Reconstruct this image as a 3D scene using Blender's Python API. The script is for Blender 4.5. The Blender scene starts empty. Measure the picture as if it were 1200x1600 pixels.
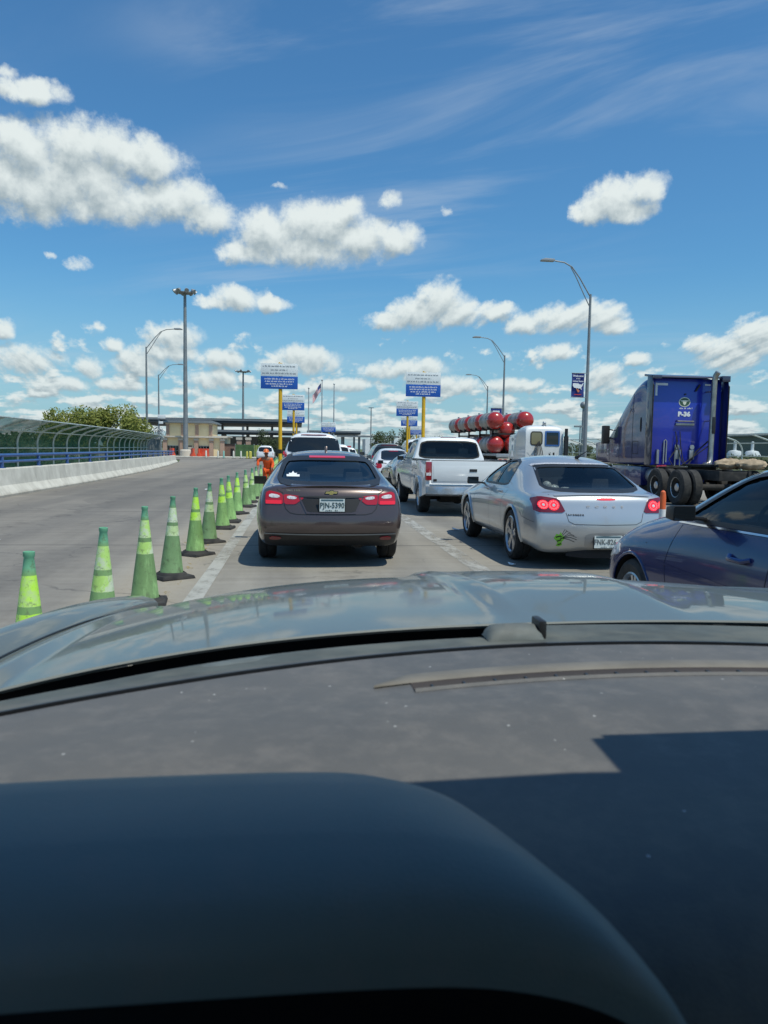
import bpy, bmesh, math, random
from math import radians as R, sin, cos, pi, sqrt, atan2
from mathutils import Vector, Matrix
from mathutils.bvhtree import BVHTree

SC = bpy.context.scene
COL = SC.collection
rng = random.Random(7)

# ------------------------------------------------------------------ camera
cam_data = bpy.data.cameras.new('camera')
cam = bpy.data.objects.new('camera', cam_data); COL.objects.link(cam); SC.camera = cam
EYE = 1.48
yaw, pitch, roll = R(6.4), R(4.7), R(0.9)
fw = Vector((sin(yaw)*cos(pitch), cos(yaw)*cos(pitch), -sin(pitch)))
r0 = Vector((cos(yaw), -sin(yaw), 0)); u0 = r0.cross(fw)
rt = r0*cos(roll) + u0*sin(roll); up = -r0*sin(roll) + u0*cos(roll)
cam.matrix_world = Matrix(((rt.x, up.x, -fw.x, 0), (rt.y, up.y, -fw.y, 0), (rt.z, up.z, -fw.z, EYE), (0, 0, 0, 1)))
cam_data.sensor_fit = 'VERTICAL'; cam_data.sensor_height = 24; cam_data.sensor_width = 24; cam_data.lens = 18
cam_data.clip_start = 0.02; cam_data.clip_end = 6000
cam_data.dof.use_dof = True; cam_data.dof.focus_distance = 13; cam_data.dof.aperture_fstop = 7.5

# ------------------------------------------------------------------ sun
SUN = Vector((0.34, -0.36, 1.0)).normalized()
sl = bpy.data.lights.new('sun', 'SUN'); sl.energy = 4.0; sl.angle = R(0.55); sl.color = (1.0, 0.93, 0.82)
sun = bpy.data.objects.new('sun', sl); COL.objects.link(sun)
sun.rotation_euler = (-SUN).to_track_quat('-Z', 'Y').to_euler()
sun.location = SUN*60

# ------------------------------------------------------------------ exposure
SC.view_settings.view_transform = 'Standard'; SC.view_settings.look = 'None'
SC.view_settings.exposure = 0.0; SC.view_settings.gamma = 1
SC.render.engine = 'CYCLES'
SC.cycles.max_bounces = 8; SC.cycles.transparent_max_bounces = 16; SC.cycles.use_denoising = True
SC.cycles.caustics_reflective = False; SC.cycles.caustics_refractive = False

# ------------------------------------------------------------------ world: Nishita sky + cumulus as part of the sky
class NT:
    """small helper to write node trees"""
    def __init__(s, nt): s.nt = nt; s.N = nt.nodes; s.L = nt.links
    def new(s, t, **kw):
        n = s.N.new(t)
        for k, v in kw.items(): setattr(n, k, v)
        return n
    def put(s, sock, v):
        if hasattr(v, 'is_output'): s.L.new(v, sock)
        else:
            try: sock.default_value = v
            except Exception: sock.default_value = (*v, 1.0)
    def math(s, op, a, b=None, c=None, clamp=False):
        n = s.new('ShaderNodeMath', operation=op); n.use_clamp = clamp
        s.put(n.inputs[0], a)
        if b is not None: s.put(n.inputs[1], b)
        if c is not None: s.put(n.inputs[2], c)
        return n.outputs[0]
    def vec(s, op, a, b=None, c=None, out=0):
        n = s.new('ShaderNodeVectorMath', operation=op)
        s.put(n.inputs[0], a)
        if b is not None: s.put(n.inputs[1], b)
        if c is not None: s.put(n.inputs[2], c)
        return n.outputs[out]
    def noise(s, vec, scale, detail=4, rough=0.55, dist=0, out=0, lac=2.0, dim='3D'):
        n = s.new('ShaderNodeTexNoise'); n.noise_dimensions = dim
        if vec is not None: s.L.new(vec, n.inputs['Vector'])
        n.inputs['Scale'].default_value = scale; n.inputs['Detail'].default_value = detail
        n.inputs['Roughness'].default_value = rough; n.inputs['Distortion'].default_value = dist
        n.inputs['Lacunarity'].default_value = lac
        return n.outputs[out]
    def ramp(s, fac, lo, hi, a=0.0, b=1.0, smooth=True):
        n = s.new('ShaderNodeMapRange'); n.interpolation_type = 'SMOOTHSTEP' if smooth else 'LINEAR'; n.clamp = True
        s.put(n.inputs[0], fac)
        for i, v in enumerate((lo, hi, a, b)): s.put(n.inputs[1+i], v)
        return n.outputs[0]
    def mix(s, f, a, b, blend='MIX'):
        n = s.new('ShaderNodeMix', data_type='RGBA', blend_type=blend)
        s.put(n.inputs[0], f); s.put(n.inputs[6], a); s.put(n.inputs[7], b)
        return n.outputs[2]
    def sep(s, v):
        n = s.new('ShaderNodeSeparateXYZ'); s.put(n.inputs[0], v); return n.outputs
    def comb(s, x, y, z=0.0):
        n = s.new('ShaderNodeCombineXYZ')
        for i, v in enumerate((x, y, z)): s.put(n.inputs[i], v)
        return n.outputs[0]

CLOUDS = [(-18.2,18.6,3.53,1.80),(-14.3,19.2,4.14,1.84),(-10.6,18.9,3.00,1.51),(-17.5,16.1,4.40,1.88),(-13.1,16.3,4.65,1.74),(-8.9,16.7,3.06,1.58),(-6.7,15.9,2.45,1.13),(-20.7,16.8,3.01,2.17),(-15.5,17.5,5.78,2.23),(-2.2,14.7,3.21,1.87),(1.4,15.7,3.71,1.86),(0.1,14.0,5.10,1.35),(4.2,14.8,3.72,1.47),(7.0,14.9,2.09,1.18),(-4.0,13.6,2.04,1.05),(3.3,16.6,1.62,1.03),(22.3,17.1,2.54,1.49),(24.0,17.6,1.75,1.24),(20.8,16.6,1.51,1.00),(23.4,16.2,2.10,0.79),(10.4,10.5,2.32,1.67),(8.5,9.8,2.34,1.11),(11.8,9.8,2.08,0.98),(6.6,9.3,1.88,0.72),(14.1,10.0,2.29,0.62),(19.1,9.3,2.65,1.09),(21.3,9.5,2.17,1.08),(16.4,9.1,1.58,0.80),(22.6,8.8,1.50,0.61),(-4.5,10.4,2.28,0.96),(-2.2,10.2,1.61,0.62),(-6.3,10.1,1.35,0.52),(6.6,17.4,1.39,0.90),(10.6,16.7,0.60,0.45),(-1.5,18.1,0.73,0.36),(-15.1,12.0,1.10,0.53),(-16.8,12.3,0.51,0.36),(-17.8,21.9,2.33,0.76),(-19.2,22.6,0.94,0.54),(-8.9,7.7,2.21,0.96),(-11.3,5.8,1.95,1.09),(-14.5,5.4,1.12,0.86),(-13.0,6.9,0.93,0.56),(-5.6,6.2,1.91,0.81),(18.7,7.1,1.65,0.76),(24.2,6.5,0.93,0.57),(0.6,6.4,2.81,1.09),(-1.7,5.9,1.86,0.55),(8.6,5.9,2.58,0.83),(5.8,5.7,2.12,0.65),(21.9,5.3,1.65,1.16),(30.2,6.6,2.32,1.34),(31.9,7.8,1.88,1.43),(-18.5,5.6,2.57,1.04),(-19.7,7.4,0.76,0.78),(-6.1,4.8,2.04,0.81),(28.6,7.3,1.59,0.76),(-9.2,6.6,2.66,0.71),(11.0,4.8,3.27,0.65),(3.4,4.7,2.83,0.56),(-16.5,4.0,2.45,0.60),(-12.4,4.2,2.14,0.53),(27.0,4.8,2.44,0.69),(15.6,4.8,2.74,0.59)]

def build_world():
    w = bpy.data.worlds.new('World'); SC.world = w; w.use_nodes = True
    nt = w.node_tree; nt.nodes.clear(); t = NT(nt)
    out = t.new('ShaderNodeOutputWorld'); bg = t.new('ShaderNodeBackground')
    bg.inputs['Strength'].default_value = 0.1
    sky = t.new('ShaderNodeTexSky', sky_type='NISHITA'); sky.sun_disc = False
    sky.sun_elevation = math.asin(SUN.z); sky.sun_rotation = atan2(SUN.x, SUN.y)
    sky.altitude = 20; sky.air_density = 1.25; sky.dust_density = 0.5; sky.ozone_density = 3.0
    # the density of the cumulus at a direction (azimuth, elevation in degrees)
    g = bpy.data.node_groups.new('cumulus_density', 'ShaderNodeTree')
    g.interface.new_socket('P', in_out='INPUT', socket_type='NodeSocketVector')
    g.interface.new_socket('D', in_out='OUTPUT', socket_type='NodeSocketFloat')
    q = NT(g); gi = q.new('NodeGroupInput'); go = q.new('NodeGroupOutput')
    P = gi.outputs[0]
    n1 = q.noise(P, 0.55, 5, 0.58, out=1); 
    warp = q.vec('MULTIPLY_ADD', n1, (1.9, 1.5, 0), (-0.95, -0.75, 0))
    sq = q.ramp(q.sep(P)[1], 3.0, 12.0, 0.35, 1.0, False)
    warp = q.vec('SCALE', warp); g.links.new(sq, warp.node.inputs[3])
    pw = q.vec('ADD', P, warp)
    # keep it two-dimensional
    pw = q.vec('MULTIPLY', pw, (1, 1, 0))
    acc = None
    for az, el, ra, re in CLOUDS:
        v = q.vec('MULTIPLY_ADD', pw, (1/(ra*1.08), 1/(re*1.12), 0), (-az/(ra*1.08), -el/(re*1.12), 0))
        l = q.vec('DOT_PRODUCT', v, v, out=1)
        if ra < 1.45 and el > 11: l = q.math('ADD', l, 0.42)
        acc = l if acc is None else q.math('SMOOTH_MIN', acc, l, 0.25)
    d = q.math('SUBTRACT', 1.0, acc)
    # rows of small cumulus running into the horizon
    s = q.sep(P)
    # distance on a flat cloud base
    el = q.math('MAXIMUM', s[1], 0.4)
    inv = q.math('DIVIDE', 22.0, q.math('ADD', el, 0.8))
    pv = q.comb(q.math('MULTIPLY', s[0], 0.25), q.math('MULTIPLY', q.math('LOGARITHM', q.math('ADD', el, 0.9), 2.718), 3.1), 0.0)
    pv = q.vec('ADD', pv, q.vec('MULTIPLY', warp, (0.22, 0.35, 0)))
    nn = q.noise(pv, 1.5, 4, 0.5)
    low = q.math('SUBTRACT', nn, q.ramp(s[1], 1.5, 9.0, 0.40, 0.62, False))
    low = q.math('SUBTRACT', q.math('MULTIPLY', low, 6.0), q.ramp(s[1], 8.0, 10.5, 0.0, 6.0))
    d = q.math('MAXIMUM', d, low)
    # billows: rounded cauliflower lumps, then a little fine noise
    vsc = q.ramp(q.sep(P)[1], 3.0, 14.0, 1.25, 0.55, False)
    pb = q.vec('SCALE', q.vec('ADD', P, q.vec('MULTIPLY', q.noise(P, 1.3, 3, 0.6, out=1), (0.9, 0.9, 0)))); g.links.new(vsc, pb.node.inputs[3])
    v1 = q.new('ShaderNodeTexVoronoi'); v1.voronoi_dimensions = '2D'; v1.feature = 'SMOOTH_F1'; v1.inputs['Scale'].default_value = 0.9; v1.inputs['Smoothness'].default_value = 0.35; v1.inputs['Detail'].default_value = 1.6; v1.inputs['Roughness'].default_value = 0.5
    g.links.new(pb, v1.inputs['Vector'])
    d = q.math('MULTIPLY_ADD', q.math('SUBTRACT', 0.72, v1.outputs['Distance']), 0.55, d)
    n2 = q.noise(P, 2.2, 4, 0.6)
    d = q.math('MULTIPLY_ADD', q.math('SUBTRACT', n2, 0.5), 0.50, d)
    g.links.new(d, go.inputs[0])

    tc = t.new('ShaderNodeTexCoord'); D = tc.outputs['Generated']
    x, y, z = t.sep(D)
    az = t.math('DEGREES', t.math('ARCTAN2', x, y)) if False else t.math('MULTIPLY', t.math('ARCTAN2', x, y), 57.2958)
    el = t.math('MULTIPLY', t.math('ARCSINE', z), 57.2958)
    P = t.comb(az, el, 0.0)
    def dens(p):
        n = t.new('ShaderNodeGroup'); n.node_tree = g; t.put(n.inputs[0], p); return n.outputs[0]
    d0 = dens(P)
    k = t.ramp(el, 3.0, 16.0, 0.4, 1.15, False)
    off = t.vec('SCALE', (0.18, 0.95, 0.0)); t.put(off.node.inputs[3], k)
    d1 = dens(t.vec('ADD', P, off))
    alpha = t.ramp(t.math('MULTIPLY_ADD', t.math('SUBTRACT', t.noise(P, 3.4, 7, 0.72), 0.5), 0.55, d0), -0.05, 0.88)
    lightv = t.math('SUBTRACT', d0, d1)
    # bright where the cloud thins out towards the sun, grey where there is more cloud above
    lit = t.ramp(t.math('ADD', lightv, t.math('MULTIPLY', d0, -0.30)), -0.95, 0.40)
    ccol = t.mix(lit, (3.5, 4.2, 4.7, 1), (8.6, 8.9, 8.9, 1))
    thin = t.ramp(d0, 0.0, 0.9)
    # haze and pale blue towards the horizon
    hz = t.ramp(el, 0.0, 13.0, 1.0, 0.0)
    skyc = t.mix(1.0, sky.outputs[0], (0.53, 0.95, 1.24, 1), 'MULTIPLY')
    skyc = t.mix(t.math('MULTIPLY', hz, 0.55), skyc, (3.9, 5.6, 7.3, 1))
    # thin cirrus streaks high up
    cv = t.vec('MULTIPLY', D, (1, 1, 1))
    rot = t.new('ShaderNodeVectorRotate'); rot.rotation_type = 'Z_AXIS'; rot.inputs['Angle'].default_value = 0.5
    pl = t.comb(t.math('DIVIDE', x, t.math('ADD', t.math('MAXIMUM', z, 0.0), 0.12)), t.math('DIVIDE', y, t.math('ADD', t.math('MAXIMUM', z, 0.0), 0.12)), 0.0)
    t.put(rot.inputs['Vector'], pl)
    st = t.vec('MULTIPLY', rot.outputs[0], (0.7, 2.6, 1))
    c1 = t.noise(st, 0.95, 6, 0.60, 0.9)
    c2 = t.noise(pl, 0.6, 2, 0.5)
    cir = t.math('MULTIPLY', t.ramp(c1, 0.43, 0.78), t.ramp(c2, 0.40, 0.62))
    cir = t.math('MULTIPLY', cir, t.ramp(el, 12.0, 24.0, 0.35, 0.62))
    skyc = t.mix(cir, skyc, (6.0, 6.6, 7.6, 1))
    ccol = t.mix(t.math('MULTIPLY', hz, 0.22), ccol, (5.2, 6.3, 7.0, 1))
    above = t.ramp(el, -0.2, 0.6)
    a2 = t.math('MULTIPLY', t.math('MULTIPLY', alpha, 0.97), above)
    col = t.mix(a2, skyc, ccol)
    t.put(bg.inputs['Color'], col)
    nt.links.new(bg.outputs[0], out.inputs[0])
    w.cycles.sampling_method = 'MANUAL'; w.cycles.sample_map_resolution = 256
build_world()

# ------------------------------------------------------------------ materials
def principled(name):
    m = bpy.data.materials.new(name); m.use_nodes = True
    nt = m.node_tree; b = nt.nodes['Principled BSDF']
    return m, NT(nt), b

def mat(name, col, rough=0.6, metal=0.0, var=0.0, scale=6.0, bump=0.0, coat=0.0, spec=0.5, col2=None, dirt=None, stretch=(1, 1, 1), emit=None, alpha=None, detail=6):
    """plain painted / plastic / concrete surface: base colour broken up by noise, optional dirt colour, bump and clear coat"""
    m, t, b = principled(name)
    b.inputs['Roughness'].default_value = rough; b.inputs['Metallic'].default_value = metal
    b.inputs['Specular IOR Level'].default_value = spec
    b.inputs['Coat Weight'].default_value = coat; b.inputs['Coat Roughness'].default_value = 0.04
    c = (*col, 1.0)
    if var or dirt or bump or col2:
        tc = t.new('ShaderNodeTexCoord').outputs['Object']
        p = t.vec('MULTIPLY', tc, stretch)
        n = t.noise(p, scale, detail, 0.6)
    base = c
    if var or col2:
        lo = tuple(x*(1-var) for x in col); hi = col2 if col2 else tuple(min(1, x*(1+var)) for x in col)
        base = t.mix(t.ramp(n, 0.3, 0.7), lo, hi)
    if dirt:
        dc, amt, ds = dirt
        n2 = t.noise(p, ds, 5, 0.65, 0.3)
        base = t.mix(t.math('MULTIPLY', t.ramp(n2, 0.42, 0.72), amt), base, (*dc, 1))
        t.put(b.inputs['Roughness'], t.ramp(n2, 0.4, 0.75, rough, min(1, rough+0.25)))
    t.put(b.inputs['Base Color'], base)
    if bump:
        bn = t.new('ShaderNodeBump'); bn.inputs['Strength'].default_value = bump; bn.inputs['Distance'].default_value = 0.01
        t.put(bn.inputs['Height'], t.noise(p, scale*3, 4, 0.6)); t.put(b.inputs['Normal'], bn.outputs[0])
    if emit:
        b.inputs['Emission Color'].default_value = (*emit[0], 1); b.inputs['Emission Strength'].default_value = emit[1]
    return m

def glass(name, tint, refl_rough=0.02, ior=1.5, dirt=0.0):
    """car glass: tinted clear pane with mirror reflection growing at grazing angles"""
    m = bpy.data.materials.new(name); m.use_nodes = True
    nt = m.node_tree; nt.nodes.clear(); t = NT(nt)
    o = t.new('ShaderNodeOutputMaterial'); mx = t.new('ShaderNodeMixShader')
    fr = t.new('ShaderNodeFresnel'); fr.inputs['IOR'].default_value = ior
    tr = t.new('ShaderNodeBsdfTransparent'); tr.inputs['Color'].default_value = (*tint, 1)
    gl = t.new('ShaderNodeBsdfGlossy'); gl.inputs['Roughness'].default_value = refl_rough
    nt.links.new(fr.outputs[0], mx.inputs[0]); nt.links.new(tr.outputs[0], mx.inputs[1]); nt.links.new(gl.outputs[0], mx.inputs[2])
    nt.links.new(mx.outputs[0], o.inputs[0])
    return m

M = {}
def road_material():
    m, t, b = principled('worn_concrete_road')
    co = t.new('ShaderNodeTexCoord').outputs['Object']; x, y, z = t.sep(co)
    fine = t.noise(co, 7.0, 6, 0.7)
    streak = t.math('MULTIPLY_ADD', t.noise(t.vec('MULTIPLY', co, (1.3, 0.16, 1)), 1.0, 5, 0.65), 0.6, t.math('MULTIPLY', t.noise(t.vec('MULTIPLY', co, (0.5, 5.0, 1)), 1.0, 5, 0.65), 0.4))
    blotch = t.noise(co, 0.35, 5, 0.6)
    lane = t.mix(t.ramp(streak, 0.3, 0.7), (0.225, 0.202, 0.165, 1), (0.350, 0.322, 0.270, 1))
    left = t.mix(t.ramp(streak, 0.3, 0.7), (0.165, 0.146, 0.122, 1), (0.262, 0.236, 0.198, 1))
    side = t.ramp(x, -2.3, -2.0)
    c = t.mix(side, left, lane)
    c = t.mix(t.math('MULTIPLY', t.ramp(blotch, 0.42, 0.68), 0.35), c, (0.10, 0.095, 0.088, 1))
    # tyre-darkened wheel tracks
    for xc, w in ((-0.2, 0.5), (1.45, 0.5), (3.0, 0.45), (4.6, 0.45), (-4.6, 0.6), (-6.3, 0.5), (-3.1, 0.4)):
        tr = t.ramp(t.math('ABSOLUTE', t.math('ADD', t.math('SUBTRACT', x, xc), t.math('MULTIPLY', t.math('SUBTRACT', blotch, 0.5), 0.7))), 0.1, w, 0.32, 0.0)
        c = t.mix(tr, c, (0.085, 0.080, 0.076, 1))
    # sand and dust along the cone line and under the parapet
    dl = t.math('ABSOLUTE', t.math('ADD', t.math('ADD', x, 1.55), t.math('MULTIPLY', t.math('SUBTRACT', blotch, 0.5), 0.5)))
    c = t.mix(t.ramp(dl, 0.18, 0.7, 0.8, 0.0), c, t.mix(fine, (0.27, 0.225, 0.165, 1), (0.42, 0.365, 0.28, 1)))
    dl2 = t.ramp(t.math('ADD', x, t.math('MULTIPLY', blotch, 0.6)), -7.9, -7.0, 0.6, 0.0)
    c = t.mix(dl2, c, (0.27, 0.235, 0.19, 1))
    c = t.mix(t.ramp(fine, 0.25, 0.75, 0.0, 0.30), c, (0.30, 0.29, 0.27, 1))
    sp = t.noise(co, 30.0, 2, 0.6)
    c = t.mix(t.ramp(sp, 0.62, 0.74, 0.0, 0.4), c, (0.09, 0.085, 0.08, 1))
    # transverse joints with tar
    yy = t.math('ADD', y, t.math('MULTIPLY', t.math('SUBTRACT', t.noise(co, 1.3, 3, 0.6), 0.5), 0.08))
    j = t.math('ABSOLUTE', t.math('SUBTRACT', t.math('FLOORED_MODULO', t.math('ADD', yy, 3.1), 5.9), 2.95))
    c = t.mix(t.ramp(j, 0.012, 0.035, 0.75, 0.0), c, (0.05, 0.048, 0.046, 1))
    # oil drips down the lane centres, darker repair patches
    for xc in (0.62, 3.9, -4.9):
        od = t.math('MULTIPLY', t.ramp(t.math('ABSOLUTE', t.math('SUBTRACT', x, xc)), 0.1, 0.55, 1, 0), t.ramp(t.noise(co, 2.6, 6, 0.7), 0.50, 0.66))
        c = t.mix(t.math('MULTIPLY', od, 0.55), c, (0.055, 0.05, 0.046, 1))
    pb = t.new('ShaderNodeTexVoronoi'); pb.distance = 'CHEBYCHEV'; pb.inputs['Scale'].default_value = 0.16; t.put(pb.inputs['Vector'], t.vec('MULTIPLY_ADD', t.noise(co, 1.5, 3, 0.6, out=1), (0.25, 0.25, 0), t.vec('MULTIPLY', co, (1, 0.45, 1))))
    c = t.mix(t.math('MULTIPLY', t.math('GREATER_THAN', t.sep(pb.outputs['Color'])[0], 0.74), 0.28), c, (0.10, 0.094, 0.086, 1))
    # crack lines
    vo = t.new('ShaderNodeTexVoronoi'); vo.feature = 'DISTANCE_TO_EDGE'; vo.inputs['Scale'].default_value = 0.42
    wv = t.vec('MULTIPLY_ADD', t.noise(co, 1.2, 4, 0.6, out=1), (0.9, 0.9, 0), co); t.put(vo.inputs['Vector'], wv)
    c = t.mix(t.math('MULTIPLY', t.ramp(vo.outputs['Distance'], 0.002, 0.008, 0.45, 0.0), t.ramp(blotch, 0.46, 0.56)), c, (0.06, 0.057, 0.054, 1))
    t.put(b.inputs['Base Color'], c); t.put(b.inputs['Roughness'], t.ramp(fine, 0.2, 0.8, 0.7, 0.95))
    b.inputs['Specular IOR Level'].default_value = 0.35
    bn = t.new('ShaderNodeBump'); bn.inputs['Strength'].default_value = 0.25; bn.inputs['Distance'].default_value = 0.02
    t.put(bn.inputs['Height'], fine); t.put(b.inputs['Normal'], bn.outputs[0])
    return m

def paint_material(name, col, wear_lo, wear_hi, sc=2.6):
    """worn road paint: chips away to the concrete by alpha"""
    m, t, b = principled(name)
    co = t.new('ShaderNodeTexCoord').outputs['Object']
    n = t.noise(t.vec('MULTIPLY', co, (1, 0.45, 1)), sc, 8, 0.72)
    n2 = t.noise(co, 14, 4, 0.6)
    t.put(b.inputs['Base Color'], t.mix(n2, tuple(c*0.72 for c in col), col))
    b.inputs['Roughness'].default_value = 0.8
    t.put(b.inputs['Alpha'], t.ramp(n, wear_lo, wear_hi))
    return m

def ground_material():
    m, t, b = principled('dry_grass_ground')
    co = t.new('ShaderNodeTexCoord').outputs['Object']
    a = t.noise(co, 0.03, 5, 0.6); f = t.noise(co, 1.5, 5, 0.7)
    c = t.mix(t.ramp(a, 0.35, 0.65), (0.085, 0.120, 0.040, 1), (0.150, 0.150, 0.070, 1))
    c = t.mix(t.ramp(f, 0.3, 0.7, 0.0, 0.5), c, (0.055, 0.085, 0.028, 1))
    t.put(b.inputs['Base Color'], c); b.inputs['Roughness'].default_value = 0.95
    return m

M['road'] = road_material(); M['ground'] = ground_material()
M['white_paint'] = paint_material('worn_white_road_paint', (0.46, 0.45, 0.40), 0.24, 0.56)
M['white_paint2'] = paint_material('chipped_white_road_paint', (0.45, 0.44, 0.40), 0.34, 0.60, 3.6)
M['yellow_paint'] = paint_material('chipped_yellow_road_paint', (0.50, 0.36, 0.10), 0.57, 0.64, 7.0)
def concrete_material():
    m, t, b = principled('weathered_parapet_concrete'); co = t.new('ShaderNodeTexCoord').outputs['Object']; z = t.sep(co)[2]
    n = t.noise(co, 1.6, 6, 0.6); st = t.noise(t.vec('MULTIPLY', co, (3, 3, 0.22)), 1.4, 5, 0.7)
    c = t.mix(t.ramp(n, .3, .7), (0.52, 0.495, 0.425, 1), (0.68, 0.65, 0.565, 1))
    c = t.mix(t.math('MULTIPLY', t.ramp(st, .50, .72), .45), c, (0.30, 0.28, 0.235, 1))
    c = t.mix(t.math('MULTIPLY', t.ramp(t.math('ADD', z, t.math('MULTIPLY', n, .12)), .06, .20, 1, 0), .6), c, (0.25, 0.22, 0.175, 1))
    t.put(b.inputs['Base Color'], c); b.inputs['Roughness'].default_value = .88
    bn = t.new('ShaderNodeBump'); bn.inputs['Strength'].default_value = .25; bn.inputs['Distance'].default_value = .01; t.put(bn.inputs['Height'], t.noise(co, 6, 4, .6)); t.put(b.inputs['Normal'], bn.outputs[0])
    return m
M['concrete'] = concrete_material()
M['black_plastic'] = mat('black_plastic', (0.018, 0.018, 0.019), 0.45, var=0.2, scale=8)
M['black_rubber'] = mat('black_rubber', (0.022, 0.022, 0.022), 0.85, var=0.3, scale=10, dirt=((0.09, 0.08, 0.07), 0.5, 5))
M['tyre'] = mat('tyre_rubber', (0.020, 0.020, 0.020), 0.8, var=0.3, scale=14, dirt=((0.085, 0.078, 0.068), 0.55, 7))
M['galv'] = mat('galvanised_steel', (0.42, 0.44, 0.45), 0.5, metal=0.6, var=0.12, scale=3)
M['pole'] = mat('dull_grey_steel_pole', (0.25, 0.27, 0.28), 0.55, metal=0.4, var=0.15, scale=1.5)
M['chrome'] = mat('chrome', (0.75, 0.75, 0.76), 0.12, metal=1.0)
M['alloy'] = mat('alloy_rim', (0.52, 0.53, 0.55), 0.3, metal=0.9, var=0.1)
M['dark_alloy'] = mat('dark_alloy_rim', (0.05, 0.05, 0.055), 0.35, metal=0.5)
M['red_lens'] = mat('red_lamp_lens', (0.42, 0.008, 0.012), 0.12, coat=1.0)
M['red_lit'] = mat('lit_red_brake_lamp', (0.6, 0.01, 0.015), 0.15, coat=1.0, emit=((1.0, 0.03, 0.04), 1.6))
M['red_dark'] = mat('dark_red_lens', (0.16, 0.006, 0.012), 0.12, coat=1.0)
M['clear_lens'] = mat('clear_lamp_lens', (0.62, 0.60, 0.60), 0.15, coat=1.0, var=0.35, scale=40)
M['plate_white'] = mat('licence_plate_white', (0.66, 0.72, 0.70), 0.4, var=0.04)
M['plate_ink'] = mat('plate_dark_ink', (0.045, 0.085, 0.09), 0.5)
M['dark_glass'] = mat('dark_tinted_glass', (0.012, 0.015, 0.017), 0.05, spec=0.6)
M['tint_glass'] = glass('lightly_tinted_car_glass', (0.60, 0.67, 0.67))
M['deep_glass'] = glass('deep_tinted_car_glass', (0.11, 0.13, 0.14))
M['clear_glass'] = glass('clear_green_car_glass', (0.62, 0.70, 0.66))
M['seam'] = mat('dark_panel_gap', (0.008, 0.008, 0.009), 0.7)
M['seat'] = mat('grey_seat_cloth', (0.075, 0.075, 0.08), 0.85, var=0.2, scale=30)
M['interior'] = mat('dark_cabin_plastic', (0.03, 0.03, 0.033), 0.7)
M['mirror'] = mat('mirror_glass', (0.65, 0.67, 0.7), 0.03, metal=1.0)

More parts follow.
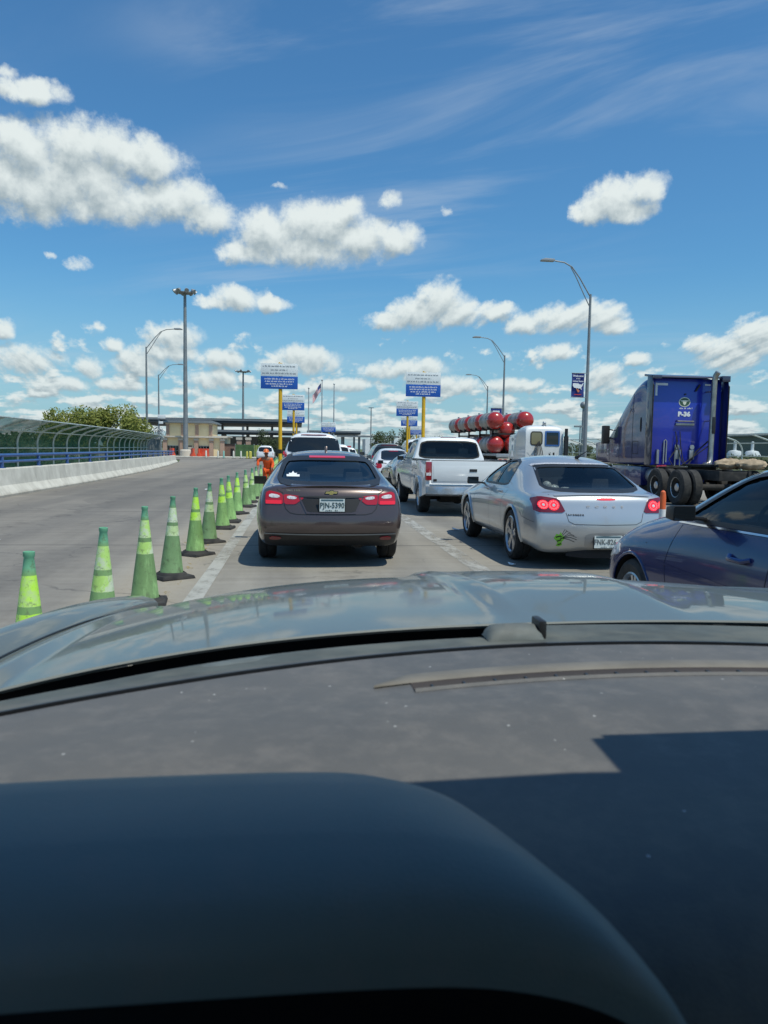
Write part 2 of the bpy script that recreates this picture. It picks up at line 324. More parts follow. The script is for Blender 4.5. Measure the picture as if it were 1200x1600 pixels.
# ------------------------------------------------------------------ mesh helpers
class MB:
    def __init__(s): s.bm = bmesh.new(); s.mi = 0
    def _f(s, vs):
        try:
            f = s.bm.faces.new(vs); f.material_index = s.mi; return f
        except ValueError: return None
    def box(s, x0, x1, y0, y1, z0, z1, mi=None, xf=None):
        if mi is not None: s.mi = mi
        vs = [Vector((x, y, z)) for x in (x0, x1) for y in (y0, y1) for z in (z0, z1)]
        if xf: vs = [xf @ v for v in vs]
        v = [s.bm.verts.new(p) for p in vs]
        for q in ((0, 1, 3, 2), (4, 6, 7, 5), (0, 4, 5, 1), (2, 3, 7, 6), (0, 2, 6, 4), (1, 5, 7, 3)): s._f([v[i] for i in q])
        return s
    def hexa(s, b, t, mi=None):
        """b and t: four points each, same order"""
        if mi is not None: s.mi = mi
        v = [s.bm.verts.new(p) for p in list(b)+list(t)]
        n = len(b)
        s._f(v[:n][::-1]); s._f(v[n:])
        for i in range(n): s._f([v[i], v[(i+1) % n], v[n+(i+1) % n], v[n+i]])
        return s
    def tube(s, pts, r, n=10, mi=None, cap=True):
        """tube along points; r a number or one per point"""
        if mi is not None: s.mi = mi
        pts = [Vector(p) for p in pts]; rs = r if isinstance(r, (list, tuple)) else [r]*len(pts)
        rings = []; ref = None
        for i, p in enumerate(pts):
            d = (pts[min(i+1, len(pts)-1)] - pts[max(i-1, 0)]).normalized()
            if ref is None: ref = d.orthogonal().normalized()
            a = (ref - d*ref.dot(d))
            a = a.normalized() if a.length > 1e-5 else d.orthogonal().normalized(); ref = a; b = d.cross(a)
            rings.append([s.bm.verts.new(p + (a*cos(2*pi*k/n) + b*sin(2*pi*k/n))*rs[i]) for k in range(n)])
        for A, B in zip(rings, rings[1:]):
            for k in range(n): s._f([A[k], A[(k+1) % n], B[(k+1) % n], B[k]])
        if cap: s._f(rings[0][::-1]); s._f(rings[-1])
        return s
    def lathe(s, prof, n=24, o=(0, 0, 0), axis='z', mi=None, cap=False):
        """prof: (radius, height) pairs turned round an axis"""
        if mi is not None: s.mi = mi
        o = Vector(o); rings = []
        for r, h in prof:
            ring = []
            for k in range(n):
                a = 2*pi*k/n; c, d = r*cos(a), r*sin(a)
                p = {'z': (c, d, h), 'x': (h, c, d), 'y': (d, h, c)}[axis]
                ring.append(s.bm.verts.new(o + Vector(p)))
            rings.append(ring)
        for A, B in zip(rings, rings[1:]):
            for k in range(n): s._f([A[k], A[(k+1) % n], B[(k+1) % n], B[k]])
        if cap: s._f(rings[0][::-1]); s._f(rings[-1])
        return s
    def prism(s, poly, lo, hi, axis='y', mi=None, o=(0, 0, 0)):
        """a flat outline pushed out along an axis; poly in the two other axes (x,z for y; y,z for x; x,y for z)"""
        if mi is not None: s.mi = mi
        o = Vector(o)
        def P(u, v, h): return o + Vector({'y': (u, h, v), 'x': (h, u, v), 'z': (u, v, h)}[axis])
        A = [s.bm.verts.new(P(u, v, lo)) for u, v in poly]; B = [s.bm.verts.new(P(u, v, hi)) for u, v in poly]
        n = len(poly)
        s._f(A[::-1]); s._f(B)
        for i in range(n): s._f([A[i], A[(i+1) % n], B[(i+1) % n], B[i]])
        return s
    def grid(s, rows, mi=None):
        if mi is not None: s.mi = mi
        V = [[s.bm.verts.new(p) for p in r] for r in rows]
        for a, b in zip(V, V[1:]):
            for i in range(len(a)-1): s._f([a[i], a[i+1], b[i+1], b[i]])
        return s
    def ball(s, c, r, nu=14, nv=9, mi=None, sc=(1, 1, 1)):
        prof = [(max(1e-4, r*sin(pi*i/nv)), -r*cos(pi*i/nv)) for i in range(nv+1)]
        if mi is not None: s.mi = mi
        st = len(s.bm.verts); s.bm.verts.ensure_lookup_table()
        s.lathe([(a, b) for a, b in prof], nu)
        s.bm.verts.ensure_lookup_table()
        for v in s.bm.verts[st:]: v.co = Vector((v.co.x*sc[0], v.co.y*sc[1], v.co.z*sc[2])) + Vector(c)
        return s
    def build(s, name, mats, parent=None, smooth=35, bevel=0, loc=None, weld=True, solid=0):
        bm = s.bm
        if weld: bmesh.ops.remove_doubles(bm, verts=bm.verts, dist=1e-5)
        if solid:
            bmesh.ops.recalc_face_normals(bm, faces=bm.faces)
            bmesh.ops.solidify(bm, geom=bm.faces[:], thickness=solid)
        bmesh.ops.recalc_face_normals(bm, faces=bm.faces)
        if bevel:
            es = [e for e in bm.edges if len(e.link_faces) == 2 and e.calc_face_angle(0) > R(40)]
            bmesh.ops.bevel(bm, geom=es, offset=bevel, segments=2, affect='EDGES', profile=0.6, clamp_overlap=True)
        me = bpy.data.meshes.new(name); bm.to_mesh(me); bm.free()
        return link(name, me, mats, parent, smooth, loc)

def link(name, me, mats, parent=None, smooth=35, loc=None):
    if not isinstance(mats, (list, tuple)): mats = [mats]
    for i, m in enumerate(mats):
        m = M[m] if isinstance(m, str) else m
        if i < len(me.materials): me.materials[i] = m
        else: me.materials.append(m)
    if smooth:
        me.polygons.foreach_set('use_smooth', [True]*len(me.polygons))
        me.set_sharp_from_angle(angle=R(smooth))
    o = bpy.data.objects.new(name, me); COL.objects.link(o)
    if parent: o.parent = parent
    if loc: o.location = loc
    return o

def tag(o, label, cat=None, group=None, kind=None):
    if label: o['label'] = label
    if cat: o['category'] = cat
    if group: o['group'] = group
    if kind: o['kind'] = kind
    return o

def thing(name, label, cat, loc=(0, 0, 0), rz=0.0, group=None):
    o = bpy.data.objects.new(name, None); COL.objects.link(o); o.empty_display_size = 0.3
    o.location = loc; o.rotation_euler = (0, 0, rz)
    return tag(o, label, cat, group)

def holder(name, parent, loc=(0, 0, 0)):
    o = bpy.data.objects.new(name, None); COL.objects.link(o); o.parent = parent; o.location = loc; o.empty_display_size = 0.1
    return o

def structure(o): o['kind'] = 'structure'; return o

def copy_tree(o, parent=None):
    c = o.copy(); COL.objects.link(c)
    if parent: c.parent = parent
    for ch in [x for x in bpy.data.objects if x.parent == o]: copy_tree(ch, c)
    return c

def text_mesh(s, size, depth=0.002, align='CENTER', bold=0.0):
    cu = bpy.data.curves.new('lettering', 'FONT'); cu.body = s; cu.size = size; cu.extrude = depth; cu.align_x = align; cu.align_y = 'CENTER'; cu.offset = bold; cu.resolution_u = 2
    ob = bpy.data.objects.new('lettering', cu); COL.objects.link(ob)
    dg = bpy.context.evaluated_depsgraph_get()
    me = bpy.data.meshes.new_from_object(ob.evaluated_get(dg)); bpy.data.objects.remove(ob); bpy.data.curves.remove(cu)
    return me

def lettering(name, s, size, mats, parent, loc, rot=(pi/2, 0, 0), sx=1.0, depth=0.002, bold=0.0):
    """upright letters facing -y unless turned"""
    o = link(name, text_mesh(s, size, depth, bold=bold), mats, parent, 0)
    o.location = loc; o.rotation_euler = rot; o.scale = (sx, 1, 1)
    return o

def rounded(poly, it=2, k=0.25):
    for _ in range(it):
        q = []
        for i in range(len(poly)):
            a, b = poly[i], poly[(i+1) % len(poly)]
            q.append((a[0]+(b[0]-a[0])*k, a[1]+(b[1]-a[1])*k)); q.append((a[0]+(b[0]-a[0])*(1-k), a[1]+(b[1]-a[1])*(1-k)))
        poly = q
    return poly

def lerp(a, b, t): return a+(b-a)*t
def interp(x, xs, ys):
    if x <= xs[0]: return ys[0]
    for i in range(len(xs)-1):
        if x <= xs[i+1]: return lerp(ys[i], ys[i+1], (x-xs[i])/(xs[i+1]-xs[i]))
    return ys[-1]

# ================================================================== SETTING
gm = MB(); gm.grid([[(-900+i*100, -300+j*100, -0.06) for i in range(19)] for j in range(19)])
structure(gm.build('ground', 'ground', smooth=0))
def sheet(name, x0, x1, y0, y1, z, m, nx=2, ny=2):
    b = MB(); b.grid([[(lerp(x0, x1, i/nx), lerp(y0, y1, j/ny), z) for i in range(nx+1)] for j in range(ny+1)])
    return structure(b.build(name, m, smooth=0))
# the bridge deck follows the parapet on the left
WY = [-8, 22, 32, 45, 58, 71, 84]; WX = [-8.0, -8.0, -8.05, -8.55, -9.55, -10.8, -12.6]
def wallx(y): return interp(y, WY, WX)
b = MB(); rows = []
for y in (-8, 22, 32, 45, 58, 71, 84, 96, 130, 200):
    xl = wallx(y) + 0.05 if y <= 84 else (-30 if y < 130 else -40)
    rows.append([(lerp(xl, 20.5, i/6), y, 0.0) for i in range(7)])
b.grid(rows); structure(b.build('road', 'road', smooth=0))

def marking(name, x, w, y0, y1, m, z=0.004, bend=0.0):
    b = MB(); n = 24
    b.grid([[(x-w/2+bend*max(0, y-30)**2, y, z) for y in [lerp(y0, y1, i/n) for i in range(n+1)]], [(x+w/2+bend*max(0, y-30)**2, y, z) for y in [lerp(y0, y1, i/n) for i in range(n+1)]]])
    return structure(b.build(name, m, smooth=0))
marking('road_marking', -1.0, 0.17, 1.0, 90, 'white_paint')
marking('road_marking', 2.26, 0.24, 1.0, 90, 'white_paint2', bend=0.0006)
marking('road_marking', 5.75, 0.16, 1.0, 90, 'white_paint', bend=0.0009)
marking('road_marking', 8.3, 0.16, 1.0, 90, 'white_paint', bend=0.0009)
marking('road_marking', -1.33, 0.14, 1.0, 60, 'yellow_paint')
marking('road_marking', -1.72, 0.14, 1.0, 60, 'yellow_paint')

# ---- concrete parapet with a sloped toe
prof = [(0.06, 0.0), (0.06, 0.06), (-0.10, 0.30), (-0.17, 0.74), (-0.19, 0.77), (-0.42, 0.77), (-0.44, 0.74), (-0.46, 0.0)]
b = MB(); Ys = [-8+i*1.5 for i in range(int(79/1.5)+1)]
rows = [[(wallx(y)+px, y, pz if pz < 0.2 else pz*lerp(1.0, 0.8, max(0, (y-45)/26))) for px, pz in prof] for y in Ys]
b.grid(rows); b._f([b.bm.verts.new(p) for p in rows[-1]]); b._f([b.bm.verts.new(p) for p in rows[0]])
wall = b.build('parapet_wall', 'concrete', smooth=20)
tag(wall, 'long pale concrete parapet wall with sloped foot along the left road edge', 'wall')
b = MB()
for y in [2.6+k*9.1 for k in range(7)]:
    pts = [(wallx(y)+px+0.002, pz) for px, pz in prof[1:5]]
    for (a, z0), (c, z1) in zip(pts, pts[1:]):
        b._f([b.bm.verts.new(p) for p in ((a+.002, y, z0), (a+.002, y+.010, z0), (c+.002, y+.010, z1), (c+.002, y, z1))])
b.build('expansion_joint', 'seam', wall, smooth=0)

M['blue_steel'] = mat('blue_painted_steel', (0.035, 0.105, 0.30), 0.4, var=0.15, scale=3)
rail = thing('blue_railing', 'low blue two-bar steel railing on top of the concrete parapet', 'railing', (-8.3, 0, 0.77))
off = Vector((8.3, 0, -0.77))
Yr = [6+i*2 for i in range(33)]
for h, r in ((1.13, 0.05), (0.95, 0.04)):
    MB().tube([Vector((wallx(y)-0.31, y, h*lerp(1, .85, max(0, (y-45)/26))))+off for y in Yr], r, 8).build('rail', 'blue_steel', rail)
pm = None
for k in range(20):
    y = 7+k*3.15; s = lerp(1, .85, max(0, (y-45)/26))
    if pm is None:
        q = MB(); q.box(-0.035, 0.035, -0.07, 0.07, 0, 0.36); q.box(-0.08, 0.08, -0.1, 0.1, 0, 0.02); pm = q.build('post', 'blue_steel', rail, bevel=0.006)
        o = pm
    else:
        o = pm.copy(); COL.objects.link(o); o.parent = rail
    o.location = Vector((wallx(y)-0.31, y, 0.765*s))+off

# ---- curved pedestrian fences: posts bent over towards the road, rails and green mesh
def mesh_material(name, col, a0, a1):
    m, t, bb = principled(name)
    co = t.new('ShaderNodeTexCoord').outputs['Object']
    n = t.noise(co, 0.8, 4, 0.6); n2 = t.noise(co, 7, 4, 0.7)
    t.put(bb.inputs['Base Color'], t.mix(n2, tuple(c*0.6 for c in col), tuple(c*1.35 for c in col)))
    t.put(bb.inputs['Alpha'], t.ramp(t.math('ADD', n, t.math('MULTIPLY', n2, 0.4)), 0.45, 0.95, a0, a1)); bb.inputs['Roughness'].default_value = 0.9; bb.inputs['Specular IOR Level'].default_value = 0.0
    return m
M['green_mesh'] = mesh_material('green_privacy_mesh', (0.058, 0.155, 0.100), 0.62, 0.86)
M['wire_mesh'] = mesh_material('grey_chain_link', (0.12, 0.15, 0.13), 0.16, 0.30)
M['fence_steel'] = mat('pale_fence_steel', (0.50, 0.56, 0.52), 0.5, metal=0.3, var=0.15)
def fence_prof(side):
    pts = [(0, 0), (0, 1.0), (0, 1.62)]
    for a in range(10, 71, 12): pts.append((0.62*(1-cos(R(a)))*1.0, 1.62+0.62*sin(R(a))))
    x, z = pts[-1]; pts += [(x+0.45, z+0.14), (x+0.75, z+0.23)]
    return [(side*x, z) for x, z in pts]
def curved_fence(path, side, base, label, meshm, zb=0.0, rail_hs=(1.45,)):
    """path: function y -> x of the posts; side +1 bends to +x"""
    f = thing('curved_fence', label, 'fence', (path(base[0]), base[0], zb))
    o0 = Vector((path(base[0]), base[0], zb))
    pr = fence_prof(side)
    q = MB(); n = int((base[1]-base[0])/1.1)+1
    ys = [lerp(base[0], base[1], i/n) for i in range(n+1)]
    q.grid([[Vector((path(y)+px-side*0.045, y, zb+pz))-o0 for px, pz in pr] for y in ys]); q.build('mesh_panel', meshm, f)
    post = None; y = base[0]
    while y <= base[1]:
        if post is None:
            post = MB().tube([(px, 0, pz) for px, pz in pr], 0.038, 8).build('post', 'fence_steel', f); o = post
        else:
            o = post.copy(); COL.objects.link(o); o.parent = f
        o.location = Vector((path(y), y, zb))-o0
        y += base[2]
    for px, pz in [(0, h) for h in rail_hs] + [(pr[6][0], pr[6][1]), (pr[-1][0], pr[-1][1]), (0, 0.55)]:
        MB().tube([Vector((path(y)+px, y, zb+pz))-o0 for y in ys], 0.026, 6).build('rail', 'fence_steel', f)
    return f
curved_fence(lambda y: wallx(y)-2.15, 1, (16.2, 66, 2.2), 'curved steel fence with green mesh leaning over behind the parapet wall', 'green_mesh', zb=-0.15)
curved_fence(lambda y: 21.5, -1, (12, 92, 2.6), 'curved chain-link fence beyond the blue truck on the right road edge', 'wire_mesh', zb=-0.05)
sheet('sidewalk', -10.9, -8.4, -8, 45, 0.15-0.16, 'concrete')
b = MB(); b.box(-0.6, 0.6, 0, 60, 0, 0.32); o = b.build('kerb', 'concrete', loc=(21.4, -2, 0), bevel=0.03); structure(o)

# ---- poles
M['lamp_grey'] = mat('lamp_head_grey', (0.33, 0.34, 0.35), 0.45, metal=0.3)
def davit(x, y, h, reach, rise, side, label, r=0.11, zb=0.0):
    t = thing('street_lamp', label, 'street lamp', (x, y, zb), group='davit street lamps along the bridge')
    MB().tube([(0, 0, 0), (0, 0, h*0.5), (0, 0, h+0.15)], [r, r*0.8, r*0.55], 10).build('pole', 'pole', t)
    q = MB(); q.box(-.22, .22, -.22, .22, 0, 0.04); q.box(-.15, .15, -.15, .15, .04, .3); q.build('base_plate', 'pole', t, bevel=0.02)
    a = MB(); s = side
    up_ = [(0, 0, h), (s*reach*.30, 0, h+rise*.55), (s*reach*.52, 0, h+rise*.87), (s*reach*.72, 0, h+rise*.99), (s*reach, 0, h+rise*1.03)]
    a.tube(up_, 0.035, 8)
    a.tube([(0, 0, h-0.55), (s*reach*.20, 0, h+rise*.12), (s*reach*.42, 0, h+rise*.62), (s*reach*.55, 0, h+rise*.86)], 0.028, 8)
    a.build('arm', 'pole', t)
    q = MB(); X = s*reach
    q.prism([(X, h+rise*1.03-.05), (X, h+rise*1.03+.07), (X+s*.5, h+rise*1.03+.09), (X+s*.72, h+rise*1.03+.02), (X+s*.70, h+rise*1.03-.05)], -.15, .15)
    q.build('lamp_head', 'lamp_grey', t, bevel=0.02)
    return t
davit(15.3, 40, 9.65, 2.05, 1.75, -1, 'tall grey street lamp carrying the blue banner, right of the white cab')
davit(18.0, 67, 9.7, 2.2, 1.6, -1, 'grey street lamp rising behind the red tanks, arm bent left', r=0.12)
davit(24.2, 98, 9.6, 2.2, 1.5, -1, 'small distant street lamp just right of the yellow sign post', r=0.13)
davit(-13.3, 70, 9.9, 2.4, 1.7, 1, 'grey street lamp at the end of the green fence, arm bent right', r=0.12)
davit(-17.0, 97, 9.9, 2.3, 1.4, 1, 'fainter street lamp with camera box between fence lamp and floodlight mast', r=0.12)
def mast(x, y, h, n, label, zb=0, rr=1.0):
    t = thing('floodlight_mast', label, 'light mast', (x, y, zb), group='high floodlight masts')
    MB().tube([(0, 0, 0), (0, 0, h)], [0.34, 0.18], 12).build('pole', 'pole', t)
    q = MB(); q.lathe([(0.1, h-0.25), (rr*.85, h-.2), (rr*.85, h-.1), (0.1, h-.05)], 20); q.build('head_ring', 'pole', t)
    for k in range(n):
        a = 2*pi*k/n+0.3; c = Vector((cos(a)*rr, sin(a)*rr, h+0.05)); d = Vector((cos(a), sin(a), -0.75)).normalized()
        l = MB(); l.tube([c - d*0.25, c, c + d*0.22], [0.13, 0.24, 0.3], 10); l.tube([(cos(a)*rr*.5, sin(a)*rr*.5, h-.1), c], 0.05, 6); l.build('floodlight', 'lamp_grey', t)
    return t
mast(-14.8, 104, 21.4, 8, 'very tall floodlight mast in front of the cream building', rr=1.25)
mast(-13.4, 190, 19.6, 6, 'distant floodlight mast above the dark canopy roof', rr=1.7)
# camera box on the second left lamp pole
q = MB(); q.box(-.1, .75, -.25, .25, 4.75, 5.2); q.box(0, .5, -.2, .2, 4.1, 4.4)
cb = q.build('camera_box', mat('white_metal', (0.75, 0.77, 0.78), 0.4), [o for o in bpy.data.objects if o.name.startswith('street_lamp') and abs(o.location.x+17) < .1][0], bevel=0.03)
def thin_pole(x, y, h, label, r=0.07, cap=True):
    t = thing('utility_pole', label, 'pole', (x, y, 0)); q = MB(); q.tube([(0, 0, 0), (0, 0, h)], [r, r*.7], 8); q.build('pole', 'pole', t)
    q = MB(); q.box(-.5, .5, -.06, .06, h-.15, h-.02) if cap else q.ball((0, 0, h), r*2); q.build('crossarm' if cap else 'finial', 'pole', t)
thin_pole(22.5, 60, 3.6, 'thin grey pole with a crossarm behind the right fence, under the banner')
thin_pole(25.0, 66, 5.6, 'stouter short grey pole behind the fence between banner lamp and truck', r=0.16, cap=False)
thin_pole(14.0, 150, 9.5, 'very thin pole among the trees right of the canopy gantry', r=0.13)
thin_pole(46, 96, 6.5, 'thin power pole above the field at the right picture edge', r=0.12)

# ---- banner on the first right lamp
M['banner_blue'] = mat('navy_banner_cloth', (0.014, 0.035, 0.19), 0.75, var=0.08)
M['white_print'] = mat('white_print', (0.80, 0.82, 0.83), 0.6)
M['red_print'] = mat('red_print', (0.55, 0.05, 0.05), 0.6)
M['orange_print'] = mat('orange_print', (0.62, 0.20, 0.09), 0.6)
bn = thing('street_banner', 'navy banner with white country map hung on the tall grey lamp pole', 'banner', (14.76, 39.95, 5.02))
q = MB(); rows = []
for i in range(9):
    u = i/8; rows.append([(lerp(-.40, .40, u), 0.03*sin(u*5+v*.8), lerp(-.72, .72, v/8)) for v in range(9)])
q.grid(rows); q.build('cloth', 'banner_blue', bn, solid=0.006)
for zz in (.74, -.74): q = MB(); q.tube([(-.42, 0, zz), (.58, 0, zz)], .02, 8); q.build('bracket', 'pole', bn)
lettering('lettering', 'Welcome', 0.17, 'white_print', bn, (0, -.05, .56), bold=.004)
lettering('lettering', 'to the', 0.10, 'white_print', bn, (0, -.05, .40), bold=.003)
lettering('lettering', 'United States', 0.125, 'white_print', bn, (0, -.05, .24), bold=.003)
mp = [(-.33, .10), (-.28, .12), (-.1, .11), (.02, .10), (.08, .05), (.12, .06), (.2, .02), (.25, .07), (.31, .13), (.35, .10), (.30, .02), (.27, -.06), (.22, -.12), (.2, -.17), (.24, -.26), (.21, -.28), (.16, -.2), (.07, -.2), (.02, -.21), (-.05, -.27), (-.09, -.20), (-.16, -.17), (-.26, -.15), (-.34, -.03)]
MB().prism(mp, -.062, -.05).build('map_print', 'white_print', bn, smooth=0)
MB().prism([(-.12, -.2), (.0, -.18), (.02, -.27), (.10, -.33), (.08, -.42), (.0, -.44), (-.06, -.34)], -.062, -.05).build('lower_map_print', 'orange_print', bn, smooth=0)
MB().box(-.24, .22, -.062, -.05, -.60, -.55).build('bottom_stripe', 'red_print', bn, smooth=0)
bn.scale = (.86, .86, .86)
# a second banner far along
b2 = thing('street_banner', 'small far-off navy banner above the red tanks', 'banner', (17.35, 66.9, 4.4))
q = MB(); q.box(-.5, .5, -.01, .01, -.8, .8); q.build('cloth', 'banner_blue', b2)
MB().prism(mp, -.03, -.02).build('map_print', 'white_print', b2, smooth=0)
MB().box(-.3, .3, -.03, -.02, .45, .6).build('top_stripe', 'white_print', b2, smooth=0)
for zz in (.82, -.82): q = MB(); q.tube([(-.5, 0, zz), (.62, 0, zz)], .03, 8); q.build('bracket', 'pole', b2)

# ---- queue signs on yellow posts
M['yellow'] = mat('yellow_painted_post', (0.72, 0.42, 0.015), 0.45, var=0.1, scale=2)
M['sign_white'] = mat('sign_white_sheet', (0.74, 0.78, 0.78), 0.5, var=0.03)
M['sign_blue'] = mat('sign_blue_sheet', (0.012, 0.095, 0.42), 0.45, var=0.05)
M['sign_ink'] = mat('sign_dark_ink', (0.16, 0.20, 0.24), 0.6)
def word_line(q, x0, x1, z, h, y, r):
    x = x0
    while x < x1:
        w = r.uniform(.05, .17)
        if x+w > x1: w = x1-x
        # letters of one word: short strokes of uneven height
        k = x
        while k < x+w-0.008:
            hh = h*r.choice((.62, .66, .7, 1.0)); q.box(k, k+.013, y-.002, y, z-h*.5, z-h*.5+hh); k += .021
        x += w+.035
def queue_sign(x, y, top, label, grp, seed, lean=0.0):
    t = thing('queue_sign', label, 'sign', (x, y, 0), group=grp)
    W = 1.65; r = random.Random(seed)
    MB().tube([(0.05, 0.09, 0), (0.05, 0.09, top+.03)], .085, 14).build('post', 'yellow', t)
    q = MB(); q.box(-W/2, W/2, -.02, .0, top-.56, top); q.build('white_panel', 'sign_white', t, bevel=.004)
    q = MB(); q.box(-W/2, W/2, -.02, .0, top-1.13, top-.57); q.build('blue_panel', 'sign_blue', t, bevel=.004)
    for zz in (.2, .95): q = MB(); q.box(-.5, .5, 0.001, .03, top-zz, top-zz+.05); q.build('bracket', 'galv', t)
    q = MB(); word_line(q, -.74, .74, top-.12, .075, -.021, r); word_line(q, -.38, .36, top-.285, .065, -.021, r); word_line(q, -.76, .74, top-.43, .075, -.021, r); q.build('lettering', 'sign_ink', t, smooth=0)
    q = MB(); word_line(q, -.66, .66, top-.68, .075, -.021, r); word_line(q, -.64, .64, top-.79, .075, -.021, r); word_line(q, -.6, .6, top-.90, .075, -.021, r); word_line(q, -.35, .34, top-1.0, .075, -.021, r); q.build('lettering', 'white_print', t, smooth=0)
    q = MB(); q.prism([(-.05, top), (.05, top), (.02, top+.06), (-.02, top+.06)], -.01, .0); q.build('top_tab', 'yellow', t)
    return t
queue_sign(-.88, 35.2, 5.22, 'white over blue sign, largest of the left row, on yellow post by cones', 'white and blue queue signs', 1)
queue_sign(-.42, 57, 5.32, 'white over blue sign, second of the left row, half behind the largest', 'white and blue queue signs', 2)
queue_sign(-.27, 73.5, 4.95, 'white over blue sign, third and small, low behind the left row', 'white and blue queue signs', 3)
queue_sign(3.45, 90, 4.45, 'white over blue sign just above the white SUV roof', 'white and blue queue signs', 4)
queue_sign(5.80, 36, 5.08, 'white over blue sign, largest of the right row, above the white pickup', 'white and blue queue signs', 5)
queue_sign(8.15, 58, 5.1, 'white over blue sign, second of the right row, left of the largest', 'white and blue queue signs', 6)
queue_sign(10.9, 76, 4.9, 'white over blue sign, third of the right row, under the second one', 'white and blue queue signs', 7)
queue_sign(15.0, 98, 4.5, 'white over blue sign, lowest and smallest of the right row', 'white and blue queue signs', 8)

# ---- flagpoles
def flagpole(x, y, h, label):
    t = thing('flagpole', label, 'flagpole', (x, y, 0)); MB().tube([(0, 0, 0), (0, 0, h)], [.12, .06], 10).build('pole', 'galv', t)
    MB().ball((0, 0, h+.1), .13, 10, 7).build('finial', 'galv', t); q = MB(); q.box(-.3, .3, -.3, .3, 0, .25); q.build('footing', 'concrete', t, bevel=.02)
    return t
flagpole(3.25, 110, 10.9, 'flagpole carrying the striped flag'); flagpole(1.35, 108, 9.6, 'bare thin flagpole left of the flag'); flagpole(4.95, 110, 10.4, 'bare flagpole right of the flag')
M['flag_red'] = mat('flag_red', (0.50, 0.04, 0.06), 0.8); M['flag_white'] = mat('flag_white', (0.72, 0.72, 0.74), 0.8); M['flag_blue'] = mat('flag_blue', (0.03, 0.05, 0.20), 0.8)
fl = thing('national_flag', 'red and white striped flag hanging limp on the middle flagpole', 'flag', (3.2, 109.9, 9.4))
def flag_pt(u, v):   # limp in little wind: sags down to the left
    return Vector((-0.12-1.15*u, .14*sin(u*9+v*2), 1.15-1.75*u**1.1 - v*1.15 + .08*sin(u*7)))
q = MB(); n = 13
for k in range(n):
    q.mi = k % 2
    for i in range(10):
        u0_, u1_ = i/10, (i+1)/10
        if k < 7 and i < 4: q.mi = 2
        else: q.mi = k % 2
        q._f([q.bm.verts.new(flag_pt(a, c)) for a, c in ((u0_, k/n), (u1_, k/n), (u1_, (k+1)/n), (u0_, (k+1)/n))])
q.build('cloth', ['flag_red', 'flag_white', 'flag_blue'], fl)
MB().tube([(-.12, 0, 1.2), (-.12, 0, -.6)], .02, 6).build('halyard', 'galv', fl)

# ---- port of entry building
M['cream'] = mat('cream_stucco', (0.84, 0.69, 0.42), 0.85, var=0.07, scale=1)
def brick_material(name, a, bcol, mortar, scale):
    m, t, bb = principled(name)
    br = t.new('ShaderNodeTexBrick'); br.inputs['Scale'].default_value = scale; br.inputs['Color1'].default_value = (*a, 1); br.inputs['Color2'].default_value = (*bcol, 1); br.inputs['Mortar'].default_value = (*mortar, 1)
    br.inputs['Mortar Size'].default_value = .012; br.inputs['Brick Width'].default_value = .24; br.inputs['Row Height'].default_value = .08
    co = t.new('ShaderNodeTexCoord').outputs['Object']; x, y, z = t.sep(co)
    t.put(br.inputs['Vector'], t.comb(t.math('ADD', x, y), z)); t.put(bb.inputs['Base Color'], br.outputs['Color']); bb.inputs['Roughness'].default_value = .9
    return m
M['brick'] = brick_material('tan_brick', (0.36, 0.20, 0.13), (0.44, 0.27, 0.19), (0.46, 0.38, 0.32), 1.0)
M['brown_brick'] = brick_material('brown_brick', (0.17, 0.085, 0.065), (0.22, 0.12, 0.09), (0.25, 0.19, 0.16), 1.0)
M['roof_grey'] = mat('grey_metal_roof', (0.22, 0.24, 0.25), 0.5, metal=0.3, var=0.1)
M['roof_dark'] = mat('dark_canopy_steel', (0.045, 0.052, 0.055), 0.5, metal=0.3, var=0.15, scale=.6)
M['pale_trim'] = mat('pale_stone_trim', (0.55, 0.50, 0.42), 0.8, var=0.08)
bd = thing('customs_building', 'cream and brick customs building behind the tall floodlight mast', 'building', (-14, 108, 0))
q = MB(); q.box(-3.8, 2.0, 0, 9, 0, 4.55); q.box(-3.8, 3.95, -2.2, -.01, 0, 2.55); q.box(2.02, 3.95, 0, 8, 0, 2.7); q.build('wall', 'cream', bd, smooth=0)
q = MB(); q.box(-4.3, 2.5, -.7, 9.5, 4.56, 4.80); q.box(-4.0, 2.2, -.4, 9.2, 4.80, 4.95); q.build('roof', 'roof_grey', bd, bevel=.02)
q = MB(); q.box(-4.0, 4.35, -2.75, .0, 2.56, 2.78); q.box(2.2, 4.3, .02, 8, 2.72, 2.9); q.build('lower_roof', 'pale_trim', bd, bevel=.02)
for x in (-3.75, -1.75, .15, 2.0):
    q = MB(); q.box(x-.22, x+.22, -.12, .15, 2.8, 4.5); q.build('upper_pilaster', 'brick', bd, smooth=0)
    q = MB(); q.box(x-.3, x+.3, -.18, .2, 4.36, 4.55); q.build('capital', 'pale_trim', bd, smooth=0)
for x in (-3.75, -1.7, .35, 2.35, 3.8):
    q = MB(); q.box(x-.27, x+.27, -2.5, -2.21, 0, 2.2); q.build('brick_column', 'brick', bd, smooth=0)
    q = MB(); q.box(x-.33, x+.33, -2.58, -2.21, 2.2, 2.5); q.build('column_capital', 'pale_trim', bd, smooth=0)
for x in (-2.72, .95+.35):
    q = MB(); q.box(x-.75, x+.75, -2.26, -2.215, .25, 1.45); w_ = q.build('window', 'dark_glass', bd, smooth=0)
    q = MB()
    for i in range(5): q.box(x-.75+i*.375-.02, x-.75+i*.375+.02, -2.29, -2.262, .25, 1.45)
    for i in range(3): q.box(x-.75, x+.75, -2.285, -2.263, .25+i*.6-.02, .25+i*.6+.02)
    q.build('window_frame', 'lamp_grey', w_, smooth=0)
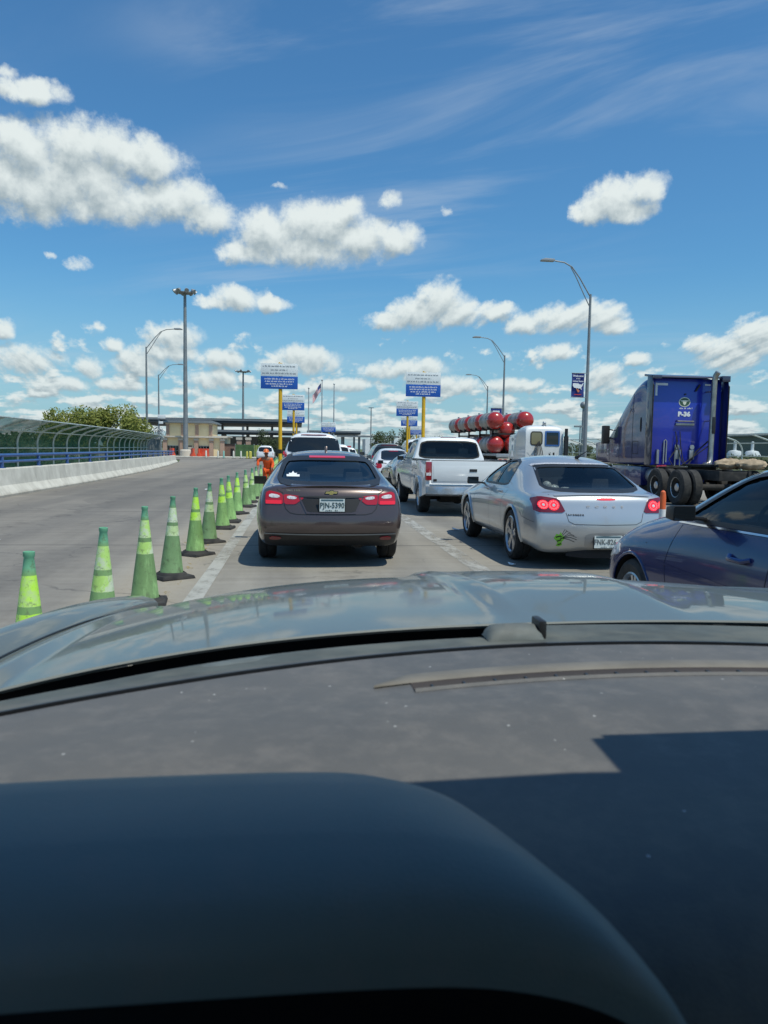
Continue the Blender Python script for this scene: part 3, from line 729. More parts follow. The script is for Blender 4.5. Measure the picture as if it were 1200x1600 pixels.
q = MB(); q.box(-1.1, -.25, -2.26, -2.215, .0, 1.5); q.build('door', 'interior', bd, smooth=0)
q = MB(); q.box(-1.3, .0, -2.3, -2.27, 1.0, 1.35); q.build('notice_panel', 'pale_trim', bd, smooth=0)
bw = thing('brick_outbuilding', 'low brown brick block with doorway to the right of the cream building', 'building', (-9.0, 106.5, 0))
q = MB(); q.box(-1.0, .55, 0, 4, 0, 1.75); q.build('wall', 'brown_brick', bw, smooth=0)
q = MB(); q.box(-.2, .25, -.03, -.002, 0, 1.2); q.build('door', 'seam', bw, smooth=0)
q = MB(); q.box(-1.1, .65, -.1, 4.1, 1.76, 1.85); q.build('roof', 'roof_dark', bw, smooth=0)
for x in (.85, 2.1):
    tt = thing('brick_pier', 'square tan brick pier carrying the canopy, %s' % ('next to the brown block' if x < 1 else 'standing alone under the canopy'), 'pier', (-9.0+x, 108, 0))
    q = MB(); q.box(-.32, .32, -.32, .32, 0, 2.4); q.build('shaft', 'brick', tt, smooth=0); q = MB(); q.box(-.4, .4, -.4, .4, 2.4, 2.75); q.build('capital', 'pale_trim', tt, smooth=0)
# canopies
def canopy(x0, x1, y, d, z0, z1, label, nc, tilt=0):
    t = thing('inspection_canopy', label, 'canopy', (x0, y, 0))
    L = x1-x0
    q = MB(); q.hexa([(0, 0, z0), (L, 0, z0+tilt), (L, d, z0+tilt), (0, d, z0)], [(0, 0, z1), (L, 0, z1+tilt*.4), (L, d, z1+tilt*.4), (0, d, z1)]); q.build('roof', 'roof_dark', t, smooth=0)
    q = MB(); q.box(-.1, L+.1, -.12, -.01, z1-.35, z1-.05); q.build('fascia', 'roof_grey', t, smooth=0)
    for k in range(nc):
        x = lerp(1.0, L-1.0, k/max(1, nc-1)); q = MB(); q.box(x-.22, x+.22, d*.4, d*.4+.44, 0, z0); q.build('column', 'roof_grey', t, smooth=0)
canopy(-30, .6, 142, 26, 5.55, 6.45, 'long dark high canopy roof across the road behind the cream building', 7, .25)
canopy(-17, .2, 126, 12, 3.55, 4.15, 'lower grey canopy under the long dark roof', 5)
canopy(2, 14, 175, 16, 4.6, 5.4, 'far thin canopy behind the flagpoles', 5)
canopy(7.5, 19.5, 150, 3, 3.7, 4.0, 'thin gantry on posts left of the small trees', 4)
# dark cars-bay wall below canopy
q = MB(); q.box(0, 15.5, 0, .3, 0, 3.3); o = q.build('bay_wall', 'roof_dark', loc=(-16.5, 139, 0), smooth=0); tag(o, 'dark wall of the inspection bays under the canopies', 'wall')
q = MB(); q.box(0, 14, 0, 8, 0, 3.6); o = q.build('white_shed', 'sign_white', loc=(14.5, 168, 0), smooth=0); tag(o, 'low white shed with rounded end seen under the gantry', 'shed')
q = MB(); q.box(0, 22, 0, .3, 0, 1.7); o = q.build('white_wall', 'sign_white', loc=(12.2, 120, 0), smooth=0); tag(o, 'long low white wall under the trees behind the dark SUV', 'wall')
# grey end panel of the fence
ep = thing('end_screen', 'flat grey steel screen closing the far end of the green fence', 'screen', (-12.7, 67.5, 0))
q = MB(); q.box(-1.6, 1.0, 0, .08, -.1, 2.15); q.build('sheet', 'roof_grey', ep, smooth=0); q = MB(); q.box(-1.65, -1.55, -.05, .1, 0, 2.3); q.box(.97, 1.07, -.05, .1, 0, 2.3); q.build('post', 'galv', ep, smooth=0)
q = MB()
for i in range(14):
    a = rng.uniform(0, 6.28); c = Vector((rng.uniform(-.3, .3), rng.uniform(-.3, .3), 2.3+rng.uniform(0, .5)))
    q.tube([c+Vector((cos(k*.7+a)*.35, sin(k*.9)*.3, sin(k*.7+a)*.35)) for k in range(10)], .02, 5)
o = q.build('razor_wire_coil', 'galv', loc=(-11.9, 67.4, 0)); tag(o, 'tangled coil of shiny razor wire on the grey end screen', 'razor wire')
# green mesh screens
M['screen_green'] = mat('green_screen_cloth', (0.055, 0.115, 0.045), 0.9, var=0.2, scale=1.2)
M['screen_lime'] = mat('yellow_green_screen_cloth', (0.23, 0.28, 0.08), 0.9, var=0.25, scale=1.2)
def screen(x, y, w, h, m, label):
    t = thing('mesh_screen', label, 'screen fence', (x, y, 0)); q = MB(); n = 12
    q.grid([[(w*i/n, .05*sin(i*1.7), z) for z in (0.05, h*.5, h)] for i in range(n+1)]); q.build('cloth', m, t, solid=.02)
    for k in range(3): MB().tube([(w*k/2, .08, 0), (w*k/2, .08, h+.1)], .05, 8).build('post', 'galv', t)
screen(-8.35, 104, 2.45, 1.75, 'screen_green', 'dark green cloth screen fence beside the brown brick block')
screen(-5.85, 103.5, .95, 1.7, 'screen_lime', 'pale yellow-green cloth screen between dark screen and bush')
# concrete island, orange water barriers and bollards in front of the building
q = MB(); q.box(-7.2, 6.0, 0, 5, -.02, .14); o = q.build('traffic_island', 'concrete', loc=(-11, 99.8, 0), bevel=.03); structure(o)
q = MB(); q.lathe([(.75, 0), (.75, .7), (.6, .85), (.0, .86)], 16); o = q.build('mast_footing', 'pale_trim', loc=(-14.8, 104, .145)); tag(o, 'round pale concrete footing around the tall floodlight mast', 'footing')
M['orange_plastic'] = mat('orange_plastic_barrier', (0.62, 0.075, 0.03), 0.5, var=0.12, scale=2)
bp = [(-.28, 0), (-.28, .18), (-.12, .5), (-.12, 1.0), (.12, 1.0), (.12, .5), (.28, .18), (.28, 0)]
def barrier(x, y, rz, label):
    t = thing('water_barrier', label, 'traffic barrier', (x, y, .145), rz, group='orange plastic water barriers'); q = MB(); q.prism(bp, -.55, .55); q.build('body', 'orange_plastic', t, bevel=.03)
    q = MB(); q.lathe([(.06, 1.0), (.06, 1.05), (0.001, 1.05)], 10); q.lathe([(.04, 1.0), (.04, 1.16), (0.001, 1.16)], 8, o=(0, .45, 0)); q.build('filler_cap', 'black_plastic', t)
barrier(-16.1, 101, .5, 'orange water barrier left of the mast footing, under the cream building'); barrier(-13.5, 101, .35, 'orange water barrier just right of the mast footing'); barrier(-12.75, 101.3, .2, 'orange water barrier third from the left, between two others below the cream building')
barrier(-12.0, 101.0, 1.3, 'orange water barrier last on the right of the row')
M['bollard_white'] = mat('white_delineator', (0.66, 0.65, 0.56), .5); M['bollard_teal'] = mat('teal_delineator', (0.25, 0.50, 0.42), .5); M['bollard_yellow'] = mat('yellow_delineator', (0.62, 0.55, 0.10), .5)
for px, y, m, lab in ((-11.35, 97, 'bollard_white', 'white post first on the left before the brick block'), (-9.9, 97, 'bollard_white', 'white post second from the left on the road end'), (-9.2, 97, 'bollard_teal', 'pale teal post among the white ones at the road end'), (-8.0, 97, 'bollard_white', 'white post in front of the dark green screen, left one'), (-7.1, 97, 'bollard_white', 'white post in front of the dark green screen, right one'), (-6.3, 96, 'bollard_yellow', 'slim yellow post by the pale screen'), (-5.9, 96, 'bollard_yellow', 'thick yellow post by the pale screen')):
    t = thing('delineator_post', lab, 'bollard', (px, y, 0), group='delineator posts across the road end'); r = .11 if 'thick' not in lab else .2
    MB().lathe([(r, 0.04), (r*.9, .85), (r*.5, .93), (.001, .94)], 10).build('post', m, t); MB().lathe([(r*2.2, 0), (r*2.2, .03), (r, .05)], 10).build('base', 'black_rubber', t)

# ---- trees
def leaf_material(name, a, bcol):
    m, t, bb = principled(name)
    co = t.new('ShaderNodeTexCoord').outputs['Object']
    n = t.noise(co, 1.3, 4, .6); oi = t.new('ShaderNodeNewGeometry').outputs['Random Per Island']
    c = t.mix(t.math('ADD', t.math('MULTIPLY', n, .6), t.math('MULTIPLY', oi, .4)), a, bcol)
    t.put(bb.inputs['Base Color'], c); bb.inputs['Roughness'].default_value = .7
    tl = t.new('ShaderNodeBsdfTranslucent'); t.put(tl.inputs['Color'], c)
    mx = t.new('ShaderNodeMixShader'); mx.inputs[0].default_value = .3
    out = t.N['Material Output']; t.L.new(bb.outputs[0], mx.inputs[1]); t.L.new(tl.outputs[0], mx.inputs[2]); t.L.new(mx.outputs[0], out.inputs[0])
    return m
M['leaf_yellow'] = leaf_material('yellowing_leaves', (0.085, 0.135, 0.026), (0.36, 0.36, 0.07))
M['leaf_dark'] = leaf_material('dark_leaves', (0.020, 0.040, 0.014), (0.070, 0.095, 0.032))
M['leaf_mid'] = leaf_material('mid_green_leaves', (0.032, 0.060, 0.018), (0.105, 0.13, 0.045))
M['bark'] = mat('bark', (0.11, 0.085, 0.06), .9, var=.3, scale=5)
def crown(r, blobs, n, size):
    q = MB()
    for _ in range(n):
        c, rad = r.choice(blobs)
        d = Vector((r.gauss(0, 1), r.gauss(0, 1), r.gauss(0, 1))).normalized()*(r.random()**.45)
        p = Vector((c[0]+d.x*rad[0], c[1]+d.y*rad[1], c[2]+d.z*rad[2]))
        if p.z < .1: continue
        a = Vector((r.gauss(0, 1), r.gauss(0, 1), r.gauss(0, .8))).normalized(); bb = a.orthogonal().normalized(); s = size*r.uniform(.6, 1.3)
        q._f([q.bm.verts.new(x) for x in (p-a*s, p+bb*s*.5, p+a*s, p-bb*s*.5)])
    return q
def tree(x, y, h, w, m, label, seed, n=1600, trunk=.35, grp=None, zb=-.06, leaf=None, cat='tree'):
    r = random.Random(seed); t = thing('broadleaf_tree', label, cat, (x, y, zb), group=grp)
    blobs = []; th = h*trunk; tips = []
    for k in range(int(6+w*1.2)):
        a = r.uniform(0, 6.28); rr = w*.5*sqrt(r.random())*.8
        z = r.uniform(th*.7, h*.80)*(1-.15*(rr/(w*.5))); s = r.uniform(.16, .26)
        rz = min(h*.2, (h-z)*.95)
        blobs.append(((cos(a)*rr, sin(a)*rr, z), (w*s, w*s, rz*r.uniform(.8, 1.1)))); tips.append((cos(a)*rr, sin(a)*rr, z))
    q = MB(); q.tube([(0, 0, 0), (.05*h*.1, 0, th*.6), (0, 0, th)], [h*.035, h*.026, h*.022], 8)
    for p in tips: q.tube([(0, 0, th*.8), (p[0]*.5, p[1]*.5, lerp(th, p[2], .6)), p], [h*.016, h*.01, h*.004], 6)
    q.build('trunk', 'bark', t)
    crown(r, blobs, n, leaf or max(.10, h*.028)).build('crown', m, t, smooth=0, weld=False)
    return t
tg = 'trees beyond the green fence'
tree(-16.9, 60, 4.9, 4.6, 'leaf_yellow', 'yellowing leafy tree, left and wider part of the clump over the green fence', 11, 9000, .3, tg, zb=-.1, leaf=.10)
tree(-14.6, 61, 5.3, 4.2, 'leaf_yellow', 'yellowing leafy tree, tallest of the clump over the green fence', 12, 9000, .3, tg, zb=-.1, leaf=.10)
tree(-12.9, 60.5, 4.6, 3.4, 'leaf_yellow', 'yellowing leafy tree beside the grey street lamp over the fence end', 13, 7000, .3, tg, zb=-.1, leaf=.10)
for i, (x, y, h, w, lab) in enumerate(((-15.5, 34, 2.5, 4.2, 'dark bush close behind the green mesh at the picture edge'), (-15.8, 40, 2.4, 4.5, 'dark bush behind the green mesh, second along'), (-16.2, 46, 2.35, 4.8, 'dark bush behind the green mesh, third along'), (-16.8, 52, 2.3, 5, 'dark bush behind the green mesh below the yellow trees'), (-19, 30, 2.6, 4.5, 'dark bush deeper behind the mesh at the picture edge'))):
    tree(x, y, h, w, 'leaf_mid', lab, 30+i, 1500, .15, 'dark bushes behind the green mesh', cat='bush')
tree(-5.2, 110, 4.4, 4.0, 'leaf_dark', 'round dark tree left of the yellow sign post', 21, 2400, .25)
tree(-3.0, 112, 3.4, 3.0, 'leaf_dark', 'lower dark tree touching the yellow sign post', 22, 1500, .25)
rg = 'small trees behind the dark SUV'
tree(14.6, 135, 5.9, 4.6, 'leaf_mid', 'loose green tree, left one of two behind the gantry end', 23, 1700, .3, rg)
tree(18.3, 135, 6.3, 4.4, 'leaf_dark', 'dark rounder tree, right one of two behind the gantry end', 24, 1700, .3, rg)
tree(16.4, 138, 4.2, 4.0, 'leaf_mid', 'low tree between the two behind the gantry', 25, 1100, .3, rg)
tree(21.3, 140, 4.6, 4.4, 'leaf_mid', 'low tree right of the dark rounder tree', 26, 1100, .3, rg)
tree(25.5, 142, 4.5, 5.4, 'leaf_mid', 'low wide tree behind the right row of signs', 27, 1200, .3, rg)
tree(30.5, 142, 4.1, 6.0, 'leaf_mid', 'low wide tree left of the red tanks', 28, 1200, .3, rg)
tree(38.0, 142, 4.4, 5.0, 'leaf_mid', 'low tree just behind the red tanks', 29, 1200, .3, rg)
# far wood lines along the horizon
def wood(name, x0, x1, y, h, n, m, seed, label):
    r = random.Random(seed); q = MB()
    blobs = [((x, y+r.uniform(-6, 6), h*r.uniform(.25, .6)), (r.uniform(2, 5), 3, h*r.uniform(.3, .5))) for x in [r.uniform(x0, x1) for _ in range(int((x1-x0)/2.5))]]
    o = crown(r, blobs, n, .55).build(name, m, smooth=0, weld=False); tag(o, label, 'woods', kind='stuff'); return o
wood('far_woods', 22, 190, 230, 4.6, 9000, 'leaf_mid', 41, 'long far line of trees on the horizon at the right')
wood('far_woods', -150, -20, 200, 5.0, 6000, 'leaf_mid', 42, 'far line of trees on the horizon behind the green fence')
wood('field_bushes', 30, 75, 72, 1.5, 3500, 'leaf_mid', 43, 'low scrub at the edge of the field beyond the right fence')
# grey warehouse beyond the right fence
wh = thing('warehouse', 'low grey-green warehouse in the field at the right picture edge', 'building', (66, 98, -.06))
q = MB(); q.box(0, 30, 0, 20, 0, 4.2); q.build('wall', mat('grey_green_sheet', (0.13, 0.16, 0.15), .7, var=.1), wh, smooth=0); q = MB(); q.box(-.5, 30.5, -.5, 20.5, 4.21, 4.6); q.build('roof', 'roof_grey', wh, smooth=0)
wt = thing('tank_group', 'white twin storage tanks in the field right of the blue truck', 'storage tank', (46.5, 78, -.06))
for dx in (0, 2.0):
    q = MB(); q.lathe([(.75, .3), (.85, .6), (.85, 1.5), (.6, 1.9), (.1, 2.0)], 14, o=(dx, 0, 0)); q.lathe([(.16, 1.9), (.16, 2.9), (.02, 2.95)], 8, o=(dx, 0, 0)); q.box(dx-.6, dx+.6, -.6, .6, 0, .3); q.build('tank', 'sign_white', wt)

# ================================================================== VEHICLE BUILDING
def evaluated(o):
    dg = bpy.context.evaluated_depsgraph_get(); return bpy.data.meshes.new_from_object(o.evaluated_get(dg))

def loft_cage(st, ns, bow_r=.10, bow_f=.25, creases=(), cap_crease=0.0, bottom=(.72, .38)):
    """st: stations from tail to nose, each (y, points of the right half from sill up over the shoulder to the roof centre; (x, z) or (x, z, dy)).
    The first ns points climb the side; the last three run over the roof or deck. Returns the closed cage."""
    bm = bmesh.new(); cr = bm.edges.layers.float.new('crease_edge')
    rings = []; K = ns+3
    def P(y, p): return Vector((p[0], y+(p[2] if len(p) > 2 else 0), p[1]))
    for y, pts in st:
        right = [bm.verts.new(P(y, p)) for p in pts]
        left = [bm.verts.new(Vector((-v.co.x, v.co.y, v.co.z))) for v in right[:-1]]
        bot = []
        for f in bottom: bot.append(bm.verts.new(Vector((pts[0][0]*f, right[0].co.y, pts[0][1]-.0))))
        bc = bm.verts.new(Vector((0, right[0].co.y, pts[0][1])))
        botl = [bm.verts.new(Vector((-v.co.x, v.co.y, v.co.z))) for v in bot]
        ring = right + left[::-1] + botl + [bc] + bot[::-1]
        rings.append((ring, right, left, bot, bc, botl))
    n = len(rings[0][0])
    for a, b in zip(rings, rings[1:]):
        for k in range(n): bm.faces.new((a[0][k], a[0][(k+1) % n], b[0][(k+1) % n], b[0][k]))
    for which, bow, sgn in ((0, bow_r, -1), (-1, bow_f, 1)):
        ring, right, left, bot, bc, botl = rings[which]
        top = right[ns:]
        cols = [right[:ns]]
        def interior(xs, b0, topv):
            c = [b0]
            for r in range(1, ns-1):
                xr = right[r].co.x; x = xs*xr
                c.append(bm.verts.new(Vector((x, right[r].co.y + sgn*bow*(1-xs*xs), right[r].co.z))))
            c.append(topv); return c
        fr = [t.co.x/max(1e-6, right[ns-1].co.x) for t in top]
        cols.append(interior(fr[0], bot[0], top[0])); cols.append(interior(fr[1], bot[1], top[1])); cols.append(interior(0, bc, top[2]))
        cols.append(interior(-fr[1], botl[1], left[ns+1])); cols.append(interior(-fr[0], botl[0], left[ns])); cols.append(left[:ns])
        for a, b in zip(cols, cols[1:]):
            for r in range(ns-1):
                vs = (a[r], a[r+1], b[r+1], b[r])
                bm.faces.new(vs if which == 0 else vs[::-1])
        if cap_crease and which == 0:
            for r in range(ns-1):
                for s in (right, left):
                    e = bm.edges.get((s[r], s[r+1])); e[cr] = cap_crease
    for j, i0, i1, w in creases:
        for i in range(i0, i1):
            for side in (1, 2):
                if j >= len(rings[i][side]): continue
                e = bm.edges.get((rings[i][side][j], rings[i+1][side][j]))
                if e: e[cr] = w
    bmesh.ops.recalc_face_normals(bm, faces=bm.faces)
    return bm

class Body:
    """a closed body shell: keeps the uncut skin to lay glass, lamps and trim on"""
    def __init__(s, cage, levels=3):
        me = bpy.data.meshes.new('cage'); cage.to_mesh(me); cage.free()
        o = bpy.data.objects.new('cage', me); COL.objects.link(o)
        md = o.modifiers.new('s', 'SUBSURF'); md.levels = levels; md.render_levels = levels
        s.me = evaluated(o); bpy.data.objects.remove(o)
        b = bmesh.new(); b.from_mesh(s.me); s.bvh = BVHTree.FromBMesh(b); b.free()
        s.cutters = []
    def cut(s, mb, idx):
        bm = mb.bm; bmesh.ops.remove_doubles(bm, verts=bm.verts, dist=1e-5); bmesh.ops.recalc_face_normals(bm, faces=bm.faces)
        for f in bm.faces: f.material_index = idx
        me = bpy.data.meshes.new('cutter'); bm.to_mesh(me); bm.free()
        o = bpy.data.objects.new('cutter', me); COL.objects.link(o); s.cutters.append(o)
        for k in range(3): me.materials.append(M['seam'])
    def finish(s, name, mats, parent):
        o = bpy.data.objects.new('work', s.me.copy()); COL.objects.link(o)
        for k in range(3): o.data.materials.append(M['seam'])
        for c in s.cutters:
            md = o.modifiers.new('b', 'BOOLEAN'); md.operation = 'DIFFERENCE'; md.object = c; md.solver = 'EXACT'
        me = evaluated(o); bpy.data.objects.remove(o)
        for c in s.cutters: bpy.data.objects.remove(c)
        return link(name, me, mats, parent, 38)
    def hit(s, u, v, plane):
        O, D = {'rear': (Vector((u, -40, v)), Vector((0, 1, 0))), 'front': (Vector((u, 40, v)), Vector((0, -1, 0))),
                'left': (Vector((-40, u, v)), Vector((1, 0, 0))), 'right': (Vector((40, u, v)), Vector((-1, 0, 0))), 'top': (Vector((u, v, 40)), Vector((0, 0, -1)))}[plane]
        loc, n, _, _ = s.bvh.ray_cast(O, D)
        if loc is None: return None, None
        if n.dot(D) > 0: n = -n
        return loc, n
    def patch(s, poly, plane, off=.004, cell=.05, thick=.012, mb=None, mi=None):
        """a panel of the given outline lying on the skin"""
        bm = bmesh.new(); f = bm.faces.new([bm.verts.new((u, v, 0)) for u, v in poly])
        us = [p[0] for p in poly]; vs = [p[1] for p in poly]
        for lo, hi, no in ((min(us), max(us), (1, 0, 0)), (min(vs), max(vs), (0, 1, 0))):
            k = max(1, int((hi-lo)/cell))
            for i in range(1, k):
                c = lerp(lo, hi, i/k); co = (c, 0, 0) if no[0] else (0, c, 0)
                bmesh.ops.bisect_plane(bm, geom=bm.verts[:]+bm.edges[:]+bm.faces[:], plane_co=co, plane_no=no, dist=1e-6)
        pts = {}; okp = []
        for v in bm.verts:
            l, n = s.hit(v.co.x, v.co.y, plane); pts[v] = (l, n)
            if l is not None: okp.append((v.co.copy(), l, n))
        new = {}
        for v in bm.verts:
            l, n = pts[v]
            if l is None:
                if not okp: continue
                q = min(okp, key=lambda a: (a[0]-v.co).length_squared); d = v.co-q[0]
                l = q[1] + ({'rear': Vector((d.x, 0, d.y)), 'front': Vector((d.x, 0, d.y)), 'left': Vector((0, d.x, d.y)), 'right': Vector((0, d.x, d.y)), 'top': Vector((d.x, d.y, 0))}[plane]); n = q[2]
            new[v] = (l+n*off, n)
        mb = mb or MB()
        if mi is not None: mb.mi = mi
        T = {v: mb.bm.verts.new(new[v][0]) for v in bm.verts}
        for f in bm.faces: mb._f([T[v] for v in f.verts])
        if thick:
            Bv = {v: mb.bm.verts.new(new[v][0]-new[v][1]*thick) for e in bm.edges if len(e.link_faces) == 1 for v in e.verts}
            for e in bm.edges:
                if len(e.link_faces) == 1: a, b = e.verts; mb._f([T[a], T[b], Bv[b], Bv[a]])
        bm.free(); return mb
    def strip(s, line, plane, w=.008, off=.0025, closed=False, mb=None, step=.06):
        mb = mb or MB(); pts = list(line)+([line[0]] if closed else [])
        fine = []
        for a, b in zip(pts, pts[1:]):
            k = max(1, int(sqrt((a[0]-b[0])**2+(a[1]-b[1])**2)/step))
            fine += [(lerp(a[0], b[0], i/k), lerp(a[1], b[1], i/k)) for i in range(k)]
        fine.append(pts[-1]); prev = None
        for i, p in enumerate(fine):
            a = fine[max(0, i-1)]; b = fine[min(len(fine)-1, i+1)]
            if closed and i in (0, len(fine)-1): a = fine[-2]; b = fine[1]
            d = Vector((b[0]-a[0], b[1]-a[1])); d = d.normalized() if d.length > 1e-7 else Vector((1, 0)); nx = Vector((-d.y, d.x))*w*.5
            row = []
            for sg in (-1, 1):
                l, n = s.hit(p[0]+nx.x*sg, p[1]+nx.y*sg, plane)
                row.append(None if l is None else mb.bm.verts.new(l+n*off))
            if prev and None not in prev and None not in row: mb._f([prev[0], prev[1], row[1], row[0]])
            prev = row
        return mb

def car_paint(name, col, metal=.5, rough=.32, dust=.25, dustc=(.32, .30, .27), coat=1.0):
    m, t, b = principled(name)
    co = t.new('ShaderNodeTexCoord').outputs['Object']
    n = t.noise(co, 2.2, 5, .6); f = t.noise(co, 900, 1, .5)
    z = t.sep(co)[2]
    low = t.ramp(z, .15, .7, 1.0, .25)
    d = t.math('MULTIPLY', t.math('MULTIPLY', t.ramp(n, .35, .75), low), dust)
    c = t.mix(t.math('MULTIPLY', f, .25), col, tuple(min(1, x*1.7+.002) for x in col))
    t.put(b.inputs['Base Color'], t.mix(d, c, dustc)); b.inputs['Metallic'].default_value = metal; b.inputs['Roughness'].default_value = rough
    b.inputs['Coat Weight'].default_value = coat; t.put(b.inputs['Coat Roughness'], t.ramp(n, .3, .8, .02, .12))
    return m

def wheels(root, hx, ys, Rr, w, rimR, rim_mat, spokes=5, style='twin', zc=None):
    """four wheels, each a holder with its tyre and rim"""
    zc = zc or Rr; first = None
    for y in ys:
        for s in (-1, 1):
            if first is None:
                h = holder('wheel', root); first = h
                q = MB(); q.lathe([(rimR, -w/2+.012), (rimR+.02, -w/2), (Rr-.045, -w/2-.004), (Rr-.012, -w/2+.018), (Rr, -w/2+.045), (Rr, -.012), (Rr-.008, -.008), (Rr-.008, .008), (Rr, .012), (Rr, w/2-.045), (Rr-.012, w/2-.018), (Rr-.045, w/2), (rimR+.02, w/2-.004), (rimR, w/2-.016)], 40, axis='x')
                q.build('tyre', 'tyre', h, 30)
                q = MB()
                q.lathe([(rimR+.004, -w/2+.012), (rimR-.012, -w/2+.006), (rimR-.03, -w/2+.03), (rimR-.045, w/2-.05), (.06, w/2-.05)], 40, axis='x', mi=0)
                q.lathe([(rimR*.72, -w/2+.075), (rimR*.72, -w/2+.085), (.05, -w/2+.085)], 24, axis='x', mi=1)   # brake disc
                for k in range(spokes):
                    a0 = 2*pi*k/spokes
                    for da in ((-.16, .16) if style == 'twin' else (0,)):
                        wd = .018 if style == 'twin' else .030
                        xf = Matrix.Rotation(a0, 4, 'X')
                        b0, b1 = (.055, da*.055), (rimR-.02, da*(rimR-.02))
                        bt = [(-w/2+.030, b0[1]-wd*1.25, b0[0]), (-w/2+.030, b0[1]+wd*1.25, b0[0]), (-w/2+.022, b1[1]+wd, b1[0]), (-w/2+.022, b1[1]-wd, b1[0])]
                        q.mi = 0; q.hexa([xf @ Vector(p) for p in bt], [xf @ Vector((p[0]+.035, p[1], p[2])) for p in bt])
                q.lathe([(.07, -w/2+.06), (.065, -w/2+.025), (.03, -w/2+.018), (.001, -w/2+.018)], 16, axis='x', mi=0)
                q.build('rim', [rim_mat, 'pole'], h, 30); o = h
            else: o = copy_tree(first, root)
            o.location = (s*hx, y, zc); o.rotation_euler = (0, 0, 0 if s < 0 else pi)

def seat(root, x, y, z=.33, w=.48, m='seat', bench=False):
    """car seat: cushion, backrest, headrest"""
    q = MB(); q.box(x-w/2, x+w/2, y-.02, y+.48, z, z+.16)
    q.hexa([(x-w/2, y-.06, z+.1), (x+w/2, y-.06, z+.1), (x+w/2, y+.08, z+.1), (x-w/2, y+.08, z+.1)], [(x-w*.42, y-.22, z+.62), (x+w*.42, y-.22, z+.62), (x+w*.42, y-.11, z+.62), (x-w*.42, y-.11, z+.62)])
    s = q.build('seat', m, root, bevel=.035)
    for hx in ((x,) if not bench else (x-w*.3, x+w*.3)):
        q = MB(); q.hexa([(hx-.13, y-.27, z+.66), (hx+.13, y-.27, z+.66), (hx+.13, y-.17, z+.66), (hx-.13, y-.17, z+.66)], [(hx-.11, y-.29, z+.85), (hx+.11, y-.29, z+.85), (hx+.11, y-.20, z+.85), (hx-.11, y-.20, z+.85)])
        q.tube([(hx-.05, y-.22, z+.67), (hx-.05, y-.18, z+.58)], .008, 6); q.tube([(hx+.05, y-.22, z+.67), (hx+.05, y-.18, z+.58)], .008, 6)
        q.build('headrest', m, s, bevel=.025)

def mirrors(root, x, y, z, m, sides=(-1, 1), sc=1.0):
    for s in sides:
        q = MB(); c = Vector((s*(x+.13*sc), y, z))
        q.hexa([(c.x-.10*sc, y-.05, z-.06*sc), (c.x+.10*sc, y-.05, z-.06*sc), (c.x+.08*sc, y+.09, z-.05*sc), (c.x-.08*sc, y+.09, z-.05*sc)], [(c.x-.10*sc, y-.05, z+.07*sc), (c.x+.10*sc, y-.05, z+.07*sc), (c.x+.08*sc, y+.08, z+.05*sc), (c.x-.08*sc, y+.08, z+.05*sc)])
        q.hexa([(s*(x-.10), y+.02, z-.06), (s*(x-.10), y+.08, z-.06), (s*(x+.06), y+.08, z-.04), (s*(x+.06), y+.02, z-.04)], [(s*(x-.10), y+.02, z-.03), (s*(x-.10), y+.08, z-.03), (s*(x+.06), y+.08, z-.01), (s*(x+.06), y+.02, z-.01)])
        mo = q.build('side_mirror', m, root, bevel=.034*sc)
        q = MB(); q.box(c.x-.085*sc, c.x+.085*sc, y-.054, y-.051, z-.048*sc, z+.058*sc); q.build('mirror_glass', 'dark_glass', mo, 0)

def plate(root, x, y, z, text, tilt=0.0, w=.305, h=.155, frame='black_plastic', ink='plate_ink'):
    hp = MB(); hp.box(-w/2-.012, w/2+.012, 0, .012, -h/2-.012, h/2+.012); f = hp.build('licence_plate', frame, root, bevel=.003)
    f.location = (x, y, z); f.rotation_euler = (tilt, 0, 0)
    q = MB(); q.box(-w/2, w/2, -.004, -.001, -h/2, h/2); q.build('plate_sheet', 'plate_white', f, 0)
    lettering('plate_number', text, .094, ink, f, (0, -.006, -.004), sx=.82, bold=.0012)
    q = MB(); q.box(-w*.44, w*.44, -.0062, -.0045, h*.34, h*.455)
    q.build('plate_band', 'teal_ink', f, 0)
    q = MB(); r = random.Random(3); word_line(q, -w*.26, w*.26, -h*.40, .012, -.0052, r); q.build('plate_print', ink, f, 0)
    return f

M['grey_ink'] = mat('plate_grey_ink', (.16, .18, .18), .5)
M['teal_ink'] = mat('plate_teal_band', (0.06, 0.13, 0.16), .5)
M['gold'] = mat('gold_emblem', (0.72, 0.58, 0.22), .3, metal=.7)

def surf_text(B, s, x0, z, size, step, m, root, sx=1.1, off=.006, bold=.001):
    # raised letters set one by one on the skin
    h = holder('badge', root)
    for k, ch in enumerate(s):
        l, n = B.hit(x0+k*step, z, 'rear'); lettering('badge_letter', ch, size, m, h, (x0+k*step, l.y-off, z), (pi/2, 0, atan2(n.x, -n.y)), sx=sx, bold=bold)
def cabin_cut(B, y0, y1, ry0, ry1, zb, zt, xb, xt):
    q = MB(); q.hexa([(-xb, y0, zb), (xb, y0, zb), (xb, y1, zb), (-xb, y1, zb)], [(-xt, ry0, zt), (xt, ry0, zt), (xt, ry1, zt), (-xt, ry1, zt)]); B.cut(q, 2)
def window_cut(B, poly, plane, depth):
    q = MB()
    if plane == 'side': q.prism(poly, -depth, depth, axis='x')
    else: q.prism(poly, depth[0], depth[1], axis='y')
    B.cut(q, 2)
def arches(B, ys, Ra, zc, x_in=.50):
    for y in ys:
        for s in (-1, 1):
            q = MB(); q.lathe([(Ra, s*x_in), (Ra, s*1.6)], 40, o=(0, y, zc), axis='x', cap=True); B.cut(q, 1)

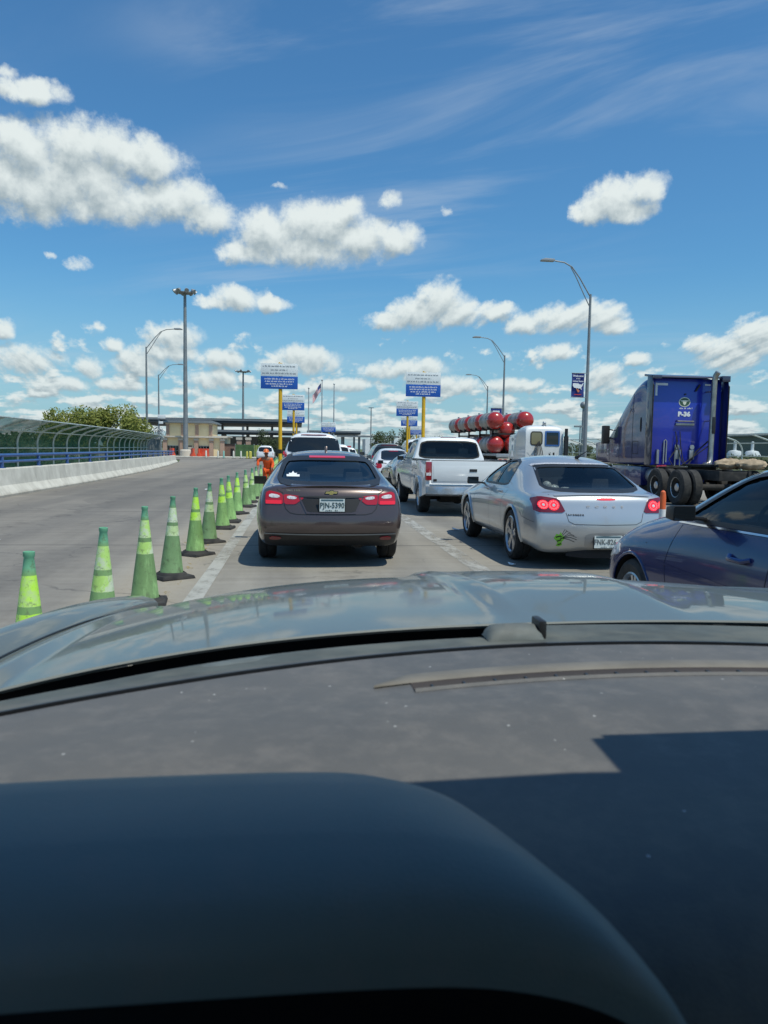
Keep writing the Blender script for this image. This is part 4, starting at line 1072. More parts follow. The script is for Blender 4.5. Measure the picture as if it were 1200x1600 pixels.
def sedan_stations(L, W, H, zs, dz, hz, rg0, rg1, rf, cowl, lip=.06, xr=.60, tail=.0, zb=.20, yroof=None, drop=.0):
    h = W/2; c = H+.012; m = yroof or (rg1+rf)/2
    S = []
    S.append((.13, [(h*.84, .29, .02), (h*.915, .42, -.07), (h*.945, .60, -.08), (h*.925, .80, -.01+tail), (h*.87, zs-.03, .02+tail), (h*.74, dz-.03, -.02+tail), (h*.40, dz, -.06+tail), (0, dz+.004, -.075+tail)]))
    S.append((.30, [(h*.90, .24), (h*.96, .41), (h*.985, .61), (h*.965, .81), (h*.90, zs), (h*.745, dz+.01), (h*.40, dz+.025), (0, dz+.03)]))
    S.append((rg0, [(h*.925, zb+.02), (h*.985, .40), (h*1.0, .62), (h*.985, .82), (h*.915, zs+.012), (h*.79, dz+.02), (h*.42, dz+.05), (0, dz+.055)]))
    t = .5
    S.append((lerp(rg0, rg1, t), [(h*.93, zb), (h*.985, .40), (h*1.0, .62), (h*.985, .82), (h*.925, zs+.015), (lerp(h*.79, xr, t)+.01, lerp(dz, H-.10, t)+.035), (.36, lerp(dz, H-.06, t)+.045), (0, lerp(dz, H-.05, t)+.05)]))
    S.append((rg1, [(h*.93, zb), (h*.98, .40), (h*.995, .62), (h*.98, .82), (h*.925, zs+.015), (xr, H-.09), (.34, c-.05), (0, c-.035)]))
    S.append((m, [(h*.93, zb), (h*.975, .40), (h*.99, .61), (h*.975, .81), (h*.92, zs+.008), (xr+.01, H-.07), (.34, c-.01), (0, c)]))
    S.append((rf, [(h*.93, zb), (h*.975, .40), (h*.99, .61), (h*.975, .80), (h*.915, zs-.005), (xr-.01, H-.11), (.33, c-.065), (0, c-.05)]))
    S.append((lerp(rf, cowl, .55), [(h*.93, zb), (h*.98, .40), (h*.99, .60), (h*.975, .79), (h*.91, zs-.03), (lerp(xr, h*.78, .6), lerp(H-.10, hz+.08, .56)), (.36, lerp(H-.05, hz+.13, .55)), (0, lerp(H-.05, hz+.14, .55))]))
    S.append((cowl, [(h*.93, zb), (h*.985, .40), (h*1.0, .60), (h*.98, .78), (h*.90, zs-.06), (h*.76, hz+.06), (.40, hz+.10), (0, hz+.11)]))
    S.append((lerp(cowl, L, .5), [(h*.925, zb), (h*.985, .40), (h*1.0, .59), (h*.97, .75), (h*.885, zs-.13), (h*.72, hz-.02), (.38, hz+.035), (0, hz+.045)]))
    S.append((L-.42, [(h*.90, .22), (h*.965, .38), (h*.98, .55), (h*.94, .68), (h*.85, .77), (h*.66, hz-.12), (.34, hz-.075), (0, hz-.065)]))
    S.append((L-.20, [(h*.78, .25, -.05), (h*.83, .36, 0), (h*.85, .52, 0), (h*.82, .62, -.03), (h*.76, .69, -.08), (h*.58, .74, -.03), (.30, .765, .02), (0, .77, .03)]))
    return S

# ================================================================== VEHICLES IN THE QUEUE
# ---------- dark brown saloon straight ahead
def build_brown_sedan():
    root = thing('sedan', 'dark brown saloon with white plate and cracked-red tail lamps, straight ahead between cones and pickup', 'car', (.40, 9.35, 0))
    root['label'] = 'dark brown saloon with white star sticker in its rear window, straight ahead'
    paint = car_paint('brown_metallic_paint', (.078, .054, .048), .35, .28, .16, (.16, .14, .13))
    L, W, H = 4.92, 1.855, 1.45; hx = .80
    st = sedan_stations(L, W, H, .975, 1.015, .95, .52, 1.72, 2.75, 3.65, xr=.655, zb=.21)
    B = Body(loft_cage(st, 5, bow_r=.13, bow_f=.32, creases=((4, 0, 4, .35), (2, 0, 9, .25), (5, 0, 1, .6))))
    ax = (1.06, 3.88); Rw = .335
    arches(B, ax, .375, Rw)
    rear = rounded([(-.66, 1.02), (.66, 1.02), (.60, 1.25), (.53, 1.335), (-.53, 1.335), (-.60, 1.25)], 2, .18)
    cabin_cut(B, .95, 3.45, 1.72, 2.62, .45, 1.355, .74, .54)
    window_cut(B, rear, 'rear', (-.5, 2.2))
    fwd = rounded([(-.66, 1.04), (.66, 1.04), (.54, 1.33), (-.54, 1.33)], 2, .15); window_cut(B, fwd, 'front', (2.4, 5))
    side = rounded([(1.12, 1.03), (3.30, 1.02), (2.62, 1.36), (2.1, 1.385), (1.72, 1.355)], 2, .12); window_cut(B, side, 'side', 1.4)
    B.finish('body', [paint, 'seam', 'interior'], root)
    big = [(x*1.03, 1.18+(z-1.18)*1.05) for x, z in rear]
    B.patch(big, 'rear', -.004, .05, 0).build('rear_window', 'tint_glass', root, 60)
    q = B.strip(rear, 'rear', .06, .007, True); q.build('window_border', 'black_plastic', root, 60)
    B.patch([(x*1.03, 1.18+(z-1.18)*1.05) for x, z in fwd], 'front', -.004, .06, 0).build('windscreen', 'clear_glass', root, 60)
    for pl in ('left', 'right'):
        B.patch([(lerp(2.2, y, 1.02), lerp(1.2, z, 1.06)) for y, z in side], pl, -.006, .06, 0).build('side_window', 'tint_glass', root, 60)
        q = B.strip(side, pl, .03, .004, True); q = B.strip([(2.25, 1.02), (2.27, 1.385)], pl, .07, .004, mb=q); q.build('window_trim', 'black_plastic', root, 60)
    # lamps: wing-shaped, split by the boot line, pale reversing cells inside
    for s in (-1, 1):
        fx = lambda P: [(s*x, z) for x, z in P]
        outer = [(-.80, .79), (-.79, .925), (-.745, .947), (-.59, .915), (-.575, .79)]
        inner = [(-.565, .79), (-.58, .912), (-.345, .885), (-.335, .862), (-.42, .800), (-.445, .79)]
        q = B.patch(fx(rounded(outer, 1, .12)), 'rear', .008, .04, .03); q = B.patch(fx(rounded(inner, 1, .12)), 'rear', .008, .04, .03, mb=q); tl = q.build('tail_light', 'red_lens', root, 40)
        q = B.patch(fx(rounded([(-.755, .865), (-.745, .915), (-.63, .900), (-.615, .865)], 1)), 'rear', .012, .04, .005); q = B.patch(fx(rounded([(-.535, .855), (-.53, .895), (-.41, .878), (-.43, .848)], 1)), 'rear', .012, .04, .005, mb=q); q.build('reversing_lens', 'clear_lens', tl, 40)
        q = B.patch(fx([(-.79, .792), (-.79, .835), (-.60, .835), (-.60, .792)]), 'rear', .011, .04, .004); q.build('lit_cell', 'red_lit_dim', tl, 40)
        B.patch(fx(rounded([(-.745, .36), (-.745, .405), (-.60, .40), (-.61, .365)], 1)), 'rear', .016, .04, .01).build('reflector', 'red_dark', root, 40)
    # boot lid lines, number plate recess, lower valance, bright bead
    q = MB()
    for s in (-1, 1): q = B.strip([(s*-.57, .79), (s*-.55, .735), (s*-.50, .69), (s*-.42, .672), (0, .668)], 'rear', .009, .003, mb=q)
    for s in (-1, 1): q = B.strip([(s*-.585, .92), (s*-.72, 1.0)], 'rear', .01, .003, mb=q)
    for pl in ('left', 'right'):
        for yy in (1.45, 2.28, 3.25): q = B.strip([(yy, .98), (yy+.02, .6), (yy, .32)], pl, .008, .002, mb=q)
        q = B.strip([(1.2, .3), (3.4, .3)], pl, .01, .002, mb=q)
    q.build('panel_gap', 'seam', root, 0)
    B.patch(rounded([(-.37, .872), (.37, .872), (.285, .69), (-.285, .69)], 1, .12), 'rear', .002, .05, 0).build('plate_recess', 'recess_shade', root, 40)  # flush patch; the shade of a recess is put into its dark colour
    q = B.strip([(-.385, .87), (-.295, .687), (.295, .687), (.385, .87)], 'rear', .016, .010); q.build('recess_edge', paint, root, 40)
    q = B.patch(rounded([(-.42, .872), (.42, .872), (.38, .892), (-.38, .892)], 1), 'rear', .012, .05, .01); q.build('boot_handle_bar', 'black_plastic', root, 40)
    q = B.patch(rounded([(-.80, .27), (.80, .27), (.81, .425), (-.81, .425)], 1, .1), 'rear', .006, .05, .03); q.build('lower_valance', 'black_plastic', root, 40)
    q = B.strip([(-.80, .437), (-.4, .432), (0, .432), (.4, .432), (.80, .437)], 'rear', .014, .012); q.build('bright_bead', 'pole', root, 40)
    # lip of the boot lid
    q = MB(); rows = []
    for i in range(25):
        x = lerp(-.60, .60, i/24); l, n = B.hit(x, 1.0-.03*(x/.7)**2, 'rear')
        if l is None: continue
        zz = 1.028-.045*(x/.7)**2
        rows.append([(x, l.y+.012, zz-.040), (x, l.y-.002, zz-.022), (x, l.y-.004, zz-.010), (x, l.y+.012, zz-.002), (x, l.y+.10, zz-.012)])
    q.grid(rows); q.build('boot_lip', paint, root, 60)
    l, n = B.hit(0, .775, 'rear'); plate(root, .01, l.y-.03, .788, 'PJN-5390', .04)
    l, n = B.hit(0, .93, 'rear'); em = holder('emblem', root, (0.005, l.y-.012, .932))
    bt = [(-.085, .006), (-.075, .024), (-.026, .024), (-.02, .034), (.028, .034), (.026, .022), (.085, .022), (.075, -.010), (.022, -.012), (.016, -.030), (-.032, -.030), (-.028, -.012), (-.09, -.012)]
    MB().prism([(x*.98, z*1.0) for x, z in bt], -.0, .008).build('emblem_rim', 'chrome', em, 0)
    MB().prism([(x*.84, z*.74) for x, z in bt], -.004, .001).build('emblem_face', 'gold', em, 0)
    surf_text(B, 'MALIBU', -.53, .957, .030, .028, 'chrome', root)
    surf_text(B, 'LT', .60, .962, .028, .024, 'chrome', root)
    # third brake lamp under the roof edge, sticker, fin
    B.patch([(-.25, 1.338), (.25, 1.338), (.25, 1.36), (-.25, 1.36)], 'rear', .012, .05, .012).build('high_brake_light', 'red_lit_dim', root, 40)
    stk = [(-.08, -.03), (-.085, .0), (-.05, .0), (-.055, .02), (-.02, .018), (0, .05), (.02, .018), (.055, .022), (.045, 0), (.085, .0), (.085, -.03)]
    B.patch([(x-.47, z*.8+1.13) for x, z in stk], 'rear', .001, .05, 0).build('star_sticker', 'white_print', root, 0)
    q = MB(); q.prism([(1.95, 1.42), (2.2, 1.435), (2.16, 1.455), (2.03, 1.50), (1.99, 1.505)], -.018, .018, axis='x'); q.build('antenna_fin', paint, root, bevel=.008)
    wheels(root, hx, ax, Rw, .225, .225, 'alloy', 5)
    mirrors(root, .87, 3.02, .955, 'black_plastic')
    for x in (-.38, .38): seat(root, x, 2.25, .33)
    seat(root, 0, 1.45, .30, 1.2, bench=True)
    q = MB(); q.box(-.68, .68, .72, 1.42, .955, .985); q.box(-.70, .70, 3.0, 3.45, .85, .98); q.box(-.72, .72, .9, 3.4, .40, .455); q.build('parcel_shelf', 'interior', root, bevel=.01)
    q = MB(); q.box(-.55, .55, .3, .9, .25, .33); q.box(-.75, .75, .9, 4.2, .19, .24); q.tube([(.35, .3, .3), (.35, .9, .3)], .09, 10); q.build('underbody', 'seam', root, 0)
    q = MB(); q.box(-.11, .11, 2.55, 2.6, 1.22, 1.30); q.build('inside_mirror', 'black_plastic', root, bevel=.01)
    return root
M['recess_shade'] = mat('painted_recess_shade', (.010, .009, .009), .5)
M['red_lit_dim'] = mat('dim_lit_red_lens', (.55, .008, .015), .15, coat=1, emit=((1, .02, .04), .35))
build_brown_sedan()

# ---------- silver saloon, right lane
def build_silver_sedan():
    root = thing('sedan', 'silver saloon with lit round brake lamps and a green decal on its bumper', 'car', (3.80, 9.15, 0))
    paint = car_paint('silver_metallic_paint', (.46, .48, .49), .55, .34, .25, (.36, .34, .31))
    L, W, H = 4.87, 1.84, 1.43; hx = .80
    st = sedan_stations(L, W, H, 0.935, .955, .95, .50, 1.30, 2.70, 3.50, xr=.62, zb=.22, yroof=2.0)
    st[0][1][0] = (.77, .20, .03); st[0][1][1] = (.845, .36, -.06); st[1][1][0] = (.82, .20)
    B = Body(loft_cage(st, 5, bow_r=.10, bow_f=.3, creases=((4, 0, 4, .4), (5, 0, 1, .5))))
    ax = (1.06, 3.80); Rw = .345
    arches(B, ax, .385, Rw)
    rear = rounded([(-.66, .985), (.66, .985), (.60, 1.18), (.55, 1.29), (-.55, 1.29), (-.60, 1.18)], 2, .16)
    cabin_cut(B, .80, 3.32, 1.42, 2.50, .45, 1.29, .74, .54); window_cut(B, rear, 'rear', (-.5, 2.0))
    fwd = rounded([(-.64, 1.03), (.64, 1.03), (.53, 1.285), (-.53, 1.285)], 2, .15); window_cut(B, fwd, 'front', (2.66, 5))
    sw = rounded([(1.56, .995), (3.14, .985), (2.56, 1.325), (2.05, 1.355), (1.72, 1.31), (1.60, 1.18)], 2, .14); window_cut(B, sw, 'side', 1.4)
    B.finish('body', [paint, 'seam', 'interior'], root)
    B.patch([(x*1.03, 1.14+(z-1.14)*1.05) for x, z in rear], 'rear', -.004, .05, 0).build('rear_window', 'tint_glass', root, 60)
    B.strip(rear, 'rear', .035, .003, True).build('window_border', 'black_plastic', root, 60)
    B.strip([(x*1.04, 1.14+(z-1.14)*1.16) for x, z in rear if z > 1.255], 'rear', .016, .006).build('bright_roof_edge', 'clear_lens', root, 60)
    B.patch([(x*1.03, 1.18+(z-1.18)*1.05) for x, z in fwd], 'front', -.004, .06, 0).build('windscreen', 'clear_glass', root, 60)
    for pl in ('left', 'right'):
        B.patch([(lerp(2.2, y, 1.02), lerp(1.15, z, 1.06)) for y, z in sw], pl, -.006, .06, 0).build('side_window', 'deep_glass', root, 60)
        q = B.strip(sw, pl, .028, .004, True); q = B.strip([(2.26, .99), (2.30, 1.345)], pl, .055, .005, mb=q); q.build('window_trim', 'black_plastic', root, 60)
    for s in (-1, 1):
        fx = lambda P: [(s*x, z) for x, z in P]
        tl = B.patch(fx(rounded([(-.865, .725), (-.862, .885), (-.80, .915), (-.58, .895), (-.50, .725)], 1, .12)), 'rear', .010, .04, .04).build('tail_light', 'red_dark', root, 40)
        for cx, cz, r in ((-.645, .812, .070), (-.765, .815, .060)):
            circ = [(s*(cx+r*cos(2*pi*k/20)), cz+r*.92*sin(2*pi*k/20)) for k in range(20)]
            c2 = [(s*(cx+r*.26*cos(2*pi*k/14)), cz+r*.26*sin(2*pi*k/14)) for k in range(14)]
            q = B.patch(circ, 'rear', .014, .04, .004); q.build('lit_ring', 'led_red', tl, 40)
            q = MB()
            for k in range(12):
                a = 2*pi*k/12; dd = [(s*(cx+(r*.70+.012*cos(b))*cos(a)-.012*sin(b)*sin(a)), cz+(r*.70+.012*cos(b))*sin(a)*.92+.012*sin(b)*cos(a)) for b in [2*pi*j/6 for j in range(6)]]
                q = B.patch(dd, 'rear', .017, .1, 0, mb=q)
            q.build('led_dot', 'led_hot', tl, 0)
            B.patch(c2, 'rear', .018, .05, .004).build('reversing_lens', 'clear_lens', tl, 40)
        q = MB(); q = B.strip([(s*-.50, .725), (s*-.47, .62), (s*-.40, .585), (0, .578)], 'rear', .007, .003, mb=q)
        q = B.strip([(s*-.595, .90), (s*-.68, .94)], 'rear', .006, .003, mb=q); q.build('panel_gap', 'gap_grey', root, 0)
    q = MB()
    for pl in ('left', 'right'):
        for ln in ([(1.45, .93), (1.62, .80), (1.62, .55), (1.55, .32)], [(2.30, .95), (2.33, .6), (2.30, .30)], [(3.28, .93), (3.32, .6), (3.25, .30)], [(1.5, .305), (3.3, .305)]): q = B.strip(ln, pl, .006, .002, mb=q)
        q = B.strip([(.15, .60), (.55, .64), (.66, .70)], pl, .005, .002, mb=q)
    q.build('panel_gap', 'gap_grey', root, 0)
    for yy in (1.80, 2.62):
        for s in (-1, 1):
            l, n = B.hit(yy, .90, 'left'); q = MB(); q.tube([(s*(abs(l.x)+.005), yy-.09, .90), (s*(abs(l.x)+.035), yy-.05, .902), (s*(abs(l.x)+.035), yy+.06, .902), (s*(abs(l.x)+.005), yy+.09, .90)], .013, 8); q.build('door_handle', paint, root, 60)
    # flared rear arch lip
    for yy in ax:
        for s in (-1, 1):
            pts = []
            for k in range(19):
                a = R(-8+196*k/18); l, n = B.hit(yy+.392*cos(a), Rw+.392*sin(a), 'left')
                if l is not None: pts.append((s*(abs(l.x)+.002), l.y, l.z))
            if len(pts) > 3: MB().tube(pts, .020, 8).build('arch_lip', paint, root, 60)
    q = B.strip([(-.62, .928), (-.3, .942), (0, .945), (.3, .942), (.62, .928)], 'rear', .016, .012); q.build('boot_lip', paint, root, 60)
    B.patch(rounded([(-.10, .885), (.14, .885), (.14, .907), (-.10, .907)], 1), 'rear', .010, .04, .008).build('high_brake_light', 'red_lit', root, 40)
    l, n = B.hit(0, .86, 'rear')
    surf_text(B, 'DODGE', -.22, .80, .046, .11, 'clear_lens', root, 1.25)
    surf_text(B, 'AVENGER', -.47, .70, .030, .030, 'gap_grey', root, 1.15)
    l, n = B.hit(.12, .45, 'rear')
    B.patch(rounded([(-.24, .27), (.32, .27), (.35, .475), (-.27, .475)], 2, .15), 'rear', .003, .05, 0).build('plate_recess', 'silver_recess_shade', root, 40)  # flush patch in a darker copy of the silver, recess shade as colour
    plate(root, .04, B.hit(.04, .37, 'rear')[0].y-.022, .368, 'FNK-826-C', .03, w=.36, h=.155, ink='grey_ink')
    # green and black decal on the bumper
    dk = [(-.52, .50), (-.49, .57), (-.45, .555), (-.43, .60), (-.40, .545), (-.36, .53), (-.375, .48), (-.40, .45), (-.385, .40), (-.43, .375), (-.47, .39), (-.455, .43), (-.475, .46)]
    B.patch([(x*.85-.20, z*.85-.02) for x, z in dk], 'rear', .003, .04, 0).build('decal', 'lime', root, 0)
    q = MB()
    for i, (dx, dz) in enumerate(((.22, .06), (.26, .03), (.27, -.01), (.24, -.05), (.16, .10), (.10, .13))): q = B.strip([(-.56, .415+i*.006-.02), (-.56+dx*.42, .43+dz*.7), (-.56+dx*.75, .42+dz*.75-.02)], 'rear', .006, .004, mb=q)
    for a, b_ in (((-.62, .42), (-.56, .44)), ((-.60, .37), (-.55, .39)), ((-.58, .325), (-.54, .34))): q = B.strip([a, b_], 'rear', .014, .005, mb=q)
    q.build('decal_lines', 'seam', root, 0)
    B.patch(rounded([(-.45, .15), (.45, .15), (.40, .25), (-.40, .25)], 1), 'rear', .005, .05, .02).build('lower_valance', 'seam', root, 40)
    q = MB(); q.tube([(.12, 1.42, 1.395), (.14, 1.36, 1.42)], [.028, .02], 8); q.tube([(.14, 1.36, 1.42), (.20, 1.18, 1.50)], [.010, .005], 6); q.build('stub_antenna', 'black_plastic', root, 60)
    wheels(root, hx+.005, ax, Rw, .225, .252, 'alloy', 5, 'twin'); mirrors(root, .90, 2.95, 1.0, 'black_plastic', sc=.9)
    for x in (-.38, .38): seat(root, x, 2.2, .30)
    seat(root, 0, 1.38, .26, 1.2, bench=True)
    q = MB(); q.box(-.68, .68, .72, 1.35, .915, .94); q.box(-.70, .70, 2.95, 3.3, .82, .95); q.box(-.72, .72, .9, 3.3, .40, .455); q.build('parcel_shelf', 'interior', root, bevel=.01)
    q = MB(); q.box(-.6, .6, .35, 4.2, .20, .27); q.tube([(-.4, .25, .28), (-.4, .9, .28)], .08, 10); q.build('underbody', 'seam', root, 0)
    # light things lying on the parcel shelf behind the rear window
    q = MB(); q.ball((-.42, 1.05, 1.01), .07, 10, 7); q.ball((-.30, 1.1, .98), .06, 10, 7, sc=(1.3, 1, .8)); q.ball((-.16, 1.05, .97), .05, 10, 7, sc=(1.6, 1, .6)); q.build('shelf_clutter', 'clear_lens', root, 60)
    return root
M['gap_grey'] = mat('grey_panel_gap', (.07, .07, .075), .6)
M['silver_recess_shade'] = car_paint('shaded_silver_paint', (.34, .35, .36), .4, .4, .2)
M['led_red'] = mat('lit_led_ring', (.5, .01, .02), .2, coat=1, emit=((1, .02, .03), .9))
M['led_hot'] = mat('lit_led_dots', (.7, .05, .05), .2, emit=((1, .10, .12), 1.6))
M['lime'] = mat('lime_green_decal', (.20, .55, .05), .5)
build_silver_sedan()

# ---------- blue saloon cut by the right picture edge
def build_blue_sedan():
    root = thing('sedan', 'dark blue saloon cut off by the right picture edge, behind the silver one', 'car', (3.50, 1.95, 0))
    paint = car_paint('dark_blue_metallic_paint', (.002, .014, .085), .0, .25, .0, coat=.6)
    L, W, H = 4.70, 1.80, 1.49; hx = .78
    st = sedan_stations(L, W, H, .975, 1.01, .96, .55, 1.40, 2.78, 3.50, xr=.60, zb=.2, yroof=2.05)
    B = Body(loft_cage(st, 5, bow_r=.1, bow_f=.35, creases=((4, 0, 4, .35), (2, 2, 9, .35))))
    ax = (.98, 3.80); Rw = .325
    arches(B, ax, .365, Rw)
    rear = rounded([(-.60, 1.05), (.60, 1.05), (.50, 1.34), (-.50, 1.34)], 2, .16)
    cabin_cut(B, .90, 3.34, 1.42, 2.62, .42, 1.41, .73, .53); window_cut(B, rear, 'rear', (-.5, 1.9))
    fwd = rounded([(-.64, 1.03), (.64, 1.03), (.53, 1.34), (-.53, 1.34)], 2, .12); window_cut(B, fwd, 'front', (2.2, 5))
    sw = rounded([(1.05, 1.05), (3.24, 1.02), (2.72, 1.345), (2.1, 1.405), (1.55, 1.36)], 2, .10); window_cut(B, sw, 'side', 1.4)
    B.finish('body', [paint, 'seam', 'interior'], root)
    B.patch([(x*1.03, 1.18+(z-1.18)*1.05) for x, z in rear], 'rear', -.004, .06, 0).build('rear_window', 'tint_glass', root, 60)
    B.patch([(x*1.03, 1.18+(z-1.18)*1.05) for x, z in fwd], 'front', -.004, .06, 0).build('windscreen', 'clear_glass', root, 60)
    for pl in ('left', 'right'):
        B.patch([(lerp(2.1, y, 1.02), lerp(1.17, z, 1.06)) for y, z in sw], pl, -.008, .06, 0).build('side_window', 'blue_car_glass', root, 60)
        q = B.strip(sw, pl, .03, .004, True); q = B.strip([(2.05, 1.0), (2.03, 1.37)], pl, .09, .005, mb=q); q.build('window_trim', 'black_plastic', root, 60)
        B.strip([(y, z-.022) for y, z in ((1.0, 1.05), (2.0, 1.035), (3.28, 1.013))], pl, .012, .006).build('bright_waist_strip', 'chrome', root, 60)
        top = [(3.32, 1.02), (2.76, 1.362), (2.1, 1.428), (1.5, 1.385)]
        B.strip(top, pl, .014, .008).build('bright_roof_strip', 'chrome', root, 60)
        q = MB()
        for ln in ([(3.20, .98), (3.26, .7), (3.16, .28)], [(2.06, .98), (2.08, .6), (2.05, .28)], [(1.25, .96), (1.42, .75), (1.36, .3)], [(3.6, .80), (3.62, .80)]): q = B.strip(ln, pl, .005, .002, mb=q)
        q.build('panel_gap', 'seam', root, 0)
        s = -1 if pl == 'left' else 1
        for yy in (1.72, 2.36):
            l, n = B.hit(yy, .845, pl); MB().tube([(l.x+s*.0, yy-.11, .86), (l.x+s*.03, yy-.07, .845), (l.x+s*.032, yy+.07, .845), (l.x+s*.0, yy+.11, .86)], .016, 8).build('door_handle', paint, root, 60)
        hl = rounded([(4.02, .66), (4.10, .745), (4.36, .70), (4.45, .62), (4.30, .60)], 1, .15); B.patch(hl, pl, .006, .04, .01).build('headlight', 'clear_lens', root, 40)
        B.strip([(1.0, .67), (2.0, .66), (3.1, .68), (3.42, .70)], pl, .012, .004).build('side_crease', paint, root, 60)
    for yy in ax:
        for s in (-1, 1):
            pts = []
            for k in range(19):
                a = R(-8+196*k/18); l, n = B.hit(yy+.37*cos(a), Rw+.37*sin(a), 'left')
                if l is not None: pts.append((s*(abs(l.x)-.004), l.y, l.z))
            if len(pts) > 3: MB().tube(pts, .014, 8).build('arch_lip', paint, root, 60)
    wheels(root, hx, ax, Rw, .215, .215, 'alloy', 5, 'twin'); mirrors(root, .87, 2.88, 1.085, 'black_plastic', sc=.82)
    for x in (-.37, .37): seat(root, x, 2.0, .33)
    seat(root, 0, 1.25, .30, 1.2, bench=True)
    q = MB(); q.box(-.70, .70, 2.85, 3.28, .80, .96); q.box(-.72, .72, .9, 3.25, .38, .43); q.box(-.65, .65, .6, 1.2, .96, .985); q.build('dashboard', 'dash_beige', root, bevel=.03)
    q = MB(); q.lathe([(.185, -.012), (.198, 0), (.185, .012), (.172, 0), (.185, -.012)], 28, axis='y'); q.box(-.17, .17, -.01, .01, -.02, .02); q.box(-.02, .02, -.01, .01, -.17, 0)
    w_ = q.build('steering_wheel', 'black_plastic', root); w_.location = (-.37, 2.66, 1.0); w_.rotation_euler = (R(-22), 0, 0)
    q = MB(); q.box(-.6, .6, .35, 4.2, .19, .26); q.build('underbody', 'seam', root, 0)
    return root
M['blue_car_glass'] = glass('blue_car_side_glass', (.34, .42, .40))
M['dash_beige'] = mat('warm_grey_dash', (.11, .105, .09), .7, var=.15)
build_blue_sedan()

# ---------- white pickup, right lane
def build_pickup():
    root = thing('pickup_truck', 'worn white pickup truck with dented bumper and black tailgate handle, right lane', 'pickup', (3.77, 16.75, 0))
    paint = car_paint('old_white_paint', (.70, .72, .72), 0, .4, .3, (.35, .32, .28))
    hw = .965
    # cab and nose in one skin (tail of the cab at y 2.25)
    def row(y, w, zs, xt, zt, zb=.42, d=0.0):
        return (y, [(w*.93, zb, d), (w*.985, .58, d), (w, .80, d), (w*.985, 1.02, d), (w*.955, zs, d), (xt, zt-.03, d), (xt*.62, zt, d), (0, zt+.01, d)])
    st = [(2.28, [(hw*.95, .42, 0), (hw*.985, .58, 0), (hw, .80, 0), (hw*.985, 1.02, 0), (hw*.955, 1.21, 0), (.76, 1.74, .13), (.45, 1.79, .15), (0, 1.80, .15)]),
          row(2.55, hw, 1.21, .745, 1.80), row(3.3, hw, 1.21, .745, 1.815), row(3.85, hw, 1.20, .73, 1.77), row(4.15, hw, 1.18, .78, 1.44), row(4.45, hw, 1.16, .84, 1.20), row(5.1, hw, 1.10, .82, 1.16), row(5.6, hw*.985, 1.04, .80, 1.09), row(5.78, hw*.95, .98, .76, 1.0)]
    B = Body(loft_cage(st, 5, bow_r=.02, bow_f=.06, creases=((4, 0, 8, .7), (5, 0, 4, .3)), cap_crease=.8), 3)
    Rw = .365; ax = (1.22, 4.75)
    arches(B, (4.75,), .43, Rw+.02)
    rear = rounded([(-.78, 1.27), (.78, 1.27), (.70, 1.69), (-.70, 1.69)], 2, .12)
    cabin_cut(B, 2.42, 4.1, 2.55, 3.7, .6, 1.73, .84, .66); window_cut(B, rear, 'rear', (1.0, 3.0))
    fwd = rounded([(-.78, 1.23), (.78, 1.23), (.66, 1.70), (-.66, 1.70)], 2, .12); window_cut(B, fwd, 'front', (3.5, 7))
    sw = rounded([(2.55, 1.26), (4.12, 1.24), (3.72, 1.69), (2.62, 1.72)], 2, .10); window_cut(B, sw, 'side', 1.4)
    B.finish('cab', [paint, 'seam', 'interior'], root)
    B.patch([(x*1.03, 1.48+(z-1.48)*1.05) for x, z in rear], 'rear', -.004, .08, 0).build('rear_window', 'tint_glass', root, 60)
    B.strip(rear, 'rear', .035, .004, True).build('window_seal', 'black_rubber', root, 60)
    B.patch(fwd, 'front', -.004, .08, 0).build('windscreen', 'clear_glass', root, 60)
    for pl in ('left', 'right'):
        B.patch([(lerp(3.2, y, 1.03), lerp(1.45, z, 1.05)) for y, z in sw], pl, -.006, .08, 0).build('side_window', 'deep_glass', root, 60)
        q = B.strip(sw, pl, .03, .004, True); q.build('window_trim', 'black_plastic', root, 60)
        q = MB()
        for ln in ([(2.5, 1.2), (2.5, .5)], [(3.95, 1.2), (4.0, .5)]): q = B.strip(ln, pl, .012, .003, mb=q)
        q = B.strip([(2.3, .83), (4.25, .83)], pl, .05, .010, mb=q); q.build('side_moulding', 'lamp_grey', root, 0)
    # box: two walls with the arch cut out, floor, front board
    arc = [(ax[0]+.44*cos(R(a)), Rw+.03+.44*sin(R(a))) for a in range(0, 181, 12)]
    out = [(.07, .50)] + [p for p in arc[::-1] if p[1] > .3] + [(2.26, .48), (2.26, 1.20), (2.26, 1.235), (.07, 1.235)]
    for s in (-1, 1):
        q = MB(); q.prism(out, s*(hw-.09), s*hw, axis='x')
        bs = q.build('bed_side', paint, root, bevel=.014)
        q = MB(); q.tube([(s*(hw+.006), ax[0]+.45*cos(R(a)), Rw+.03+.45*sin(R(a))) for a in range(0, 181, 10)], .022, 8); q.build('arch_lip', paint, bs, 60)
        q = MB(); q.box(s*(hw-.10), s*(hw+.012), .1, 2.24, 1.237, 1.262); q.build('bed_rail_cap', 'black_plastic', bs, bevel=.006)
        q = MB(); q.box(s*(hw+.003), s*(hw+.016), ax[0]+.46, 2.26, .80, .85); q.build('side_moulding', 'lamp_grey', bs, 0)
        # upright tail lamp on the corner post
        q = MB(); q.box(s*.842, s*(hw+.004), .035, .20, .80, 1.21); tl = q.build('tail_light', 'red_dark_lit', root, bevel=.012)
        q = MB(); q.box(s*.85, s*(hw-.005), .030, .034, .905, .97); q.build('reversing_lens', 'clear_lens', tl, 0)
    q = MB(); q.box(-.87, .87, .1, 2.25, .66, .70); q.box(-.88, .88, 2.2, 2.26, .70, 1.23); q.build('bed_floor', paint, root, bevel=.004)
